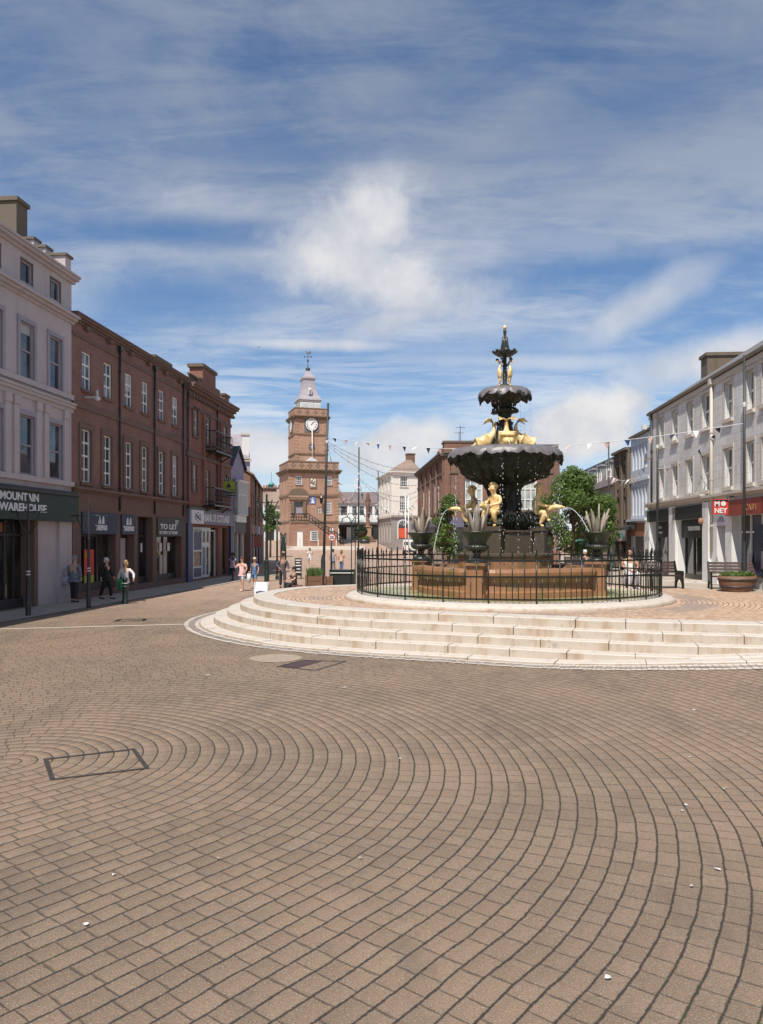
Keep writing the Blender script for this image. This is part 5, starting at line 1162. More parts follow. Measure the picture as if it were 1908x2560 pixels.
def clock_tower():
    th = R(18); p0 = Vector((-14.0, 115.0)); w = 7.71; p1 = p0 + Vector((math.cos(th), math.sin(th))) * w
    f = Fac(p0, p1, (0, -1)); D = 7.8; x, y = f.at(w / 2, -D / 2)
    t = thing('clock_tower', (x, y, 1.4), 'red sandstone town steeple with a white clock face, lead spire and outside iron stair', 'clock tower')
    sf = Fac(f.at(0, -D), f.at(0, 0), (-1, 0)); rf = Fac(f.at(w, 0), f.at(w, -D), (1, 0))
    zp, up = f.zp, f.up
    W = [(740, 755, 1190, 1211.5), (816, 829.5, 1191, 1213), (815, 828.5, 1252, 1285), (735, 757, 1254, 1284), (793.5, 806, 1268, 1286)]
    H = [(up(a), up(b), zp(a, d), zp(a, c)) for a, b, c, d in W]
    b = MB(); b.wall(f, 0, w, 1.0, 13.0, H, .25)
    SH = [(2.3, 2.8, 10.8, 11.6), (4.6, 5.1, 10.8, 11.6), (2.0, 2.9, 6.2, 8.6), (4.6, 5.5, 6.2, 8.6)]; b.wall(sf, 0, D, 1.0, 13.0, SH, .25); b.wall(rf, 0, D, 1.0, 13.0, [], .25)
    b.quad(f.pt(0, -D, 1), f.pt(0, -D, 13), f.pt(w, -D, 13), f.pt(w, -D, 1)); b.quad(f.pt(0, 0, 13), f.pt(w, 0, 13), f.pt(w, -D, 13), f.pt(0, -D, 13)); b.build('wall', 'tower_stone', t)
    for h in H[:3]: window(f, t, *h, 4 if h is H[2] else 3, 5 if h is H[2] else 4, 'white_paint', 'glass', n=-.08, bar=.05, edge=.09, sill='tower_trim')
    for h in SH: MB().fbox(sf, h[0], h[1], -.24, -.2, h[2], h[3]).build('window', 'glass', t)
    for fc, L in ((f, w), (sf, D), (rf, D)):
        band(fc, t, 'plinth_course', 'tower_trim', -.04, L + .04, 5.05, 5.28, .12); band(fc, t, 'string_course', 'tower_trim', -.04, L + .04, 9.05, 9.35, .16)
        cornice(fc, t, 'tower_trim', -.3, L + .3, 12.55, ((.25, .2), (.22, .45), (.14, .62)))
        band(fc, t, 'parapet', 'tower_stone', 0, L, 13.16, 14.25, .05, -.3); band(fc, t, 'parapet_coping', 'tower_trim', -.08, L + .08, 14.25, 14.42, .12, -.36)
        q = MB()
        for i in range(6): quatre(q, fc, L * (i + .5) / 6, 13.72, .052, .5)
        q.build('parapet_tracery', 'dark_stone', t)
        for e in (0, L - .62):
            q = MB()
            for i in range(14): q.fbox(fc, e + (.0 if e == 0 else (.18 if i % 2 else 0)), e + (.62 if (i % 2 == 0 or e > 0) else .44), -.02, .05, 5.32 + i * .52, 5.78 + i * .52)
            q.build('quoin_column', 'tower_quoin', t)
    # entrance: door, columns, broken pediment; crest, lamp, plaque, arms
    u0, u1, z0, z1 = H[3]
    o = MB().fbox(f, u0, u1, -.24, -.18, z0, z1 - .7).build('upper_door', 'lilac_surround', t); MB().ball(f.pt((u0 + u1) / 2, -.16, z0 + 1), .06, 8).build('handle', 'dark_paint', o); MB().fbox(f, u0, u1, -.24, -.2, z1 - .7, z1).build('fanlight', 'glass', o)
    q = MB(); q.fbox(f, u0 - .45, u0 - .02, 0, .28, z0, z1 + .25); q.fbox(f, u1 + .02, u1 + .45, 0, .28, z0, z1 + .25); q.fbox(f, u0 - .65, u1 + .65, 0, .38, z1 + .25, z1 + .6); o = q.build('door_surround', 'tower_trim', t)
    cu = (u0 + u1) / 2; k = [f.pt(cu + 1.55 * math.cos(a), 0, z1 + .95 + 1.15 * math.sin(a)) for a in [math.pi * i / 12 for i in range(13)]]
    MB().extrude(k, f.n * .30).build('door_pediment', 'tower_trim', o); MB().extrude([f.pt(cu + 1.25 * math.cos(a), .31, z1 + .98 + .85 * math.sin(a)) for a in [math.pi * i / 12 for i in range(13)]], f.n * .02).build('tympanum', 'dark_stone', o); MB().fbox(f, cu - 1.5, cu + 1.5, .0, .34, z1 + .62, z1 + .93).build('frieze', 'tower_quoin', o)
    r = (up(774), up(791.5), zp(782, 1221), zp(782, 1196)); o = MB().fbox(f, r[0], r[1], 0, .10, r[2], r[3]).build('carved_panel', 'tower_trim', t); q = MB(); rg = random.Random(5)
    for i in range(34): q.ball(f.pt(rg.uniform(r[0] + .15, r[1] - .15), .12, rg.uniform(r[2] + .15, r[3] - .1)), (rg.uniform(.05, .12), .05, rg.uniform(.05, .14)), 6)
    q.build('carving', 'cream_render', o)
    r = (up(774.5), up(789.5), zp(782, 1260), zp(782, 1241)); o = MB().fbox(f, r[0], r[1], 0, .07, r[2], r[3]).build('crest_plaque', 'bunting_blue', t); m = (r[0] + r[1]) / 2
    q = MB(); q.extrude([f.pt(m - .3, .075, r[2] + .1), f.pt(m + .3, .075, r[2] + .1), f.pt(m + .12, .075, r[2] + .75), f.pt(m - .12, .075, r[2] + .75)], f.n * .02); q.ball(f.pt(m, .09, r[2] + .88), .11, 8); q.tube([f.pt(m - .35, .09, r[2] + .8), f.pt(m, .09, r[2] + .6), f.pt(m + .35, .09, r[2] + .85)], .04, 5); q.build('crest_figure', 'sign_white', o)
    c = f.pt(up(801), .7, zp(801, 1250)); q = MB(); q.lathe([(.02, .75), (.22, .45), (.32, .3), (.2, -.5), (.05, -.65)], c, 6, smooth=False); q.tube([c + Vector((0, 0, .75)), f.pt(up(801), 0, c.z + 1.0)], .04, 5); q.build('wall_lantern', 'iron_paint', t)
    window(f, t, *H[4], 2, 5, 'tower_trim', 'cream_render', n=-.06, bar=.06, edge=.06)
    # landing and stair
    ul = up(768); ue_ = up(853); N = 1.6; zl = 5.18; dr = (up(737), up(752), 1.45, 3.85); wn = (up(769.5), up(789), zp(779, 1352), zp(779, 1328))
    lf = Fac(f.at(0, N), f.at(ul, N), (0, -1)); b = MB(); b.wall(lf, 0, ul, 1.0, zl, [(dr[0], dr[1], 1.3, 3.75)], .2); b.quad(f.pt(0, 0, 1), f.pt(0, 0, zl), f.pt(0, N, zl), f.pt(0, N, 1)); b.quad(f.pt(ul, 0, 1), f.pt(ul, N, 1), f.pt(ul, N, zl), f.pt(ul, 0, zl)); b.quad(f.pt(0, 0, zl), f.pt(ul, 0, zl), f.pt(ul, N, zl), f.pt(0, N, zl))
    nst = 18
    for i in range(nst):
        ua, ub = ul + .004 + (ue_ - ul) * i / nst, ul + (ue_ - ul) * (i + 1) / nst; za = zl - (zl - 1.5) * (i + 1) / nst; b.fbox(f, ua, ub, .06, N - .002, 1.0, max(za, 1.45))
    b.build('stair', 'rubble', t)
    band(lf, t, 'landing_edge', 'tower_trim', -.05, ul + .02, zl - .22, zl + .03, .10, 0.0)
    MB().fbox(lf, dr[0], dr[1], -.16, -.1, 1.3, 3.75).build('lower_door', 'white_paint', t)
    sl = Fac(f.at(0, N + .02), f.at(w, N + .02), (0, -1)); wb = window(sl, t, *wn, 4, 4, 'white_paint', 'glass', n=.05, bar=.05, edge=.08)
    q = MB(); iron_lattice(q, f, (0, zl), (ul, zl), N - .05, 1.15, 7); iron_lattice(q, f, (ul, zl), (ue_, 1.6), N - .05, 1.1, 11); q.build('stair_railing', 'iron_paint', t)
    # upper stage
    ua, ub = up(742.5), up(824.5); n0 = -1.35; uw = ub - ua; g = Fac(f.at(ua, n0), f.at(ub, n0), (0, -1)); gs = Fac(f.at(ua, n0 - uw), f.at(ua, n0), (-1, 0)); gr = Fac(f.at(ub, n0), f.at(ub, n0 - uw), (1, 0)); gz, gu = g.zp, g.up
    zs = [gz(780, v) for v in (1154, 1135, 1086, 1043, 1020)]
    b = MB()
    for fc in (g, gs, gr): b.wall(fc, 0, uw, 12.9, zs[3], [], .2)
    b.quad(g.pt(0, -uw, 13), g.pt(0, -uw, zs[3]), g.pt(uw, -uw, zs[3]), g.pt(uw, -uw, 13)); b.quad(g.pt(0, 0, zs[3]), g.pt(uw, 0, zs[3]), g.pt(uw, -uw, zs[3]), g.pt(0, -uw, zs[3])); b.build('upper_wall', 'tower_stone', t)
    for fc in (g, gs, gr):
        for z in zs[1:3]: band(fc, t, 'string_course', 'tower_trim', -.03, uw + .03, z - .12, z + .12, .12)
        cornice(fc, t, 'tower_trim', -.25, uw + .25, zs[3] - .35, ((.2, .15), (.2, .35), (.12, .5)))
        band(fc, t, 'parapet', 'tower_stone', 0, uw, zs[3] + .17, zs[4] - .14, .04, -.25); band(fc, t, 'parapet_coping', 'tower_trim', -.05, uw + .05, zs[4] - .14, zs[4], .10, -.3)
        q = MB()
        for i in range(4): quatre(q, fc, uw * (i + .5) / 4, (zs[3] + .17 + zs[4] - .14) / 2, .042, .46)
        q.build('parapet_tracery', 'dark_stone', t)
        nq = int((zs[3] - .5 - zs[0]) / .5)
        for e in (0, uw):
            q = MB()
            for i in range(nq): k = .55 if i % 2 else .38; q.fbox(fc, 0 if e == 0 else uw - k, k if e == 0 else uw, -.02, .045, zs[0] + .1 + i * .5, zs[0] + .55 + i * .5)
            q.build('quoin_column', 'tower_quoin', t)
        # clock
        cc, cz, cr = uw / 2, gz(782, 1061.5), .95
        o = MB().fbox(fc, cc - 1.15, cc + 1.15, 0, .08, cz - 1.15, cz + 1.15).build('clock_panel', 'grey_slate', t)
        circ = lambda r_, n_, k=40: [fc.pt(cc + r_ * math.cos(2 * math.pi * i / k), n_, cz + r_ * math.sin(2 * math.pi * i / k)) for i in range(k)]
        MB().extrude(circ(cr + .12, .08), fc.n * .08).build('clock_bezel', 'dark_paint', o); cf = MB().extrude(circ(cr, .161), fc.n * .02).build('clock_face', 'clock_white', o)
        q = MB()
        for i, nm in enumerate(('XII', 'I', 'II', 'III', 'IIII', 'V', 'VI', 'VII', 'VIII', 'IX', 'X', 'XI')):
            an = math.pi / 2 - i * math.pi / 6; me = text_mesh(nm, .26, .006, 'CENTER', bold=.006); mm = Matrix(((fc.u.x, 0, fc.n.x, 0), (fc.u.y, 0, fc.n.y, 0), (0, 1, 0, 0), (0, 0, 0, 1))); mm.translation = fc.pt(cc + .72 * math.cos(an), .186, cz + .72 * math.sin(an))
            q.mesh(me, mm @ Matrix.Rotation(an - math.pi / 2, 4, 'Z') @ Matrix.Translation((0, -.09, 0)), False)
        q.build('numerals', 'dark_paint', cf, uv=False); q = MB()
        for an, ln, wd in ((R(57), .48, .055), (R(45), .72, .035)):
            d = Vector((math.cos(an), math.sin(an))); e = Vector((-d.y, d.x)); q.extrude([fc.pt(cc + v.x, .192 + wd * .2, cz + v.y) for v in (d * -.15 + e * wd, d * ln + e * wd * .3, d * ln - e * wd * .3, d * -.15 - e * wd)], fc.n * .008)
        q.build('hands', 'dark_paint', cf)
    rw = gu(779.5), gz(780, 1117); circ = lambda r_, n_, k=24: [g.pt(rw[0] + r_ * math.cos(2 * math.pi * i / k), n_, rw[1] + r_ * math.sin(2 * math.pi * i / k)) for i in range(k)]
    o = MB().extrude(circ(.52, 0), g.n * .06).build('round_window', 'dark_stone', t); MB().extrude(circ(.40, .061), g.n * .01).build('pane', 'glass', o); MB().fbox(g, rw[0] - .03, rw[0] + .03, .072, .09, rw[1] - .4, rw[1] + .4).fbox(g, rw[0] - .4, rw[0] + .4, .072, .095, rw[1] - .03, rw[1] + .03).build('glazing_bars', 'white_paint', o)
    k = gu(780); q = MB(); q.extrude([g.pt(k - 1.2, .15, zs[0]), g.pt(k + .9, .15, zs[0]), g.pt(k - .2, .15, zs[0] + .65)], g.n * .5); q.build('gablet', 'white_render', t)
    MB().tube([g.pt(k, .55, zs[0]), g.pt(k - .05, .35, gz(781, 1068))], .075, 8).build('flagpole', 'white_paint', t)
    # belfry and lead spire: square, facing as the stage below
    cx = g.pt(uw / 2, -uw / 2, 0); A = math.atan2(g.u.y, g.u.x)
    def sq(b_, prof, nrm=True):
        vs = []
        for h, z in prof:
            for s, q_ in ((-1, -1), (1, -1), (1, 1), (-1, 1)): v = Matrix.Rotation(A, 3, 'Z') @ Vector((s * h, q_ * h, 0)); vs.append((cx.x + v.x, cx.y + v.y, z))
        n = len(prof); b_.add(vs, [(i * 4 + j, i * 4 + (j + 1) % 4, i * 4 + 4 + (j + 1) % 4, i * 4 + 4 + j) for i in range(n - 1) for j in range(4)] + [(0, 3, 2, 1), tuple(4 * (n - 1) + j for j in range(4))]); return b_
    zb = zs[4]; z1 = gz(780, 999); hb = 1.62
    sq(MB(), [(hb, zb - .8), (hb, z1)]).build('belfry', 'white_render', t)
    for fc0 in ((0, 1), (1, 0), (2, 1)):
        rot = A + (-math.pi / 2 if fc0[0] == 1 else (math.pi / 2 if fc0[0] == 2 else 0)); ux = Vector((math.cos(rot), math.sin(rot))); nx = Vector((math.sin(rot), -math.cos(rot))); o2 = Vector((cx.x, cx.y)) + nx * hb - ux * hb; lf2 = Fac(o2, o2 + ux * 2 * hb, nx)
        for q_ in (.18, 1.26, 2.34):
            o = MB().fbox(lf2, q_, q_ + .92, .0, .012, zb + .12, z1 - .22).build('louvre_opening', 'dark_paint', t); l = MB()
            for i in range(5): zz = zb + .2 + i * (z1 - zb - .5) / 5; l.hexa([lf2.pt(q_, .1, zz), lf2.pt(q_ + .92, .1, zz), lf2.pt(q_ + .92, .01, zz + .12), lf2.pt(q_, .01, zz + .12), lf2.pt(q_, .1, zz + .05), lf2.pt(q_ + .92, .1, zz + .05), lf2.pt(q_ + .92, .01, zz + .17), lf2.pt(q_, .01, zz + .17)])
            l.build('slats', 'white_paint', o)
    zt = [gz(780, v) for v in (996, 985, 970, 955, 944)]
    sq(MB(), [(1.78, z1), (1.86, z1 + .1), (1.78, zt[0] + .15), (1.42, zt[1]), (1.12, zt[2]), (.96, zt[3]), (.90, zt[4])]).build('spire', 'lead', t)
    zc = [gz(780, v) for v in (944, 941, 937, 930, 922, 917)]; sq(MB(), [(.94, zc[0]), (1.06, zc[1]), (1.04, zc[2]), (.64, zc[3]), (.30, zc[4]), (.22, zc[5])]).build('spire_cap', 'lead', t)
    q = MB(); fr = Vector((g.n.x, g.n.y, 0)); c2 = Vector((cx.x, cx.y, zt[2] - .4)) + fr * 1.5; q.box(c2, (.5, .4, .75), A); q.extrude([c2 + Vector((-.3, -.22, .38)), c2 + Vector((.3, -.22, .38)), c2 + Vector((0, -.22, .65))], (0, .5, 0)); o = q.build('lucarne', 'white_paint', t)
    q = MB()
    for i in range(4): q.box(c2 + fr * .21 + Vector((0, 0, -.28 + i * .16)), (.36, .03, .07), A)
    q.build('slats', 'dark_paint', o)
    z = [gz(780, v) for v in (917, 912, 893, 882.5, 876, 866)]; q = MB(); q.lathe([(.3, z[0] - .1), (.36, z[0] + .05), (.36, z[1]), (.1, z[1] + .1)], (cx.x, cx.y, 0), 12); q.tube([(cx.x, cx.y, z[1]), (cx.x, cx.y, z[4])], [.06, .035], 6); q.ball((cx.x, cx.y, z[2]), .17, 10); o = q.build('vane_pole', 'dark_paint', t)
    q = MB(); q.tube([(cx.x - .55, cx.y, z[3]), (cx.x + .55, cx.y, z[3])], .025, 5); q.tube([(cx.x, cx.y - .55, z[3]), (cx.x, cx.y + .55, z[3])], .025, 5)
    for s in (-.55, .55): q.ball((cx.x + s, cx.y, z[3]), (.11, .03, .12), 6)
    q.build('compass_arms', 'dark_paint', o); q = MB(); X, Z = cx.x, z[4]
    q.extrude([(X - .28, cx.y, Z + .45), (X - .16, cx.y, Z + .52), (X - .08, cx.y, Z + .28), (X + .12, cx.y, Z + .22), (X + .25, cx.y, Z + .45), (X + .42, cx.y, Z + .46), (X + .5, cx.y, Z + .25), (X + .4, cx.y, Z + .1), (X + .25, cx.y, Z + .02), (X - .05, cx.y, Z), (X - .2, cx.y, Z + .15), (X - .22, cx.y, Z + .32), (X - .34, cx.y, Z + .36)], (0, .05, 0)); q.build('weathercock', 'dark_stone', o)
clock_tower()
def tower_steps():
    t = thing('plinth_steps', (-10, 109, 0.3), 'low curved stone steps and terrace at the foot of the clock tower', 'steps')
    for k, (z0, z1, d) in enumerate(((-.1, .70, 0), (.70, 1.10, .9), (1.10, 1.45, 1.8))):
        yb = 107.2 + d; xr, xl = -1.8 - d * .3, -15.2 + d * .9; pts = [(xr, 116), (xr, yb)] + [(xl + 3 * (1 - math.sin(a)) , yb + 3 * (1 - math.cos(a))) for a in [i * math.pi / 16 for i in range(9)]] + [(xl, 122), (xr, 122)]
        MB().prism([(x, y) for x, y in pts], z0, z1).build('step', 'tower_quoin' if k == 0 else 'buff_stone', t, fix=True)
tower_steps()

# ------------------------------------------------------------------ far end of the square
def shop_row():
    Y = 137; f = Fac(((835 - CX) / F * Y, Y), ((975 - CX) / F * Y, Y), (0, -1)); z0 = 2.3; x, y = f.at(4)
    t = thing('white_shop_row', (x, y, z0), 'low white shop building with a purple slate roof and glass canopy beyond the steeple', 'building')
    zz = lambda py: CAMZ + (HY - py) / F * Y; L = f.len; eh, rd = zz(1258), zz(1229)
    H = [(f.up(a), f.up(b), zz(1288), zz(1266)) for a, b in ((847, 868), (881, 892), (899.5, 910), (922, 931), (937, 945))]; So = [(f.up(848), f.up(867), z0, zz(1316)), (f.up(878), f.up(896), z0, zz(1316)), (f.up(906), f.up(946), z0, zz(1316))]
    b = MB(); b.wall(f, 0, L, 1.5, eh, H + So, .3); mass(b, f, 0, L, 1.5, eh, 9, False); gable_ends(b, f, (0, L), eh, 9, rd - eh); b.build('wall', 'white_render', t)
    for h in H: window(f, t, *h, 3, 2, 'dark_paint', 'curtain_glass', n=-.1, bar=.06)
    for h in So: MB().fbox(f, h[0], h[1], -.3, -.25, h[2], h[3]).build('shop_window', 'shop_glass', t)
    r = MB(); gable_roof(r, f, -.2, L, eh, 9, rd - eh, .3, .2); r.build('roof', 'purple_slate', t); d = MB(); u = f.up(859)
    d.extrude([f.pt(u - .12, .35, eh), f.pt(u + .12, .35, eh), f.pt(u - .12 - .9, -3.2, rd), f.pt(u - .34 - .9, -3.2, rd)], (0, 0, .35)); d.build('roof_parapet', 'old_sandstone', t); pipe(f, t, f.up(872), 2.3, eh, 'white_paint', .07)
    c = MB(); zc = zz(1306); n = 34
    c.fbox(f, f.up(846), L, .0, 2.4, zc - .1, zc)
    for i in range(n): u = f.up(847) + (L - f.up(847)) * i / n; c.tube([f.pt(u, 2.4, zc), f.pt(u, 0, zc + .75)], .03, 4)
    c.build('canopy', 'steel', t); q = MB(); q.hexa([f.pt(f.up(846), 2.4, zc + .02), f.pt(L, 2.4, zc + .02), f.pt(L, 0, zc + .74), f.pt(f.up(846), 0, zc + .74), f.pt(f.up(846), 2.4, zc + .05), f.pt(L, 2.4, zc + .05), f.pt(L, 0, zc + .78), f.pt(f.up(846), 0, zc + .78)]); q.build('canopy_glass', 'pale_glass', t)
    band(f, t, 'shop_fascia', 'dark_paint', f.up(846), L, zz(1318), zz(1312), .2)
shop_row()
def corner_building():
    Y = 108; p0, p1 = Vector(((979 - CX) / F * Y, Y)), Vector(((1060 - CX) / F * (Y + 2), Y + 2)); f = Fac(p0, p1, (0, -1)); q0 = Vector(((944.5 - CX) / F * 121, 121)); s = Fac(q0, p0, (-1, 0)); x, y = f.at(2); z0 = .6
    t = thing('corner_building', (x, y, z0), 'cream corner building over a grey stone ground floor with an arched orange window', 'building'); zp = lambda py: f.zp(985, py)
    eh, mz = zp(1180), zp(1289); L, SL = f.len, s.len
    W = [(f.up(1001), f.up(1019), zp(1216), zp(1190)), (f.up(1000), f.up(1019), zp(1275), zp(1240))]; AW = (f.up(996), f.up(1020), zp(1347), zp(1314))
    b = MB(); b.wall(f, 0, L, mz, eh, W, .25)
    SW = [(1.2 + i * 3.0, 2.3 + i * 3.0, z - 1.1, z + 1.1) for i in range(4) for z in (zp(1203), zp(1257))]
    b.wall(s, 0, SL, mz, eh, SW, .25); b.quad(f.pt(L, 0, mz), f.pt(L, -12, mz), f.pt(L, -12, eh), f.pt(L, 0, eh)); b.quad(f.pt(L, -12, mz), s.pt(0, 0, mz), s.pt(0, 0, eh), f.pt(L, -12, eh)); b.build('upper_wall', 'cream_render', t)
    b = MB(); b.wall(f, 0, L, z0 - .8, mz, [AW], .3); SA = [(.8 + i * 2.6, 2.2 + i * 2.6, 2.0, mz - 1.0) for i in range(5)]; b.wall(s, 0, SL, z0 - .8, mz, SA, .3); b.quad(f.pt(L, 0, -1), f.pt(L, -12, -1), f.pt(L, -12, mz), f.pt(L, 0, mz)); b.build('ground_floor_wall', 'grey_ashlar', t)
    for h in W: window(f, t, *h, 4, 4 if h is W[0] else 5, 'white_paint', 'glass', n=-.1, bar=.05, edge=.08, sill='buff_stone', surround='cream_render', sw=.14)
    for h in SW: window(s, t, *h, 2, 3, 'white_paint', 'glass', n=-.1, bar=.05, edge=.1)
    for h in SA: MB().fbox(s, h[0], h[1], -.25, -.2, h[2], h[3]).build('shop_window', 'white_render', t)
    band(f, t, 'floor_band', 'grey_ashlar', -.1, L, mz - .25, mz + .05, .2); band(s, t, 'floor_band', 'buff_stone', 0, SL + .1, mz - .25, mz + .05, .2)
    cornice(f, t, 'white_render', -.2, L, eh - .15, ((.12, .2), (.12, .4))); cornice(s, t, 'white_render', 0, SL + .2, eh - .15, ((.12, .2), (.12, .4)))
    c, r0 = (AW[0] + AW[1]) / 2, (AW[1] - AW[0]) / 2; arc = [f.pt(c + r0 * math.cos(a), .02, AW[3] + r0 * math.sin(a)) for a in [math.pi * i / 14 for i in range(15)]]
    o = MB().extrude([f.pt(c + (r0 + .18) * math.cos(a), .0, AW[3] + (r0 + .18) * math.sin(a)) for a in [math.pi * i / 14 for i in range(15)]], f.n * .05).build('arched_window', 'white_paint', t); MB().extrude([p + f.n * .035 for p in arc], f.n * .02).build('fanlight', 'glass', o); q = MB()
    for i in range(1, 6): a = math.pi * i / 6; q.tube([f.pt(c, .065, AW[3]), f.pt(c + r0 * math.cos(a), .065, AW[3] + r0 * math.sin(a))], .03, 4)
    q.fbox(f, AW[0] - .15, AW[0], 0, .06, AW[2], AW[3]); q.fbox(f, AW[1], AW[1] + .15, 0, .06, AW[2], AW[3]); q.build('glazing_bars', 'white_paint', o)
    MB().fbox(f, AW[0], AW[1], -.2, -.12, AW[2], AW[3] + .02).build('shop_sign', 'dark_paint', o); MB().fbox(f, AW[0] + .08, AW[1] - .08, -.11, -.09, AW[2] + .12, AW[2] + 1.55).build('window_poster', 'orange_poster', o); lettering(f, 'Santander', AW[0] + .12, AW[2] + 1.66, .25, 'sign_white', o, n=-.10, wide=.9)
    r = MB(); a, b_, d, e = s.pt(0, .3, eh), f.pt(0, .3, eh) + s.n * .2, f.pt(L, .3, eh), f.pt(L, -12, eh); R1, R2 = f.pt(L * .95, -4.5, eh + 2.6), f.pt(L, -6, eh + 2.6); r.add([a, b_, d, e, R1, R2, s.pt(0, -6, eh + 2.2)], [(1, 2, 5, 4), (0, 1, 4, 6), (6, 4, 5, 3), (3, 0, 6)]); r.build('roof', 'rust_roof', t)
    chimney(f, t, f.up(1049), f.up(1066), -4.8, -3.8, eh + 1, eh + 3.1, 'old_sandstone', 'dark_stone')
corner_building()
def sandstone_block():
    f = Fac((3.97, 48), (11.25, 48), (0, -1)); s = Fac((3.05, 64), (3.97, 48), (-1, 0)); x, y = f.at(4); zp = lambda py: f.zp(1200, py)
    t = thing('sandstone_building', (x, y, .5), 'weathered red sandstone building with tall windows right behind the fountain', 'building'); L, SL = f.len, s.len; zt = 8.15
    W = [(f.up(1162), f.up(1207), zp(1275), zp(1196)), (f.up(1299), f.up(1343), zp(1275), zp(1196))]; SO = (f.up(1130), f.up(1385), .6, 3.2)
    b = MB(); b.wall(f, 0, L, 0, zt, W + [SO], .25); SW = [(s.len - .8 - i * 1.75 - .95, s.len - .8 - i * 1.75, 4.3, 6.6) for i in range(8)]
    SS = [(.5, 7, .4, 3.0), (7.6, SL - .5, .4, 3.0)]; b.wall(s, 0, SL, 0, zt, SW + SS, .25); b.quad(f.pt(L, 0, 0), f.pt(L, -15, 0), f.pt(L, -15, zt), f.pt(L, 0, zt)); b.quad(s.pt(0, 0, zt), s.pt(SL, 0, zt), f.pt(L, 0, zt), f.pt(L, -15, zt)); b.quad(s.pt(0, 0, 0), s.pt(0, 0, zt), f.pt(L, -15, zt), f.pt(L, -15, 0)); b.build('wall', 'old_sandstone', t)
    for h in W: window(f, t, *h, 3, 3, 'white_paint', 'pale_glass', n=-.12, bar=.07, edge=.1, sill='dark_stone')
    for h in SW: window(s, t, *h, 2, 3, 'white_paint', 'glass', n=-.1, bar=.05, edge=.07, sill='dark_stone')
    for fc, l in ((f, L), (s, SL)): cornice(fc, t, 'dark_stone', -.1, l + .1, zt - .5, ((.12, .1), (.14, .25), (.1, .32))); band(fc, t, 'frieze', 'dark_stone', 0, l, zt - 1.5, zt - 1.35, .06)
    q = MB(); q.fbox(f, f.up(1101) + .25, f.up(1195), -1.2, -.05, zt - .15, zt + .45); q.fbox(f, f.up(1330), f.up(1396), -1.0, -.05, zt - .15, zt + .22); q.fbox(s, SL - 4, SL - .05, -1.1, -.05, zt - .15, zt + .30); o = q.each('parapet', 'old_sandstone', t); MB().fbox(f, f.up(1100) + .2, f.up(1197), -1.25, 0, zt + .45, zt + .58).fbox(f, f.up(1328), f.up(1397), -1.1, 0, zt + .22, zt + .34).each('coping', 'dark_stone', o)
    q = MB()
    for i in range(5): q.fbox(s, SL - .35 - i * 3.2, SL - .05 - i * 3.2, 0, .12, 3.6, zt - .5)
    for u in (0, f.up(1146), f.up(1222), f.up(1285), f.up(1356), L - .4): q.fbox(f, u, u + .35, 0, .10, 3.6, zt - .5)
    q.each('pilaster', 'old_sandstone', t)
    o = MB().fbox(s, 0, SL + .2, 0, .55, 3.3, 3.75).fbox(s, 0, SL + .1, .0, .15, 2.9, 3.3).build('shop_canopy', 'fascia_grey', t)
    MB().fbox(f, -.1, L, 0, .3, 3.25, 3.85).build('shop_fascia', 'fascia_grey', t)
    for h in SS: MB().fbox(s, h[0], h[1], -.25, -.2, h[2], h[3]).build('shop_window', 'shop_glass', t)
    MB().fbox(f, SO[0], SO[1], -.25, -.2, SO[2], SO[3]).build('shop_window', 'shop_glass', t)
    a = MB(); u = f.up(1075)
    for p, h in ((f.up(1075), 2.4), (f.up(1083), 2.1)):
        q0 = s.pt(SL - 6 - (p - u) * 3, -2, zt); a.tube([q0, q0 + Vector((0, 0, h))], .025, 5); a.tube([q0 + Vector((-.35, 0, h - .1)), q0 + Vector((.35, 0, h - .1))], .015, 4)
    a.build('roof_aerial', 'dark_paint', t)
sandstone_block()
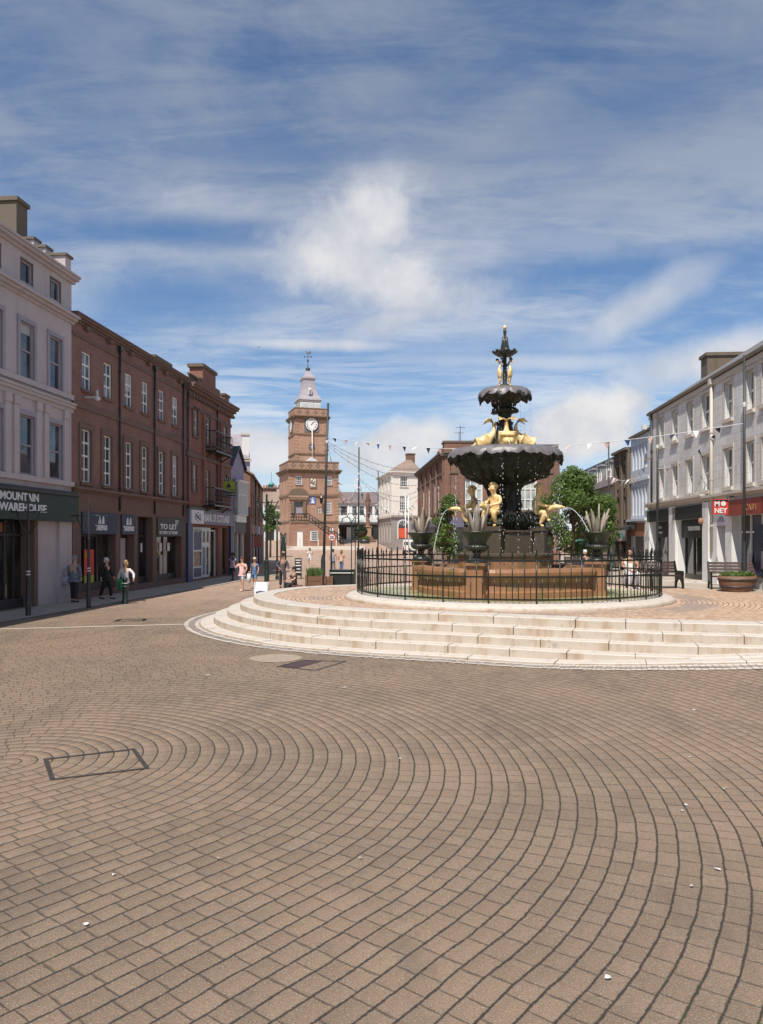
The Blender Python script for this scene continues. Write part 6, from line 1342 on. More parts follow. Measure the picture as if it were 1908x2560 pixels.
def far_houses():
    Y = 128; f = Fac(((662 - CX) / F * Y, Y), ((712 - CX) / F * Y, Y + 1), (0, -1)); zz = lambda py: CAMZ + (HY - py) / F * Y; x, y = f.at(2)
    t = thing('white_house', (x, y, 2.0), 'small white house with a mottled pale roof between the terrace and the steeple', 'house'); L = f.len; eh, rd = zz(1262), zz(1228)
    H = [(.5, 1.3, zz(1300), zz(1280)), (2.1, 2.8, zz(1300), zz(1280))]; b = MB(); b.wall(f, 0, L, 1, eh, H + [(.3, 1.6, 2.1, zz(1315))], .25); mass(b, f, 0, L, 1, eh, 7, False); gable_ends(b, f, (0, L), eh, 7, rd - eh); b.build('wall', 'white_render', t)
    for h in H: window(f, t, *h, 2, 2, 'white_paint', 'glass')
    MB().fbox(f, .3, 1.6, -.2, -.1, 2.1, zz(1315)).build('door', 'dark_paint', t); band(f, t, 'shop_sign', 'brown_board', 1.8, L, zz(1325), zz(1315), .15)
    r = MB(); gable_roof(r, f, -.2, L + .2, eh, 7, rd - eh, .3); r.build('roof', 'rust_roof', t); chimney(f, t, L - .9, L - .2, -4, -3, rd - .8, zz(1217), 'far_stucco', 'dark_stone', 2)
    Y = 150; f = Fac(((640 - CX) / F * Y, Y), ((700 - CX) / F * Y, Y), (0, -1)); zz = lambda py: CAMZ + (HY - py) / F * Y; x, y = f.at(2)
    t = thing('red_house', (x, y, 2.5), 'distant red brick block with roof edge chimney pots and a small green cupola', 'house'); L = f.len; eh = zz(1224)
    H = [(.8 + i * 1.6, 1.6 + i * 1.6, z, z + 1.5) for i in range(3) for z in (6, 9)]; b = MB(); b.wall(f, 0, L, 1, eh, H, .25); mass(b, f, 0, L, 1, eh, 8); b.build('wall', 'old_sandstone', t); cornice(f, t, 'dark_stone', -.1, L + .1, eh, ((.2, .2), (.15, .35)))
    for h in H: window(f, t, *h, 2, 2, 'white_paint', 'glass')
    c = f.pt(f.up(675), -2, eh); o = MB().lathe([(.6, .2), (.6, 1.0), (.7, 1.05), (.5, 1.4), (.05, 1.7)], c, 8).build('cupola', 'teal', t); MB().tube([c + Vector((0, 0, 1.6)), c + Vector((0, 0, 3.6))], .03, 5).build('finial_pole', 'dark_paint', o); p = MB()
    for px in (658, 664, 668, 683, 688): p.lathe([(.18, 0), (.14, .6)], f.pt(f.up(px), -1, eh + .35), 8)
    p.each('chimney_pot', 'terracotta', t)
far_houses()

# ------------------------------------------------------------------ right side
RF = Fac((13 + .07 * (90 - 31.5), 90), (13 + .07 * (14 - 31.5), 14), (-1, 0))
def eaves_roof(f, t, a, e, z, depth, rise, mat, over=.12, gut='dark_stone'):
    r = MB(); gable_roof(r, f, a, e, z, depth, rise, over, .10); r.build('roof', mat, t); band(f, t, 'gutter', gut, a, e, z - .10, z + .02, over + .02)
def grey_building():
    f = RF; a, e = f.up(1624.5), f.len; x, y = f.at((a + e) / 2 - 4)
    t = thing('grey_stone_building', (x, y, .78), 'long pale grey stone building with shops and tall sashes along the right side', 'building'); zt = 8.78
    Tp = [(1649, 1660), (1681, 1694), (1718, 1732), (1755, 1774), (1811, 1831), (1867, 1885), (1905, 1925)]; T = [(f.up(p), f.up(q)) for p, q in Tp]; g = T[-1][0] - T[-2][0]; T += [(T[-1][0] + 2.0 * i, T[-1][1] + 2.0 * i) for i in (1, 2, 3)]
    H = [(u, v, 6.92, 8.30) for u, v in T] + [(u, v, 4.42, 5.86) for u, v in T]
    bays = [(f.up(1632), f.up(1680)), (f.up(1698), f.up(1764)), (f.up(1832), f.up(1915)), (f.up(1925), f.len - .5)]; S_ = [(p, q, .78, 3.35) for p, q in bays]; al = (f.up(1795), f.up(1816), .78, 3.0)
    b = MB(); b.wall(f, a, e, 4.05, zt, H, .22); mass(b, f, a, e, .3, zt, 9, False); gable_ends(b, f, (a, e), zt, 9, 2.9); b.build('wall', 'grey_stone', t)
    b = MB(); b.wall(f, a, e, .3, 4.05, S_ + [al], .4, n=.04); b.build('shopfront_wall', 'white_render', t)
    for i, (u0, u1, z0, z1) in enumerate(H): window(f, t, u0, u1, z0, z1, 1, 2, 'white_paint', 'curtain_glass', n=-.15, edge=.06, bar=.05, heavy=(1,), sill='buff_stone', surround='buff_stone', sw=.13, sp=.015)
    eaves_roof(f, t, a - .05, e, zt, 9, 2.9, 'grey_slate', .13); band(f, t, 'wall_head', 'buff_stone', a, e, zt - .32, zt - .13, .06)
    cornice(f, t, 'buff_stone', a, f.up(1768), 3.98, ((.10, .10), (.12, .22), (.08, .28)), 'shop_cornice'); cornice(f, t, 'buff_stone', f.up(1768) + .01, e, 4.02, ((.10, .12), (.10, .24)), 'shop_cornice')
    pipe(f, t, f.up(1784), 2, 8.5, 'buff_stone', .06); pipe(f, t, f.up(1633), 4, 8.6, 'dark_paint', .05)
    chimney(f, t, a + .02, a + .9, -4.5, -2.5, zt + .8, 11.45, 'dark_stone', 'dark_stone'); MB().tube([f.pt(f.up(1737), -3.5, zt + 1.6), f.pt(f.up(1737), -3.5, zt + 3.0)], .03, 5).build('roof_aerial', 'dark_paint', t)
    names = [('', 'sign_black'), ('NEXT STORES', 'sign_black'), ('', 'fascia_red'), ('', 'fascia_red')]
    for i, (p, q) in enumerate(bays):
        s0, s1 = (p - .45, q + .45) if i < 2 else (p - .25, q + .2)
        o = MB().fbox(f, s0, s1, 0, .16, 3.35, 3.9).build('shop_sign', names[i][1], t)
        w = MB(); k = (2, 3, 3, 3)[i]
        for j in range(k + 1): u = p + (q - p) * j / k; w.fbox(f, max(u - .035, p), min(u + .035, q), -.34, -.26, .9, 3.35)
        w.fbox(f, p, q, -.36, -.24, .78, 1.0); w.fbox(f, p, q, -.34, -.26, 2.72, 2.78); o2 = w.build('shop_window', 'dark_paint' if i < 2 else 'white_paint', t); MB().quad(f.pt(p, -.31, .8), f.pt(q, -.31, .8), f.pt(q, -.31, 3.35), f.pt(p, -.31, 3.35)).build('pane', 'shop_glass', o2)
        if i == 0: MB().fbox(f, p + .3, q, -.25, -.1, 2.60, 3.32).build('inner_sign', 'sign_black', o2); lettering(f, 'clydesdale', p + .45, 3.02, .17, 'sign_white', o2, n=-.09); lettering(f, 'amusements', p + .42, 2.78, .17, 'sign_white', o2, n=-.09)
        if i == 1: MB().fbox(f, p, q, -.25, -.1, 2.55, 3.33).build('inner_sign', 'sign_black', o2); lettering(f, 'YOUR STORES', (p + q) / 2, 2.88, .23, 'sign_white', o2, n=-.09, align='CENTER', bold=.01)
        if i == 2: MB().fbox(f, p + .3, p + 1.1, -.25, -.22, 1.2, 1.95).fbox(f, q - .9, q - .3, -.25, -.22, 1.5, 2.1).each('window_poster', 'far_stucco', o2); MB().fbox(f, p + 1.3, p + 1.9, -.26, -.23, 1.2, 3.0).build('window_poster', 'navy', o2)
        if i == 2: lettering(f, 'CASH', p + 1.5, 3.48, .3, 'terracotta', o, n=.165, wide=1.2)
    for p, q in ((f.up(1620.5), f.up(1631)), (f.up(1681), f.up(1697)), (f.up(1766), f.up(1781))): band(f, t, 'shop_pilaster', 'white_render', p, q, .4, 3.95, .16); 
    cu = (al[0] + al[1]) / 2; r0 = (al[1] - al[0]) / 2; MB().fbox(f, al[0], al[1], -.39, -.35, .78, 3.0).build('alcove_back', 'lilac_render', t)
    o = MB().extrude([f.pt(cu + r0 * math.cos(x_), -.1, 3.0 + r0 * .9 * math.sin(x_)) for x_ in [math.pi * i / 12 for i in range(13)]], f.n * .145).build('alcove_arch', 'lilac_render', t)
    MB().ball(f.pt(f.up(1768), .25, 3.22), (.10, .10, .13), 10).build('alarm_box', 'terracotta', t)
    MB().box(f.pt(a + .1, .3, 8.1), (.22, .2, .22)).tube([f.pt(a + .1, .0, 8.2), f.pt(a + .1, .3, 8.2)], .03, 5).build('flood_lamp', 'lamp_glass', t)
grey_building()
o, c, h = hanging_sign('money_shop_sign', 1782, 1820, 1248, 1286, 26.8, 'sign_red', 'bright red square sign with white lettering hanging off the grey stone front', 1)
f_ = Fac((c.x - .25, c.y - .04), (c.x + 1, c.y - .04), (0, -1)); lettering(f_, 'M', .02, c.z + .02, .25, 'sign_white', o, n=0, bold=.008); lettering(f_, 'NEY', .02, c.z - .22, .25, 'sign_white', o, n=0, bold=.008, wide=.95)
MB().extrude([f_.pt(.34 + .09 * math.cos(i * .524), 0, c.z + .11 + .09 * math.sin(i * .524)) for i in range(12)], (0, -.012, 0)).build('white_disc', 'sign_white', o)
MB().box(c + Vector((0, -.035, .22)), (.52, .02, .05)).build('sign_strip', 'sign_black', o)
def pale_blue_building():
    f = RF; a, e = f.up(1577.5), f.up(1624); x, y = f.at((a + e) / 2)
    t = thing('bluish_building', (x, y, .78), 'bluish white rendered building with tight rows of narrow windows next to the grey stone one', 'building'); zt = 8.05
    us = [a + .35 + i * (e - a - .5) / 5 for i in range(5)]; H = [(u, u + .36, 6.2, 7.5) for u in us] + [(u, u + .36, 3.75, 5.3) for u in us]
    b = MB(); b.wall(f, a, e, .3, zt, H + [(a + .5, e - .7, .8, 2.65)], .22); mass(b, f, a, e, .3, zt, 9, False); gable_ends(b, f, (a, e), zt, 9, 1.8); b.build('wall', 'blue_white_render', t)
    for h in H: window(f, t, *h, 1, 2, 'white_paint', 'curtain_glass', n=-.14, edge=.04, heavy=(1,))
    eaves_roof(f, t, a, e, zt, 9, 1.8, 'grey_slate'); band(f, t, 'string_course', 'blue_white_render', a, e, 5.55, 5.7, .08); cornice(f, t, 'blue_white_render', a - .05, e, 3.35, ((.1, .12), (.12, .25)), 'shop_cornice')
    MB().fbox(f, a + .4, e - .5, 0, .14, 2.68, 3.33).build('shop_sign', 'brown_board', t); MB().fbox(f, a + .5, e - .7, -.2, -.12, .8, 2.65).build('shop_shutter', 'grey_slate', t); band(f, t, 'shop_pilaster', 'white_render', e - .55, e - .05, .5, 3.3, .12)
    w = MB(); w.hexa([f.pt(a - .1, .15, 3.05), f.pt(a + 1.6, .15, 3.05), f.pt(a + 1.6, .85, 2.98), f.pt(a - .1, .85, 2.98), f.pt(a - .1, .15, 3.3), f.pt(a + 1.6, .15, 3.3), f.pt(a + 1.6, .85, 3.08), f.pt(a - .1, .85, 3.08)]); w.build('awning_box', 'dark_paint', t)
pale_blue_building()
def old_building():
    f = RF; a, e = f.up(1541.5), f.up(1577); x, y = f.at((a + e) / 2)
    t = thing('dark_sandstone_building', (x, y, .78), 'narrow soot dark sandstone building with carved window bays on the right', 'building'); zt = 7.3; m = (a + e) / 2
    us = (a + .55, m + .45); H = [(u, u + .7, z, z + 1.3) for u in us for z in (5.4, 3.6)]; b = MB(); b.wall(f, a, e, .3, zt, H + [(a + .5, e - .5, .8, 2.3)], .25); mass(b, f, a, e, .3, zt, 9); b.build('wall', 'old_sandstone', t)
    for h in H: window(f, t, *h, 2, 2, 'buff_stone', 'glass', n=-.12, surround='dark_stone', sw=.14, sp=.08)
    cornice(f, t, 'dark_stone', a, e, zt, ((.14, .15), (.14, .32))); q = MB()
    for u in (a + .02, m - .2, e - .4): q.fbox(f, u, u + .38, 0, .18, .4, zt)
    q.each('pilaster', 'dark_stone', t); MB().fbox(f, a + .5, e - .5, -.2, -.15, .8, 2.3).build('shop_window', 'shop_glass', t); s = MB().fbox(f, a + .1, e - .1, .0, .22, 2.4, 3.0).build('shop_sign', 'far_stucco', t); q = MB(); c = f.pt(e - .7, .24, 2.7); q.extrude([c + f.u * .2 * math.cos(i * .524) + Vector((0, 0, .2 * math.sin(i * .524))) for i in range(12)], f.n * .02); q.build('emblem', 'teal', s); rg = random.Random(8); q = MB()
    for i in range(60): q.ball(f.pt(rg.uniform(a + .2, e - .2), .06, zt - rg.uniform(.02, .5)), rg.uniform(.05, .13), 6)
    q.build('carved_frieze', 'dark_stone', t)
old_building()
def mansard_building():
    f = RF; a, e = f.up(1430), f.up(1541); x, y = f.at((a + e) / 2)
    t = thing('mansard_building', (x, y, .78), 'buff building with a slate mansard roof and boxy dormers above a teal shop', 'building'); zt = 5.75
    us = [a + 1.6 + i * 2.7 for i in range(5) if a + 2.6 + i * 2.7 < e]; H = [(u, u + .8, 3.7, 5.2) for u in us]; b = MB(); b.wall(f, a, e, .3, zt, H + [(a + .5, e - .5, .8, 2.4)], .22); mass(b, f, a, e, .3, zt, 9); b.build('wall', 'buff_stone', t)
    for h in H: window(f, t, *h, 2, 2, 'white_paint', 'glass', n=-.14)
    r = MB(); r.hexa([f.pt(a, .3, zt), f.pt(e, .3, zt), f.pt(e, -9, zt), f.pt(a, -9, zt), f.pt(a, -.7, zt + 1.9), f.pt(e, -.7, zt + 1.9), f.pt(e, -8, zt + 1.9), f.pt(a, -8, zt + 1.9)]); r.build('roof', 'purple_slate', t); band(f, t, 'roof_edge', 'dark_paint', a, e, zt + 1.9, zt + 2.0, -.55, -1.2)
    for u in us: window(Fac(f.at(0, .02), f.at(f.len, .02), (-1, 0)), MB().fbox(f, u - .25, u + 1.15, -1.2, .0, zt + .25, zt + 1.45).fbox(f, u - .35, u + 1.25, -1.2, .1, zt + 1.45, zt + 1.6).build('dormer', 'steel', t), u - .1, u + 1.0, zt + .35, zt + 1.35, 2, 1, 'white_paint', 'glass', n=.02)
    MB().fbox(f, a, e, 0, .2, 2.5, 3.15).build('shop_sign', 'brown_board', t); q = MB(); q.hexa([f.pt(a + 4, .2, 2.4), f.pt(e - .1, .2, 2.4), f.pt(e - .1, 1.3, 2.1), f.pt(a + 4, 1.3, 2.1), f.pt(a + 4, .2, 2.5), f.pt(e - .1, .2, 2.5), f.pt(e - .1, 1.3, 2.35), f.pt(a + 4, 1.3, 2.35)]); q.build('awning', 'teal', t); q = MB()
    for u in (a + 1, a + 4, a + 6.5, a + 8.6, e - .7): q.fbox(f, u, u + .25, -.1, .08, .8, 2.4)
    q.each('shop_pilaster', 'teal', t); MB().fbox(f, a + .5, e - .5, -.2, -.15, .8, 2.4).build('shop_window', 'shop_glass', t)
mansard_building()

# ------------------------------------------------------------------ street furniture
def gz0(p): return Vector((p[0], p[1], ground_z(p[0], p[1])))
def at_px(px, Y, z=None): x = (px - CX) / F * Y; return Vector((x, Y, ground_z(x, Y) if z is None else z))
def ztop(py, Y): return CAMZ + (HY - py) / F * Y
def festoon_pole(px, Y, py_top, label, lean=0.0, r=.085, base=True):
    p = at_px(px, Y); h = ztop(py_top, Y) - p.z; t = thing('festoon_pole', p, label, 'pole', 'tall dark poles that carry the bunting')
    MB().tube([p, p + Vector((lean * .5, 0, h * .5)), p + Vector((lean, 0, h))], [r, r * .9, r * .75], 10).build('shaft', 'dark_paint', t)
    if base: MB().lathe([(r * 1.6, 0), (r * 1.6, 1.35), (r * 1.5, 1.42), (r * 1.05, 1.62), (r, 1.66)], p, 12).build('base', 'dark_paint', t)
    MB().lathe([(r * .95, 0), (r * 1.05, .02), (r * 1.05, .14), (r * .95, .16)], p + Vector((lean * .78, 0, h * .78)), 10).build('cable_collar', 'lamp_glass', t)
    return p + Vector((lean * .78, 0, h * .78))
B1 = festoon_pole(808, 40.6, 1008, 'thick dark pole leaning a little before the clock tower', .27, .075)
B2 = festoon_pole(896, 55, 1118, 'dark pole between the market column and the clock tower', .05, .065)
B3 = festoon_pole(945, 70, 1178, 'thinner dark pole left of the cream corner building', .03, .06)
B4 = festoon_pole(1644, 34, 1030, 'dark pole by the left end of the grey stone front', 0, .055)
B5 = festoon_pole(1861, 25.6, 888, 'dark pole before the dark red shop fascia', 0, .048)
B6 = festoon_pole(1522, 43, 1109, 'slim dark pole before the mansard roofed building', 0, .05)

def basket_post(px, Y, h, arms, label, ang=0.0):
    p = at_px(px, Y); t = thing('basket_post', p, label, 'post', 'ornate dark green street posts')
    q = 1.0 if h > 4.5 else .56; mt = 'green_iron' if h > 4.5 else 'dark_paint'
    MB().lathe([(r * q, z) for r, z in ((.15, 0), (.15, .5), (.13, .55), (.13, 1.15), (.145, 1.18), (.145, 1.22), (.10, 1.28), (.09, 1.6))], p, 12).build('base', mt, t)
    MB().lathe([(r * q, z) for r, z in ((.09, 1.6), (.08, 2.4), (.07, h - .35), (.06, h - .3), (.05, h - .12), (.08, h - .08), (.04, h), (.005, h + .12))], p, 10).build('shaft', mt, t)
    for z in (1.32, 1.42, 2.5): MB().lathe([(.09 * q, 0), (.12 * q, .015), (.12 * q, .04), (.09 * q, .055)], p + Vector((0, 0, z)), 12).build('collar', 'lamp_glass' if z < 2 and h < 4.5 else mt, t)
    for k in range(arms):
        a = ang + 2 * math.pi * k / arms; d = Vector((math.cos(a), math.sin(a), 0)); b = MB(); o = .62
        if h > 4.5: b.tube([p + Vector((0, 0, h - 1.65)), p + d * .25 + Vector((0, 0, h - 1.35)), p + d * .5 + Vector((0, 0, h - .75)), p + d * .66 + Vector((0, 0, h - .45))], .035, 6); b.tube([p + d * .1 + Vector((0, 0, h - .5)), p + d * .66 + Vector((0, 0, h - .45))], .02, 5); b.ball(p + d * .68 + Vector((0, 0, h - .4)), .05, 8)
        else: b.tube([p + Vector((0, 0, h - .50)), p + d * o + Vector((0, 0, h - .50))], .022, 6); b.tube([p + Vector((0, 0, h - 1.25)), p + d * .25 + Vector((0, 0, h - 1.0)), p + d * .42 + Vector((0, 0, h - .52))], .018, 6); b.ball(p + d * o + Vector((0, 0, h - .5)), .035, 8)
        b.build('basket_arm', 'green_iron', t)
basket_post(667, 45, 5.15, 5, 'tall green post with five raised empty basket arms near the pink shirted woman', .3)
basket_post(222, 27.6, 3.85, 2, 'dark post with short side arms standing at the shade edge before the navy shop signs', .1)
basket_post(71, 24.8, 3.9, 2, 'dark post with short side arms before the dark green shop sign', -.2)
def bollard():
    p = at_px(313, 29.4); t = thing('bollard', p, 'short dark cast iron bollard just in front of the woman in white', 'bollard')
    MB().lathe([(.13, 0), (.13, .12), (.105, .16), (.095, .62), (.12, .66), (.12, .70), (.09, .74), (.085, .88), (.11, .92), (.10, .98), (.05, 1.03), (.0, 1.04)], p, 14).build('shaft', 'green_iron', t)
    for z in (.66, .78): MB().lathe([(.10, 0), (.125, .015), (.10, .03)], p + Vector((0, 0, z)), 14).build('ring', 'lamp_glass', t)
bollard()
for px, lb in ((750, 'short wooden post beside the white lower door of the steeple'), (796, 'short wooden post right of the steeple ground window'), (841, 'short wooden post at the foot of the steeple stair')):
    x = (px - CX) / F * 111; t = thing('wooden_post', (x, 111, 1.44), lb, 'post', 'short wooden posts on the steeple terrace'); MB().box((x, 111, 1.97), (.15, .15, 1.06)).build('shaft', 'buff_stone', t); MB().lathe([(.10, 2.5), (.02, 2.58)], (x, 111, 0), 4, ph=.785, smooth=False).build('cap', 'dark_stone', t)
def slim_pole(px, Y, py, label, mat='dark_paint', r=.05, name='slim_post'):
    p = at_px(px, Y); h = ztop(py, Y) - p.z; t = thing(name, p, label, 'pole'); MB().tube([p, p + Vector((0, 0, h))], r, 8).build('shaft', mat, t); MB().lathe([(r * 1.8, 0), (r * 1.8, .25), (r, .3)], p, 8).build('base', mat, t); MB().ball(p + Vector((0, 0, h)), r * 1.4, 8).build('cap', mat, t)
slim_pole(693, 47, 1290, 'slim dark green post standing left of the walking man in the cap', 'green_iron', .06)
slim_pole(1014, 88, 1233, 'taller slim white flagpole before the cream corner building', 'white_paint', .07, 'flagpole')
slim_pole(1021.5, 96, 1241, 'shorter slim white flagpole right next to the other white flagpole', 'white_paint', .07, 'flagpole')
def info_board():
    a, b_ = at_px(703, 66), at_px(714, 66); t = thing('notice_frame', (a + b_) / 2, 'dark notice frame on two green posts before the steeple', 'sign board')
    for p in (a, b_): MB().tube([p, p + Vector((0, 0, 2.95))], .07, 8).ball(p + Vector((0, 0, 2.98)), .1, 8).build('post', 'green_iron', t)
    c = (a + b_) / 2; MB().box(c + Vector((0, 0, 2.1)), ((b_ - a).x - .1, .06, 1.3)).build('panel', 'dark_paint', t); MB().box(c + Vector((0, 0, 2.85)), ((b_ - a).x + .1, .10, .10)).build('top_rail', 'green_iron', t)
info_board()
def speed_sign():
    p = at_px(828, 40); t = thing('speed_sign', p, 'round white 20 speed limit sign with a red ring on a dark post', 'road sign'); c = p + Vector((.04, -.07, ztop(1343.5, 40) - p.z))
    MB().tube([p, c + Vector((-.02, .06, .55))], .045, 8).build('post', 'dark_paint', t); circ = lambda r, y: [c + Vector((r * math.cos(i * .2094), y, r * math.sin(i * .2094))) for i in range(30)]
    o = MB().extrude(circ(.20, 0), (0, .02, 0)).build('sign_plate', 'sign_red', t); MB().extrude(circ(.158, -.006), (0, .004, 0)).build('sign_face', 'sign_white', o)
    f = Fac((c.x, c.y - .008), (c.x + 1, c.y - .008), (0, -1)); lettering(f, '20', 0, c.z - .075, .215, 'sign_black', o, n=0, align='CENTER', bold=.004)
    MB().extrude([c + Vector((.09 * math.cos(a), .03, .42 + .10 * math.sin(a))) for a in [i * .5236 for i in range(12)]], (0, .02, 0)).build('disc_plate', 'white_paint', t)
speed_sign()
def a_board():
    p = at_px(654, 30.6); t = thing('pavement_sign', p, 'white metal pavement sign with a dark blue motif by the steps', 'sign')
    w, h = .60, .78
    for s, nm in ((-1, 'front_panel'), (1, 'back_panel')):
        f = [p + Vector((-w / 2, s * .26, .04)), p + Vector((w / 2, s * .26, .04)), p + Vector((w / 2 - .02, s * .03, h)), p + Vector((-w / 2 + .02, s * .03, h))]; MB().extrude(f, (0, .012 * s, 0)).build(nm, 'sign_white', t)
        MB().tube([f[0], f[3] + Vector((.05, 0, .0)), f[2] - Vector((.05, 0, .0)), f[1]], .022, 6).build('frame', 'steel', t)
    q = MB(); q.extrude([p + Vector((x, -.26 + .25 * z - .012, z)) for x, z in ((-.2, .40), (-.02, .44), (.16, .42), (.2, .34), (.02, .30), (-.05, .24), (-.2, .22))], (0, -.006, 0)); q.build('emblem', 'bank_blue', t)
a_board()
def planter(px0, px1, Y, zt, name, mat, label, grass=True):
    a, b_ = at_px(px0, Y), at_px(px1, Y); c = (a + b_) / 2; w = b_.x - a.x; t = thing(name, c, label, 'planter'); m = MB(); n = max(3, int(zt / .19))
    for i in range(n): m.box(c + Vector((0, .35, zt * (i + .5) / n)), (w - .02 * (i % 2), .7 - .02 * (i % 2), zt / n - .015))
    m.build('timber_box', mat, t)
    for s in (-1, 1): MB().box(c + Vector((s * (w / 2 - .04), -.02, zt / 2 + .03)), (.1, .06, zt + .06)).build('corner_post', mat, t)
    if grass:
        MB().box(c + Vector((0, .35, zt - .02)), (w - .1, .55, .02)).build('soil', 'bark', t); g = MB(); r = random.Random(2)
        for i in range(420):
            q = c + Vector((r.uniform(-w / 2 + .06, w / 2 - .06), r.uniform(.06, .62), zt)); d = Vector((r.uniform(-.16, .16), r.uniform(-.12, .12), 0)); h = r.uniform(.12, .46); s = Vector((.012, 0, 0))
            g.add([q - s, q + s, q + d * .5 + Vector((0, 0, h * .7)) + s, q + d * 1.3 + Vector((0, 0, h)), q + d * .5 + Vector((0, 0, h * .7)) - s], [(0, 1, 2, 3, 4)])
        g.build('grasses', 'grass_blade', t)
planter(764, 806, 36.6, .72, 'timber_planter', 'barrel_wood', 'dark timber planter of loose green grasses behind the seated man')
planter(811, 832, 37.0, .66, 'timber_box', 'barrel_wood', 'small empty dark timber box beside the leaning pole', False)
def dark_stand():
    a, b_ = at_px(826, 37.4), at_px(884, 37.4); c = (a + b_) / 2; w = b_.x - a.x; t = thing('metal_stand', c, 'long black metal box with pale rails at the platform edge left of the railing', 'cabinet')
    MB().box(c + Vector((0, .3, .5)), (w - .08, .5, .84)).build('panel', 'sign_black', t)
    for z in (.16, .84): MB().box(c + Vector((0, .02, z)), (w, .05, .05)).build('rail', 'lamp_glass', t)
    for s in (-1, 1): MB().box(c + Vector((s * w / 2, .3, .5)), (.09, .6, 1.0)).build('end_post', 'green_iron', t)
    MB().box(c + Vector((0, .3, .96)), (w, .6, .07)).build('top', 'green_iron', t)
dark_stand()
def litter_sign():
    p = at_px(746, 48); t = thing('news_stand', p, 'small black and white patterned board standing behind the seated man', 'sign'); MB().box(p + Vector((0, 0, .75)), (.42, .12, 1.1)).build('board', 'sign_black', t)
    for z, w in ((1.18, .34), (1.02, .26), (.84, .34), (.62, .28), (.42, .34)): MB().box(p + Vector((.01 * (w - .3) * 10, -.062, z)), (w, .02, .07)).build('pale_stripe', 'sign_white', t)
    for s in (-1, 1): MB().box(p + Vector((s * .18, 0, .1)), (.05, .3, .2)).build('foot', 'dark_paint', t)
litter_sign()
def basket_stand():
    p = at_px(882, 35.5); t = thing('basket_stand', p, 'tall thin twin stemmed iron stand with hooked tops and a dark leafy basket', 'plant stand')
    for dx, s, zt in ((-.06, -1, ztop(1292, 35.5)), (.12, 1, ztop(1280, 35.5))):
        q = p + Vector((dx, 0, 0)); b = MB(); h = zt - p.z; b.tube([q, q + Vector((0, 0, h - .25)), q + Vector((s * .10, 0, h - .05)), q + Vector((s * .25, 0, h)), q + Vector((s * .40, 0, h - .08)), q + Vector((s * .46, 0, h - .25))], .025, 6); b.tube([q + Vector((0, 0, h - .3)), q + Vector((-s * .12, 0, h - .08)), q + Vector((-s * .3, 0, h - .06)), q + Vector((-s * .38, 0, h - .22))], .02, 6); b.build('stem', 'green_iron', t)
    MB().lathe([(.16, .0), (.16, .04), (.03, .08)], p, 10).build('foot', 'green_iron', t)
    c = p + Vector((.38, 0, ztop(1330, 35.5) - p.z)); o = MB().lathe([(.04, -.28), (.22, -.15), (.28, .02), (.28, .04)], c, 12).build('basket', 'bark', t); MB().tube([p + Vector((.12, 0, c.z - p.z + .12)), c + Vector((0, 0, .12))], .015, 5).build('basket_arm', 'green_iron', t)
    leaf_cloud([(c + Vector((0, 0, .02)), (.30, .28, .26))], 700, .06, 'leaves', 'dark_foliage', o, 5)
def leaf_cloud(blobs, n, size, name, mat, par, seed, flat=.6):
    r = random.Random(seed); b = MB(); tot = sum(k[1][0] * k[1][1] * k[1][2] for k in blobs)
    for c, rad in blobs:
        for i in range(int(n * rad[0] * rad[1] * rad[2] / tot)):
            while True:
                q = Vector((r.uniform(-1, 1), r.uniform(-1, 1), r.uniform(-1, 1)))
                if .35 < q.length < 1: break
            q = q * (.55 + .45 * r.random()) if r.random() < .35 else q.normalized() * r.uniform(.72, 1.08)
            p = Vector(c) + Vector((q.x * rad[0], q.y * rad[1], q.z * rad[2])); nrm = (q + Vector((r.gauss(0, .6), r.gauss(0, .6), r.gauss(.3, .6)))).normalized(); a = nrm.orthogonal().normalized(); a.rotate(Matrix.Rotation(r.uniform(0, 6.28), 3, nrm)); e = nrm.cross(a); s = size * r.uniform(.6, 1.35)
            b.add([p - a * s, p + e * s * .5, p + a * s, p - e * s * .5 + nrm * s * .15], [(0, 1, 2, 3)])
    return b.build(name, mat, par, uv=False)
basket_stand()
def tree(name, px, Y, zb, zt, w, label, seed, n=9000, leaf=.10, mat='foliage', ecc=1.0):
    p = at_px(px, Y); t = thing(name, p, label, 'tree'); r = random.Random(seed); tk = MB(); tk.tube([p + Vector((0, 0, -.1)), p + Vector((.03, 0, (zb - p.z) * .6)), p + Vector((.0, .05, zb + (zt - zb) * .35 - p.z)), p + Vector((.05, 0, zb + (zt - zb) * .7 - p.z))], [.14, .11, .08, .03], 8)
    blobs = []; H = zt - zb
    for i in range(46):
        f = r.random(); a = r.uniform(0, 6.28); pf = (.55 + .45 * math.sin(math.pi * min(1, f * 1.15))) * (1 - .62 * max(0, f - .55) / .45); rr = w / 2 * pf * r.uniform(.1, 1.0) ** .6
        c = Vector((p.x + math.cos(a) * rr, p.y + math.sin(a) * rr * ecc, zb + H * (.04 + .93 * f))); k = w * r.uniform(.09, .18); blobs.append((c, (k * r.uniform(.8, 1.5), k * r.uniform(.8, 1.5), k * r.uniform(.5, 1.0))))
        if i % 2: st = Vector((p.x, p.y, zb + H * f * .6)); tk.tube([st, st.lerp(c, .6) + Vector((0, 0, .1)), c], [.045, .028, .010], 5)
    tk.build('trunk', 'bark', t)
    leaf_cloud(blobs, n, leaf, 'crown', mat, t, seed)
tree('street_tree', 1434, 40.5, 1.55, ztop(1168, 40.5), 4.0, 'leafy green street tree right of the fountain before the mansard roofed building', 4, 19000, .085)
tree('street_tree', 1498, 42.5, 1.7, ztop(1262, 42.5), 1.6, 'low leafy young tree tucked right of the bigger street tree', 14, 2500, .085)
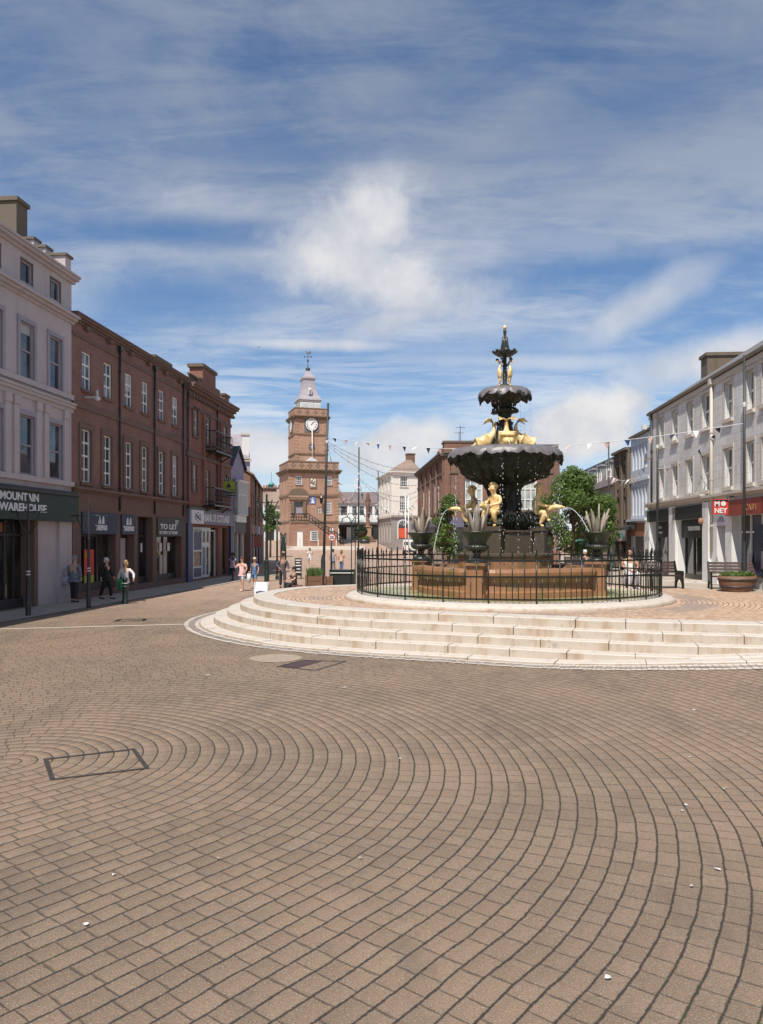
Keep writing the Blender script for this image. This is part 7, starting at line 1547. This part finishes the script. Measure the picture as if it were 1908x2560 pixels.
tree('street_tree', 1121, 42, 1.5, ztop(1238, 42), 1.75, 'narrow green street tree between the urns left of the fountain stem', 9, 5200, .08)
tree('street_tree', 676, 92, 3.3, ztop(1262, 92), 2.6, 'small green tree far down the left street behind the ornate post', 12, 2500, .14)
def market_cross():
    p = at_px(920, 125); t = thing('market_column', p, 'slender brown stone column on a stepped pedestal before the white shop row', 'column'); zt = ztop(1250, 125) - p.z
    b = MB()
    for i, s in enumerate((2.6, 2.1, 1.6)): b.box(p + Vector((0, 0, .15 + .3 * i)), (s, s, .3))
    b.build('base_steps', 'old_sandstone', t); MB().box(p + Vector((0, 0, 1.65)), (1.15, 1.15, 1.5)).box(p + Vector((0, 0, 2.48)), (1.4, 1.4, .16)).build('pedestal', 'tower_quoin', t)
    MB().lathe([(.42, 2.56), (.34, 2.75), (.32, zt - .9), (.42, zt - .75), (.30, zt - .6), (.52, zt - .15), (.52, zt)], p, 14).build('shaft', 'old_sandstone', t)
    MB().lathe([(.3, zt), (.34, zt + .3), (.24, zt + .7), (.30, zt + .9), (.16, zt + 1.2), (.05, zt + 1.35)], p, 10).build('finial', 'old_sandstone', t)
    q = at_px(912, 121); t = thing('round_planter', q, 'dark round planter with a clump of green before the stone column', 'planter'); MB().lathe([(.75, 0), (.95, .6), (.85, .6), (.8, .5), (0, .5)], q, 16).build('tub', 'dark_paint', t); leaf_cloud([(q + Vector((0, 0, .8)), (.8, .8, .4))], 500, .12, 'plants', 'foliage', t, 3)
market_cross()
def van():
    p = at_px(1025, 99); t = thing('white_van', p, 'white van parked with its back doors to the square before the cream corner building', 'van'); w, L, h = 1.75, 4.3, 1.95
    pr = [(0, .38), (0, 1.35), (.10, 1.9), (.25, h), (2.9, h), (3.5, 1.35), (4.2, 1.05), (L, .75), (L, .38)]
    vs = []
    for s in (-1, 1):
        for y, z in pr: k = w / 2 * (1 - .10 * max(0, z - 1.1)); vs.append(p + Vector((s * k, y, z)))
    n = len(pr); MB().add(vs, [tuple(range(n)), tuple(range(2 * n - 1, n - 1, -1))] + [(i, n + i, n + (i + 1) % n, (i + 1) % n) for i in range(n)]).build('body', 'white_paint', t, fix=True)
    for s in (-1, 1):
        o = MB().extrude([p + Vector((s * .43 + x, -.012, z)) for x, z in ((-.36, 1.28), (.36, 1.28), (.33, 1.72), (-.33, 1.72))], (0, .03, 0)).build('rear_window', 'glass', t); MB().box(p + Vector((s * .80, -.01, .95)), (.12, .04, .42)).build('tail_lamp', 'sign_red', t)
        for y in (.8, 3.4):
            q = p + Vector((s * .76, y, .32)); wd = MB().lathe([(.16, -.1), (.32, -.1), (.33, 0), (.32, .1), (.16, .1)], (0, 0, 0), 16); wd.v = [q + Vector((v.z, v.y, v.x)) for v in wd.v]; o = wd.build('wheel', 'sign_black', t); hb = MB().lathe([(0, -.06), (.17, -.06), (.17, .06), (0, .06)], (0, 0, 0), 12); hb.v = [q + Vector((v.z, v.y, v.x)) for v in hb.v]; hb.build('rim', 'steel', o)
    MB().box(p + Vector((0, -.03, .48)), (1.7, .12, .22)).build('bumper', 'dark_paint', t); MB().box(p + Vector((0, -.06, .78)), (.5, .03, .12)).build('number_plate', 'sign_yellow', t); MB().box(p + Vector((0, -.004, 1.05)), (.02, .02, 1.2)).build('door_seam', 'dark_paint', t)
van()
def bench(loc, rz, label):
    t = thing('park_bench', (0, 0, 0), label, 'bench', 'park benches with dark slats'); W = .9
    for s in (-1, 1):
        b = MB(); x = s * W
        prof = [(-.30, 0), (-.24, 0), (-.20, .16), (-.10, .27), (.02, .30), (.14, .26), (.22, .16), (.27, 0), (.33, 0), (.30, .30), (.30, .46), (.44, .92), (.38, .94), (.25, .60), (-.20, .60), (-.29, .58), (-.27, .40)]
        b.extrude([(x - .03, y, z) for y, z in prof], (.06, 0, 0)); b.build('end_frame', 'iron_paint', t)
    for i in range(5): MB().box((0, -.22 + i * .10, .43), (2 * W - .06, .08, .035)).build('seat_slat', 'bench_wood', t)
    for i in range(4): MB().box((0, .30 + .033 * i, .56 + .105 * i), (2 * W - .06, .03, .085), rot=Matrix.Rotation(-.3, 3, 'X')).build('back_slat', 'bench_wood', t)
    t.location = loc; t.rotation_euler = (0, 0, rz); return t
PZ = PLZ + .008
bn = bench(at_px(1637, 26.8, PZ), R(4), 'dark slatted bench on which the bald man sits by the shopfronts')
dup(bn, at_px(1846, 26.0, PZ), R(-14), 'dark slatted bench at the right edge behind a half barrel tub')
dup(bn, at_px(1466, 35.3, .75), R(5), 'dark bench glimpsed behind the fountain under the trees')
def barrel():
    p = at_px(1843, 25.2, PZ); t = thing('barrel_planter', p, 'half barrel tub of low green plants in front of the right edge bench', 'planter')
    MB().lathe([(.42, 0), (.50, .25), (.54, .50), (.50, .50), (.48, .42), (0, .42)], p, 20, sx=1.15).build('tub', 'barrel_wood', t)
    for z, r in ((.12, .47), (.36, .53)): MB().lathe([(r, 0), (r + .012, 0), (r + .015, .05), (r, .05)], p + Vector((0, 0, z)), 20, sx=1.15).build('hoop', 'dark_paint', t)
    leaf_cloud([(p + Vector((0, 0, .52)), (.52, .45, .13))], 500, .06, 'plants', 'foliage', t, 6)
barrel()

# ------------------------------------------------------------------ bunting and cables
PEN = {}
def pen_mesh(mat, w=.23, h=.27):
    k = (mat, w)
    if k not in PEN:
        me = bpy.data.meshes.new('pennant'); me.from_pydata([(-w / 2, 0, 0), (w / 2, 0, 0), (0, .05, -h), (-w / 2, .004, 0), (w / 2, .004, 0), (0, .054, -h)], [], [(0, 1, 2), (5, 4, 3), (0, 3, 4, 1), (1, 4, 5, 2), (2, 5, 3, 0)]); me.materials.append(M[mat]); PEN[k] = me
    return PEN[k]
def sagline(a, b, sag, n=16): return [Vector(a).lerp(Vector(b), i / n) - Vector((0, 0, sag * 4 * (i / n) * (1 - i / n))) for i in range(n + 1)]
def bunting(a, b, sag, gap, label, mats, seed, w=.23, h=.27, mess=.5):
    t = thing('bunting', a, label, 'bunting', 'strings of small pennants across the square'); pts = sagline(a, b, sag, 28); MB().tube(pts, .012, 4).build('cord', 'sign_white', t); r = random.Random(seed); d = gap * .7; acc = 0; k = 0
    for p, q in zip(pts, pts[1:]):
        L = (q - p).length
        while acc + L > d:
            c = p.lerp(q, (d - acc) / L); o = bpy.data.objects.new('pennant', pen_mesh(mats[k % len(mats)], w, h)); COL.objects.link(o); o.parent = t; o.location = c - Vector(a); e = q - p
            o.rotation_euler = (r.gauss(0, mess), -math.atan2(e.z, math.hypot(e.x, e.y)), math.atan2(e.y, e.x) + r.gauss(0, mess * .4)); d += gap * r.uniform(.85, 1.15); k += 1
        acc += L
mx = ['bunting_dark', 'bunting_pink', 'sign_white', 'bunting_pink', 'bunting_blue', 'bunting_pink', 'bunting_dark', 'sign_white']
bunting(B1 + Vector((0, 0, .35)), B5 + Vector((0, 0, -.55)), .75, .85, 'long bunting passing behind the fountain from the leaning pole to the far right pole', mx, 1)
m2 = ['sign_white', 'bunting_pink', 'sign_white', 'bunting_dark', 'sign_white', 'bunting_pink', 'bunting_pink']
bunting(B1 + Vector((0, 0, .15)), B2 + Vector((0, 0, -.15)), 2.3, .50, 'drooping bunting between the leaning pole and the next pole', m2, 2, .22, .38, .8)
bunting(B2 + Vector((0, 0, -.2)), B3 + Vector((0, 0, -.9)), 2.0, .65, 'drooping bunting before the white shop row', m2, 3, .24, .42, .8)
bunting(B3 + Vector((0, 0, -.95)), Vector((3.25, 61.5, 6.2)), 1.3, .55, 'drooping bunting across the cream corner building', m2, 4, .24, .42, .8)
bunting(B4 + Vector((0, 0, .1)), B6 + Vector((0, 0, -.1)), .9, .62, 'short drooping bunting before the bluish building', m2, 5, .22, .34, .7)
bunting(B4 + Vector((0, 0, -.9)), RF.pt(RF.up(1790), .1, 6.5), .35, .55, 'short bunting crossing the grey stone front', ['bunting_dark', 'bunting_pink'], 6, .2, .3, .7)
for k, (a, px, py) in enumerate(((B1, 1046, 1172), (B1, 1046, 1190), (B1, 1046, 1212), (B2, 1046, 1226), (B2, 1046, 1238))):
    e = P(px, py, 62.5); q = MB(); pts = sagline(a + Vector((0, 0, .1 - .1 * k)), e, .5 + .12 * k, 18); q.tube(pts, .010, 4)
    for i in range(1, 18): q.ball(pts[i] - Vector((0, 0, .03)), .024, 5)
    tag(q.build('festoon_cable', 'dark_paint'), ('highest', 'second highest', 'middle', 'second lowest', 'lowest')[k] + ' thin cable of small bulbs running to the weathered sandstone building', 'cable', 'festoon cables over the square')
def gull():
    p = P(647, 869, 150); t = thing('gull', p, 'tiny dark bird gliding in the sky left of the weathercock', 'bird'); b = MB(); b.tube([p + Vector((-.03, .25, 0)), p, p + Vector((.03, -.2, .02)), p + Vector((.03, -.28, .03))], [.02, .07, .05, .02], 6)
    for s in (-1, 1): b.add([p + Vector((s * .05, -.08, .03)), p + Vector((s * .05, .08, .03)), p + Vector((s * .30, .08, .22)), p + Vector((s * .52, .12, .12)), p + Vector((s * .30, -.06, .24)), p + Vector((s * .05, -.08, .015)), p + Vector((s * .05, .08, .015)), p + Vector((s * .30, .08, .2)), p + Vector((s * .30, -.06, .22))], [(0, 1, 2, 4), (4, 2, 3), (8, 7, 6, 5), (3, 7, 8), (0, 4, 8, 5), (1, 6, 7, 2)])
    b.build('body', 'dark_paint', t)
gull()

# ------------------------------------------------------------------ people
CM = {}
def cloth(c):
    k = tuple(c)
    if k not in CM:
        m, t, b = new_mat('cloth'); n = t.noise(pos(t), 9, 4, .6); t.put(b.inputs['Base Color'], t.mix(n, sc(c, .8), sc(c, 1.18))); b.inputs['Roughness'].default_value = .85; bump(t, b, t.noise(pos(t), 14, 3), .5, .03); CM[k] = m
    return CM[k]
def skinm(c):
    k = ('s',) + tuple(c)
    if k not in CM:
        m, t, b = new_mat('skin'); t.put(b.inputs['Base Color'], t.mix(t.noise(pos(t), 16, 3), sc(c, .9), sc(c, 1.1))); b.inputs['Roughness'].default_value = .5; b.inputs['Subsurface Weight'].default_value = .08; CM[k] = m
    return CM[k]
FAIR, TAN, BROWN = (.55, .33, .24), (.46, .25, .17), (.10, .055, .035)
def person(p, rz, h, label, top, bottom, hair, sk=FAIR, sleeve='short', leg='long', step=.12, arms=None, seated=False, build=1.0, shoe=(.05, .05, .05), hairlen=0, cap=None, bag=None, shades=False, bald=False, dress_top=0.0):
    t = thing('person', (0, 0, 0), label, 'person'); k = h / 1.75; B = build
    pz = .95 if not seated else .50
    J = {'pel': ((0, 0, pz), (.135 * B, .115 * B)), 'bel': ((0, -.005, pz + .15), (.13 * B, .11 * B)), 'che': ((0, 0, pz + .36), (.15 * B, .11 * B)), 'nec': ((0, -.01, pz + .53), (.055, .055)), 'h0': ((0, -.03, pz + .60), (.065, .07)), 'h1': ((0, -.03, pz + .69), (.078, .092)), 'h2': ((0, -.02, pz + .76), (.06, .07))}
    E = [('pel', 'bel'), ('bel', 'che'), ('che', 'nec'), ('nec', 'h0'), ('h0', 'h1'), ('h1', 'h2')]
    arms = arms or {}
    for s, q in ((1, 'l'), (-1, 'r')):
        y = step * s
        if seated: L = {'t': ((s * .10, -.05, pz - .02), .085 * B), 'k': ((s * .13, -.44, pz + .0), .062), 'a': ((s * .13, -.40, .09), .042), 'f': ((s * .14, -.55, .045), .042)}
        else: L = {'t': ((s * .085, -.01, pz - .08), .088 * B), 'k': ((s * .10, -y * .6 - .02, .50), .06 * B), 'c': ((s * .10, -y * .75 + .02, .34), .056 * B), 'a': ((s * .10, -y + .03, .085 + (.03 if s < 0 and step > .1 else 0)), .038), 'f': ((s * .11, -y - .12, .04), .038)}
        el, wr = arms.get(q, ((s * .27, .02 - y * .3, pz + .20), (s * .28, -.06 - y * .6, pz - .03)))
        J.update({a + q: v for a, v in L.items()}); sh = (s * .175 * B, 0, pz + .43); J.update({'s' + q: (sh, .058), 'e' + q: (el, .042), 'w' + q: (wr, .028)})
        d = (Vector(wr) - Vector(el)).normalized(); hd = Vector(wr) + d * .08; J['m' + q] = (tuple(hd), (.036, .024))
        ch = ['t', 'k', 'a', 'f'] if seated else ['t', 'k', 'c', 'a', 'f']; E += [('pel', 't' + q)] + [(ch[i] + q, ch[i + 1] + q) for i in range(len(ch) - 1)] + [('che', 's' + q), ('s' + q, 'e' + q), ('e' + q, 'w' + q), ('w' + q, 'm' + q)]
    b = MB(); b.mesh(skin(J, E, 2, 'pel'))
    for s, q in ((1, 'l'), (-1, 'r')):                              # fingers and thumbs
        el, wr, hd = Vector(J['e' + q][0]), Vector(J['w' + q][0]), Vector(J['m' + q][0]); d = (hd - wr).normalized(); sd = d.cross(Vector((s, 0, .01))).normalized(); inn = Vector((-s, 0, 0))
        for i, ln in enumerate((.07, .08, .075, .06)): o = hd + sd * (.027 - .018 * i); b.tube([o, o + d * ln * .5 + inn * .008, o + d * ln + inn * .03], [.0095, .009, .006], 5)
        b.tube([wr + d * .03 + sd * .03, wr + d * .06 + sd * .055 + inn * .015, wr + d * .10 + sd * .055 + inn * .03], [.011, .010, .007], 5)
    hz = pz + .67; b.tube([(0, -.118, hz + .035), (0, -.142, hz - .005), (0, -.122, hz - .015)], [.010, .016, .012], 6)
    for s in (1, -1): b.ball((s * .083, -.025, hz), (.012, .022, .034), 8)
    body = b.build('body', skinm(sk), t)
    e = MB(); [e.ball((s * .033, -.112, hz + .03), (.012, .008, .008), 6) for s in (1, -1)]; e.build('eyes', 'sign_black', body, uv=False); MB().ball((0, -.117, hz - .048), (.026, .008, .007), 6).build('mouth', cloth((.35, .12, .10)), body)
    g = 1.0 + .0
    def grow(keys, edges, add): return skin({a: (J[a][0], tuple(v + add for v in (J[a][1] if isinstance(J[a][1], tuple) else (J[a][1],) * 2))) for a in keys}, edges, 2, keys[0])
    # shirt
    sj = {a: J[a] for a in ('pel', 'bel', 'che')}; N = {a: (v[0], tuple(r + .022 for r in v[1])) for a, v in sj.items()}; N['hem'] = ((0, 0, pz - .05 - dress_top), (.15 * B, .13 * B)); N['col'] = ((0, -.01, pz + .475), (.075, .07)); ed = [('hem', 'pel'), ('pel', 'bel'), ('bel', 'che'), ('che', 'col')]
    for q in 'lr':
        S_, El, Wr = Vector(J['s' + q][0]), Vector(J['e' + q][0]), Vector(J['w' + q][0]); N['s' + q] = (tuple(S_), (.075, .075)); ed.append(('che', 's' + q))
        if sleeve == 'short': N['v' + q] = (tuple(S_.lerp(El, .68)), (.064, .064)); ed.append(('s' + q, 'v' + q))
        elif sleeve == 'long': N['v' + q] = (tuple(El), (.058, .058)); N['z' + q] = (tuple(El.lerp(Wr, .92)), (.042, .042)); ed += [('s' + q, 'v' + q), ('v' + q, 'z' + q)]
    MB().mesh(skin(N, ed, 2, 'pel')).build('shirt', cloth(top), t)
    # trousers or shorts
    N = {'pel': ((0, 0, pz - .02), (.155 * B, .132 * B)), 'wst': ((0, 0, pz + .07), (.145 * B, .122 * B))}; ed = [('wst', 'pel')]
    for q in 'lr':
        T_, K_ = J['t' + q], J['k' + q]; N['t' + q] = (T_[0], (.10 * B, .10 * B)); ed.append(('pel', 't' + q)); A_ = J['a' + q][0]
        if leg == 'short': kk = Vector(T_[0]).lerp(Vector(K_[0]), .88); N['k' + q] = (tuple(kk), (.092 * B, .092 * B)); ed.append(('t' + q, 'k' + q))
        else: N['k' + q] = (K_[0], (.082 * B, .082 * B)); N['a' + q] = ((A_[0], A_[1], A_[2] + .03), (.066, .066)); ed += [('t' + q, 'k' + q), ('k' + q, 'a' + q)]
    MB().mesh(skin(N, ed, 2, 'pel')).build('trousers' if leg == 'long' else 'shorts', cloth(bottom), t)
    for q in 'lr':
        a, f = Vector(J['a' + q][0]), Vector(J['f' + q][0]); s = MB(); s.tube([a + Vector((0, .05, -.045)), a + Vector((0, -.02, -.03)), f + Vector((0, 0, .0)), f + Vector((0, -.05, -.01))], [.042, .052, .048, .02], 8, flat=.85); s.build('shoe', cloth(shoe), t)
    if not bald:
        hb = MB(); hb.ball((0, -.005, hz + .055), (.094, .108, .085), 14); hb.ball((0, .035, hz + .0), (.088, .075, .09), 12); r = random.Random(int(h * 1000))
        for i in range(26): a = r.uniform(0, 6.28); e_ = r.uniform(.15, 1.4); hb.ball((math.cos(a) * .085 * math.cos(e_), -.005 + math.sin(a) * .095 * math.cos(e_) + (.02 if math.sin(a) < 0 else 0), hz + .055 + math.sin(e_) * .075), r.uniform(.022, .036), 6)
        if hairlen: hb.tube([(0, .06, hz + .04), (0, .085, hz - .08), (0, .08, hz - .08 - hairlen)], [.085, .085, .045], 10, flat=.7); [hb.tube([(s * .078, .0, hz + .06), (s * .095, -.0, hz - .04), (s * .09, .02, hz - .06 - hairlen * .7)], [.03, .035, .018], 7) for s in (1, -1)]
        hb.build('hair', cloth(hair), t)
    if cap: c = MB(); c.ball((0, -.01, hz + .075), (.102, .115, .075), 14); c.tube([(0, -.09, hz + .075), (0, -.19, hz + .06)], [.075, .05], 10, flat=.15); c.build('cap', cloth(cap), t)
    if shades: c = MB(); [c.ball((s * .034, -.116, hz + .03), (.028, .014, .02), 8) for s in (1, -1)]; c.tube([(-.085, -.03, hz + .035), (-.06, -.108, hz + .035), (.06, -.108, hz + .035), (.085, -.03, hz + .035)], .006, 5); c.build('sunglasses', 'sign_black', t)
    t.location = p; t.rotation_euler = (0, 0, rz); t.scale = (k, k, k); return t, J, k
def carried(name, who, local, label, cat, shape, mat):
    """a bag held by or hung on a person, placed in the person's own space"""
    t, J, k = who; m = Matrix.Translation(t.location) @ Matrix.Rotation(t.rotation_euler.z, 4, 'Z') @ Matrix.Scale(k, 4); o = m @ Vector(local); e = thing(name, o, label, cat)
    for nm, b in shape.items(): b.v = [m @ (Vector(local) + v) for v in b.v]; b.build(nm, mat, e, fix=True)
def tote(w=.26, h=.30, d=.10, strap=.25):
    a = MB(); a.lathe([(.01, -h), (w * .5, -h * .95), (w * .55, -h * .4), (w * .42, 0), (w * .38, 0)], (0, 0, 0), 12); a.v = [Vector((v.x, v.y * d / w * 2, v.z)) for v in a.v]; s = MB(); s.tube([(-w * .3, 0, -.01), (-w * .15, 0, strap * .8), (0, 0, strap), (w * .15, 0, strap * .8), (w * .3, 0, -.01)], .012, 5); return {'bag_body': a, 'handle': s}
G0 = lambda px, Y: at_px(px, Y)
person(G0(44, 28.7), .5, 1.68, 'person in the deep shade at the left edge with a pale patterned top', (.45, .46, .50), (.03, .03, .035), (.02, .015, .012), sleeve='long')
w = person(G0(186, 30.0), math.pi - .25, 1.86, 'person seen from behind in a grey blue jacket with a shoulder bag in the shade', (.19, .20, .25), (.03, .03, .035), (.28, .26, .25), sleeve='long', build=1.22, step=.06)
carried('shoulder_bag', w, (.33, .05, .98), 'pale bag hanging at the side of the person in the grey blue jacket', 'bag', tote(.32, .34, .14, .3), cloth((.35, .33, .42)))
person(G0(266, 31.6), 1.35, 1.72, 'white haired man in a black coat walking in the shade by the navy signs', (.018, .02, .018), (.018, .018, .02), (.65, .63, .6), sleeve='long', step=.2, build=1.05)
w = person(G0(314, 30.2), -.12, 1.66, 'blonde woman in a white top walking in the sun with a green bag', (.72, .68, .68), (.10, .10, .11), (.40, .26, .11), sleeve='long', hairlen=.10, arms={'l': ((.36, .02, 1.17), (.42, -.12, .98)), 'r': ((-.30, .03, 1.14), (-.30, -.04, .92))}, step=.14)
carried('green_bag', w, (-.04, -.22, .98), 'bright green carrier bag held before the blonde woman in white', 'bag', tote(.34, .46, .14, .16), cloth((.02, .30, .12)))
person(G0(582, 46.2), -.5, 1.68, 'person in a lilac T-shirt and dark shorts in the shade outside the bank', (.42, .38, .60), (.02, .02, .02), (.015, .012, .01), sk=BROWN, leg='short', build=1.1)
person(G0(606, 36.6), -.45, 1.64, 'woman in a pale pink T-shirt and denim shorts with one hand raised', (.72, .46, .47), (.45, .50, .56), (.14, .05, .04), leg='short', build=1.13, arms={'r': ((-.36, -.12, 1.18), (-.36, -.20, 1.42)), 'l': ((.30, -.02, 1.13), (.24, -.13, .98))}, shoe=(.6, .5, .45), step=.16)
w = person(G0(637, 38.2), -.35, 1.58, 'fair haired person in a blue polo shirt and blue shorts beside the woman in pink', (.09, .17, .32), (.13, .24, .42), (.60, .50, .36), sk=TAN, leg='short', shades=True, step=.14)
carried('white_bag', w, (-.30, -.10, .86), 'white plastic bag hanging from the hand of the person in blue', 'bag', tote(.22, .52, .10, .12), cloth((.75, .74, .74)))
person(G0(707, 38.7), .15, 1.80, 'man in a dark cap and charcoal shirt walking past the planter', (.085, .080, .088), (.055, .052, .056), (.02, .018, .016), sleeve='long', cap=(.03, .03, .03), shades=True, step=.2, sk=TAN, arms={'r': ((-.30, -.02, 1.14), (-.16, -.22, 1.0))})
person(G0(736, 35.6) + Vector((0, 0, -.10)), -.9, 1.76, 'dark haired man in sunglasses and a dark T-shirt sitting by the timber planter', (.05, .036, .036), (.03, .03, .035), (.022, .017, .015), seated=True, shades=True, sk=FAIR, arms={'l': ((.24, -.16, .72), (.06, -.40, .66)), 'r': ((-.24, -.16, .72), (-.06, -.40, .66))})
MB_ = thing('low_seat', G0(738, 35.5), 'low dark timber seat under the man in sunglasses', 'seat'); q_ = G0(738, 35.5); MB().box(q_ + Vector((.02, .02, .33)), (.62, .45, .06)).build('seat', 'barrel_wood', MB_); [MB().box(q_ + Vector((s * .24, .05, .15)), (.07, .36, .30)).build('leg', 'barrel_wood', MB_) for s in (-1, 1)]
person(G0(775, 71), math.pi + .1, 1.66, 'person in a white T-shirt and white shorts running away towards the steeple', (.75, .73, .73), (.70, .70, .70), (.05, .04, .035), leg='short', step=.24, shoe=(.6, .6, .6), arms={'l': ((.26, .20, 1.18), (.24, .02, 1.05)), 'r': ((-.26, -.16, 1.18), (-.22, -.36, 1.15))})
person(G0(833, 59.5), math.pi + .3, 1.72, 'man in a blue grey shirt and grey trousers standing behind the speed sign', (.24, .28, .36), (.13, .13, .12), (.05, .035, .025), step=.05)
person(G0(854, 60), math.pi - .4, 1.66, 'long haired woman in a peach top and blue jeans beside the man in blue grey', (.66, .42, .32), (.09, .15, .28), (.30, .17, .08), sleeve='long', hairlen=.22, step=.05, arms={'r': ((-.28, -.10, 1.15), (-.12, -.24, 1.12))})
person(at_px(1573, 26.45, PZ), .05, 1.86, 'bald bearded man in a white sleeveless top and white trousers sitting on the bench', (.78, .74, .66), (.66, .64, .68), (.1, .08, .06), sk=(.50, .26, .17), sleeve='none', seated=True, bald=True, shoe=(.6, .6, .62), build=1.12, arms={'l': ((.28, -.10, .74), (.10, -.34, .60)), 'r': ((-.28, -.10, .74), (-.10, -.34, .60))})
person(at_px(1463, 35.0, .74), .2, 1.70, 'white haired person in a dark coat sitting on the far bench behind the fountain', (.05, .05, .06), (.04, .04, .05), (.65, .64, .62), sleeve='long', seated=True)
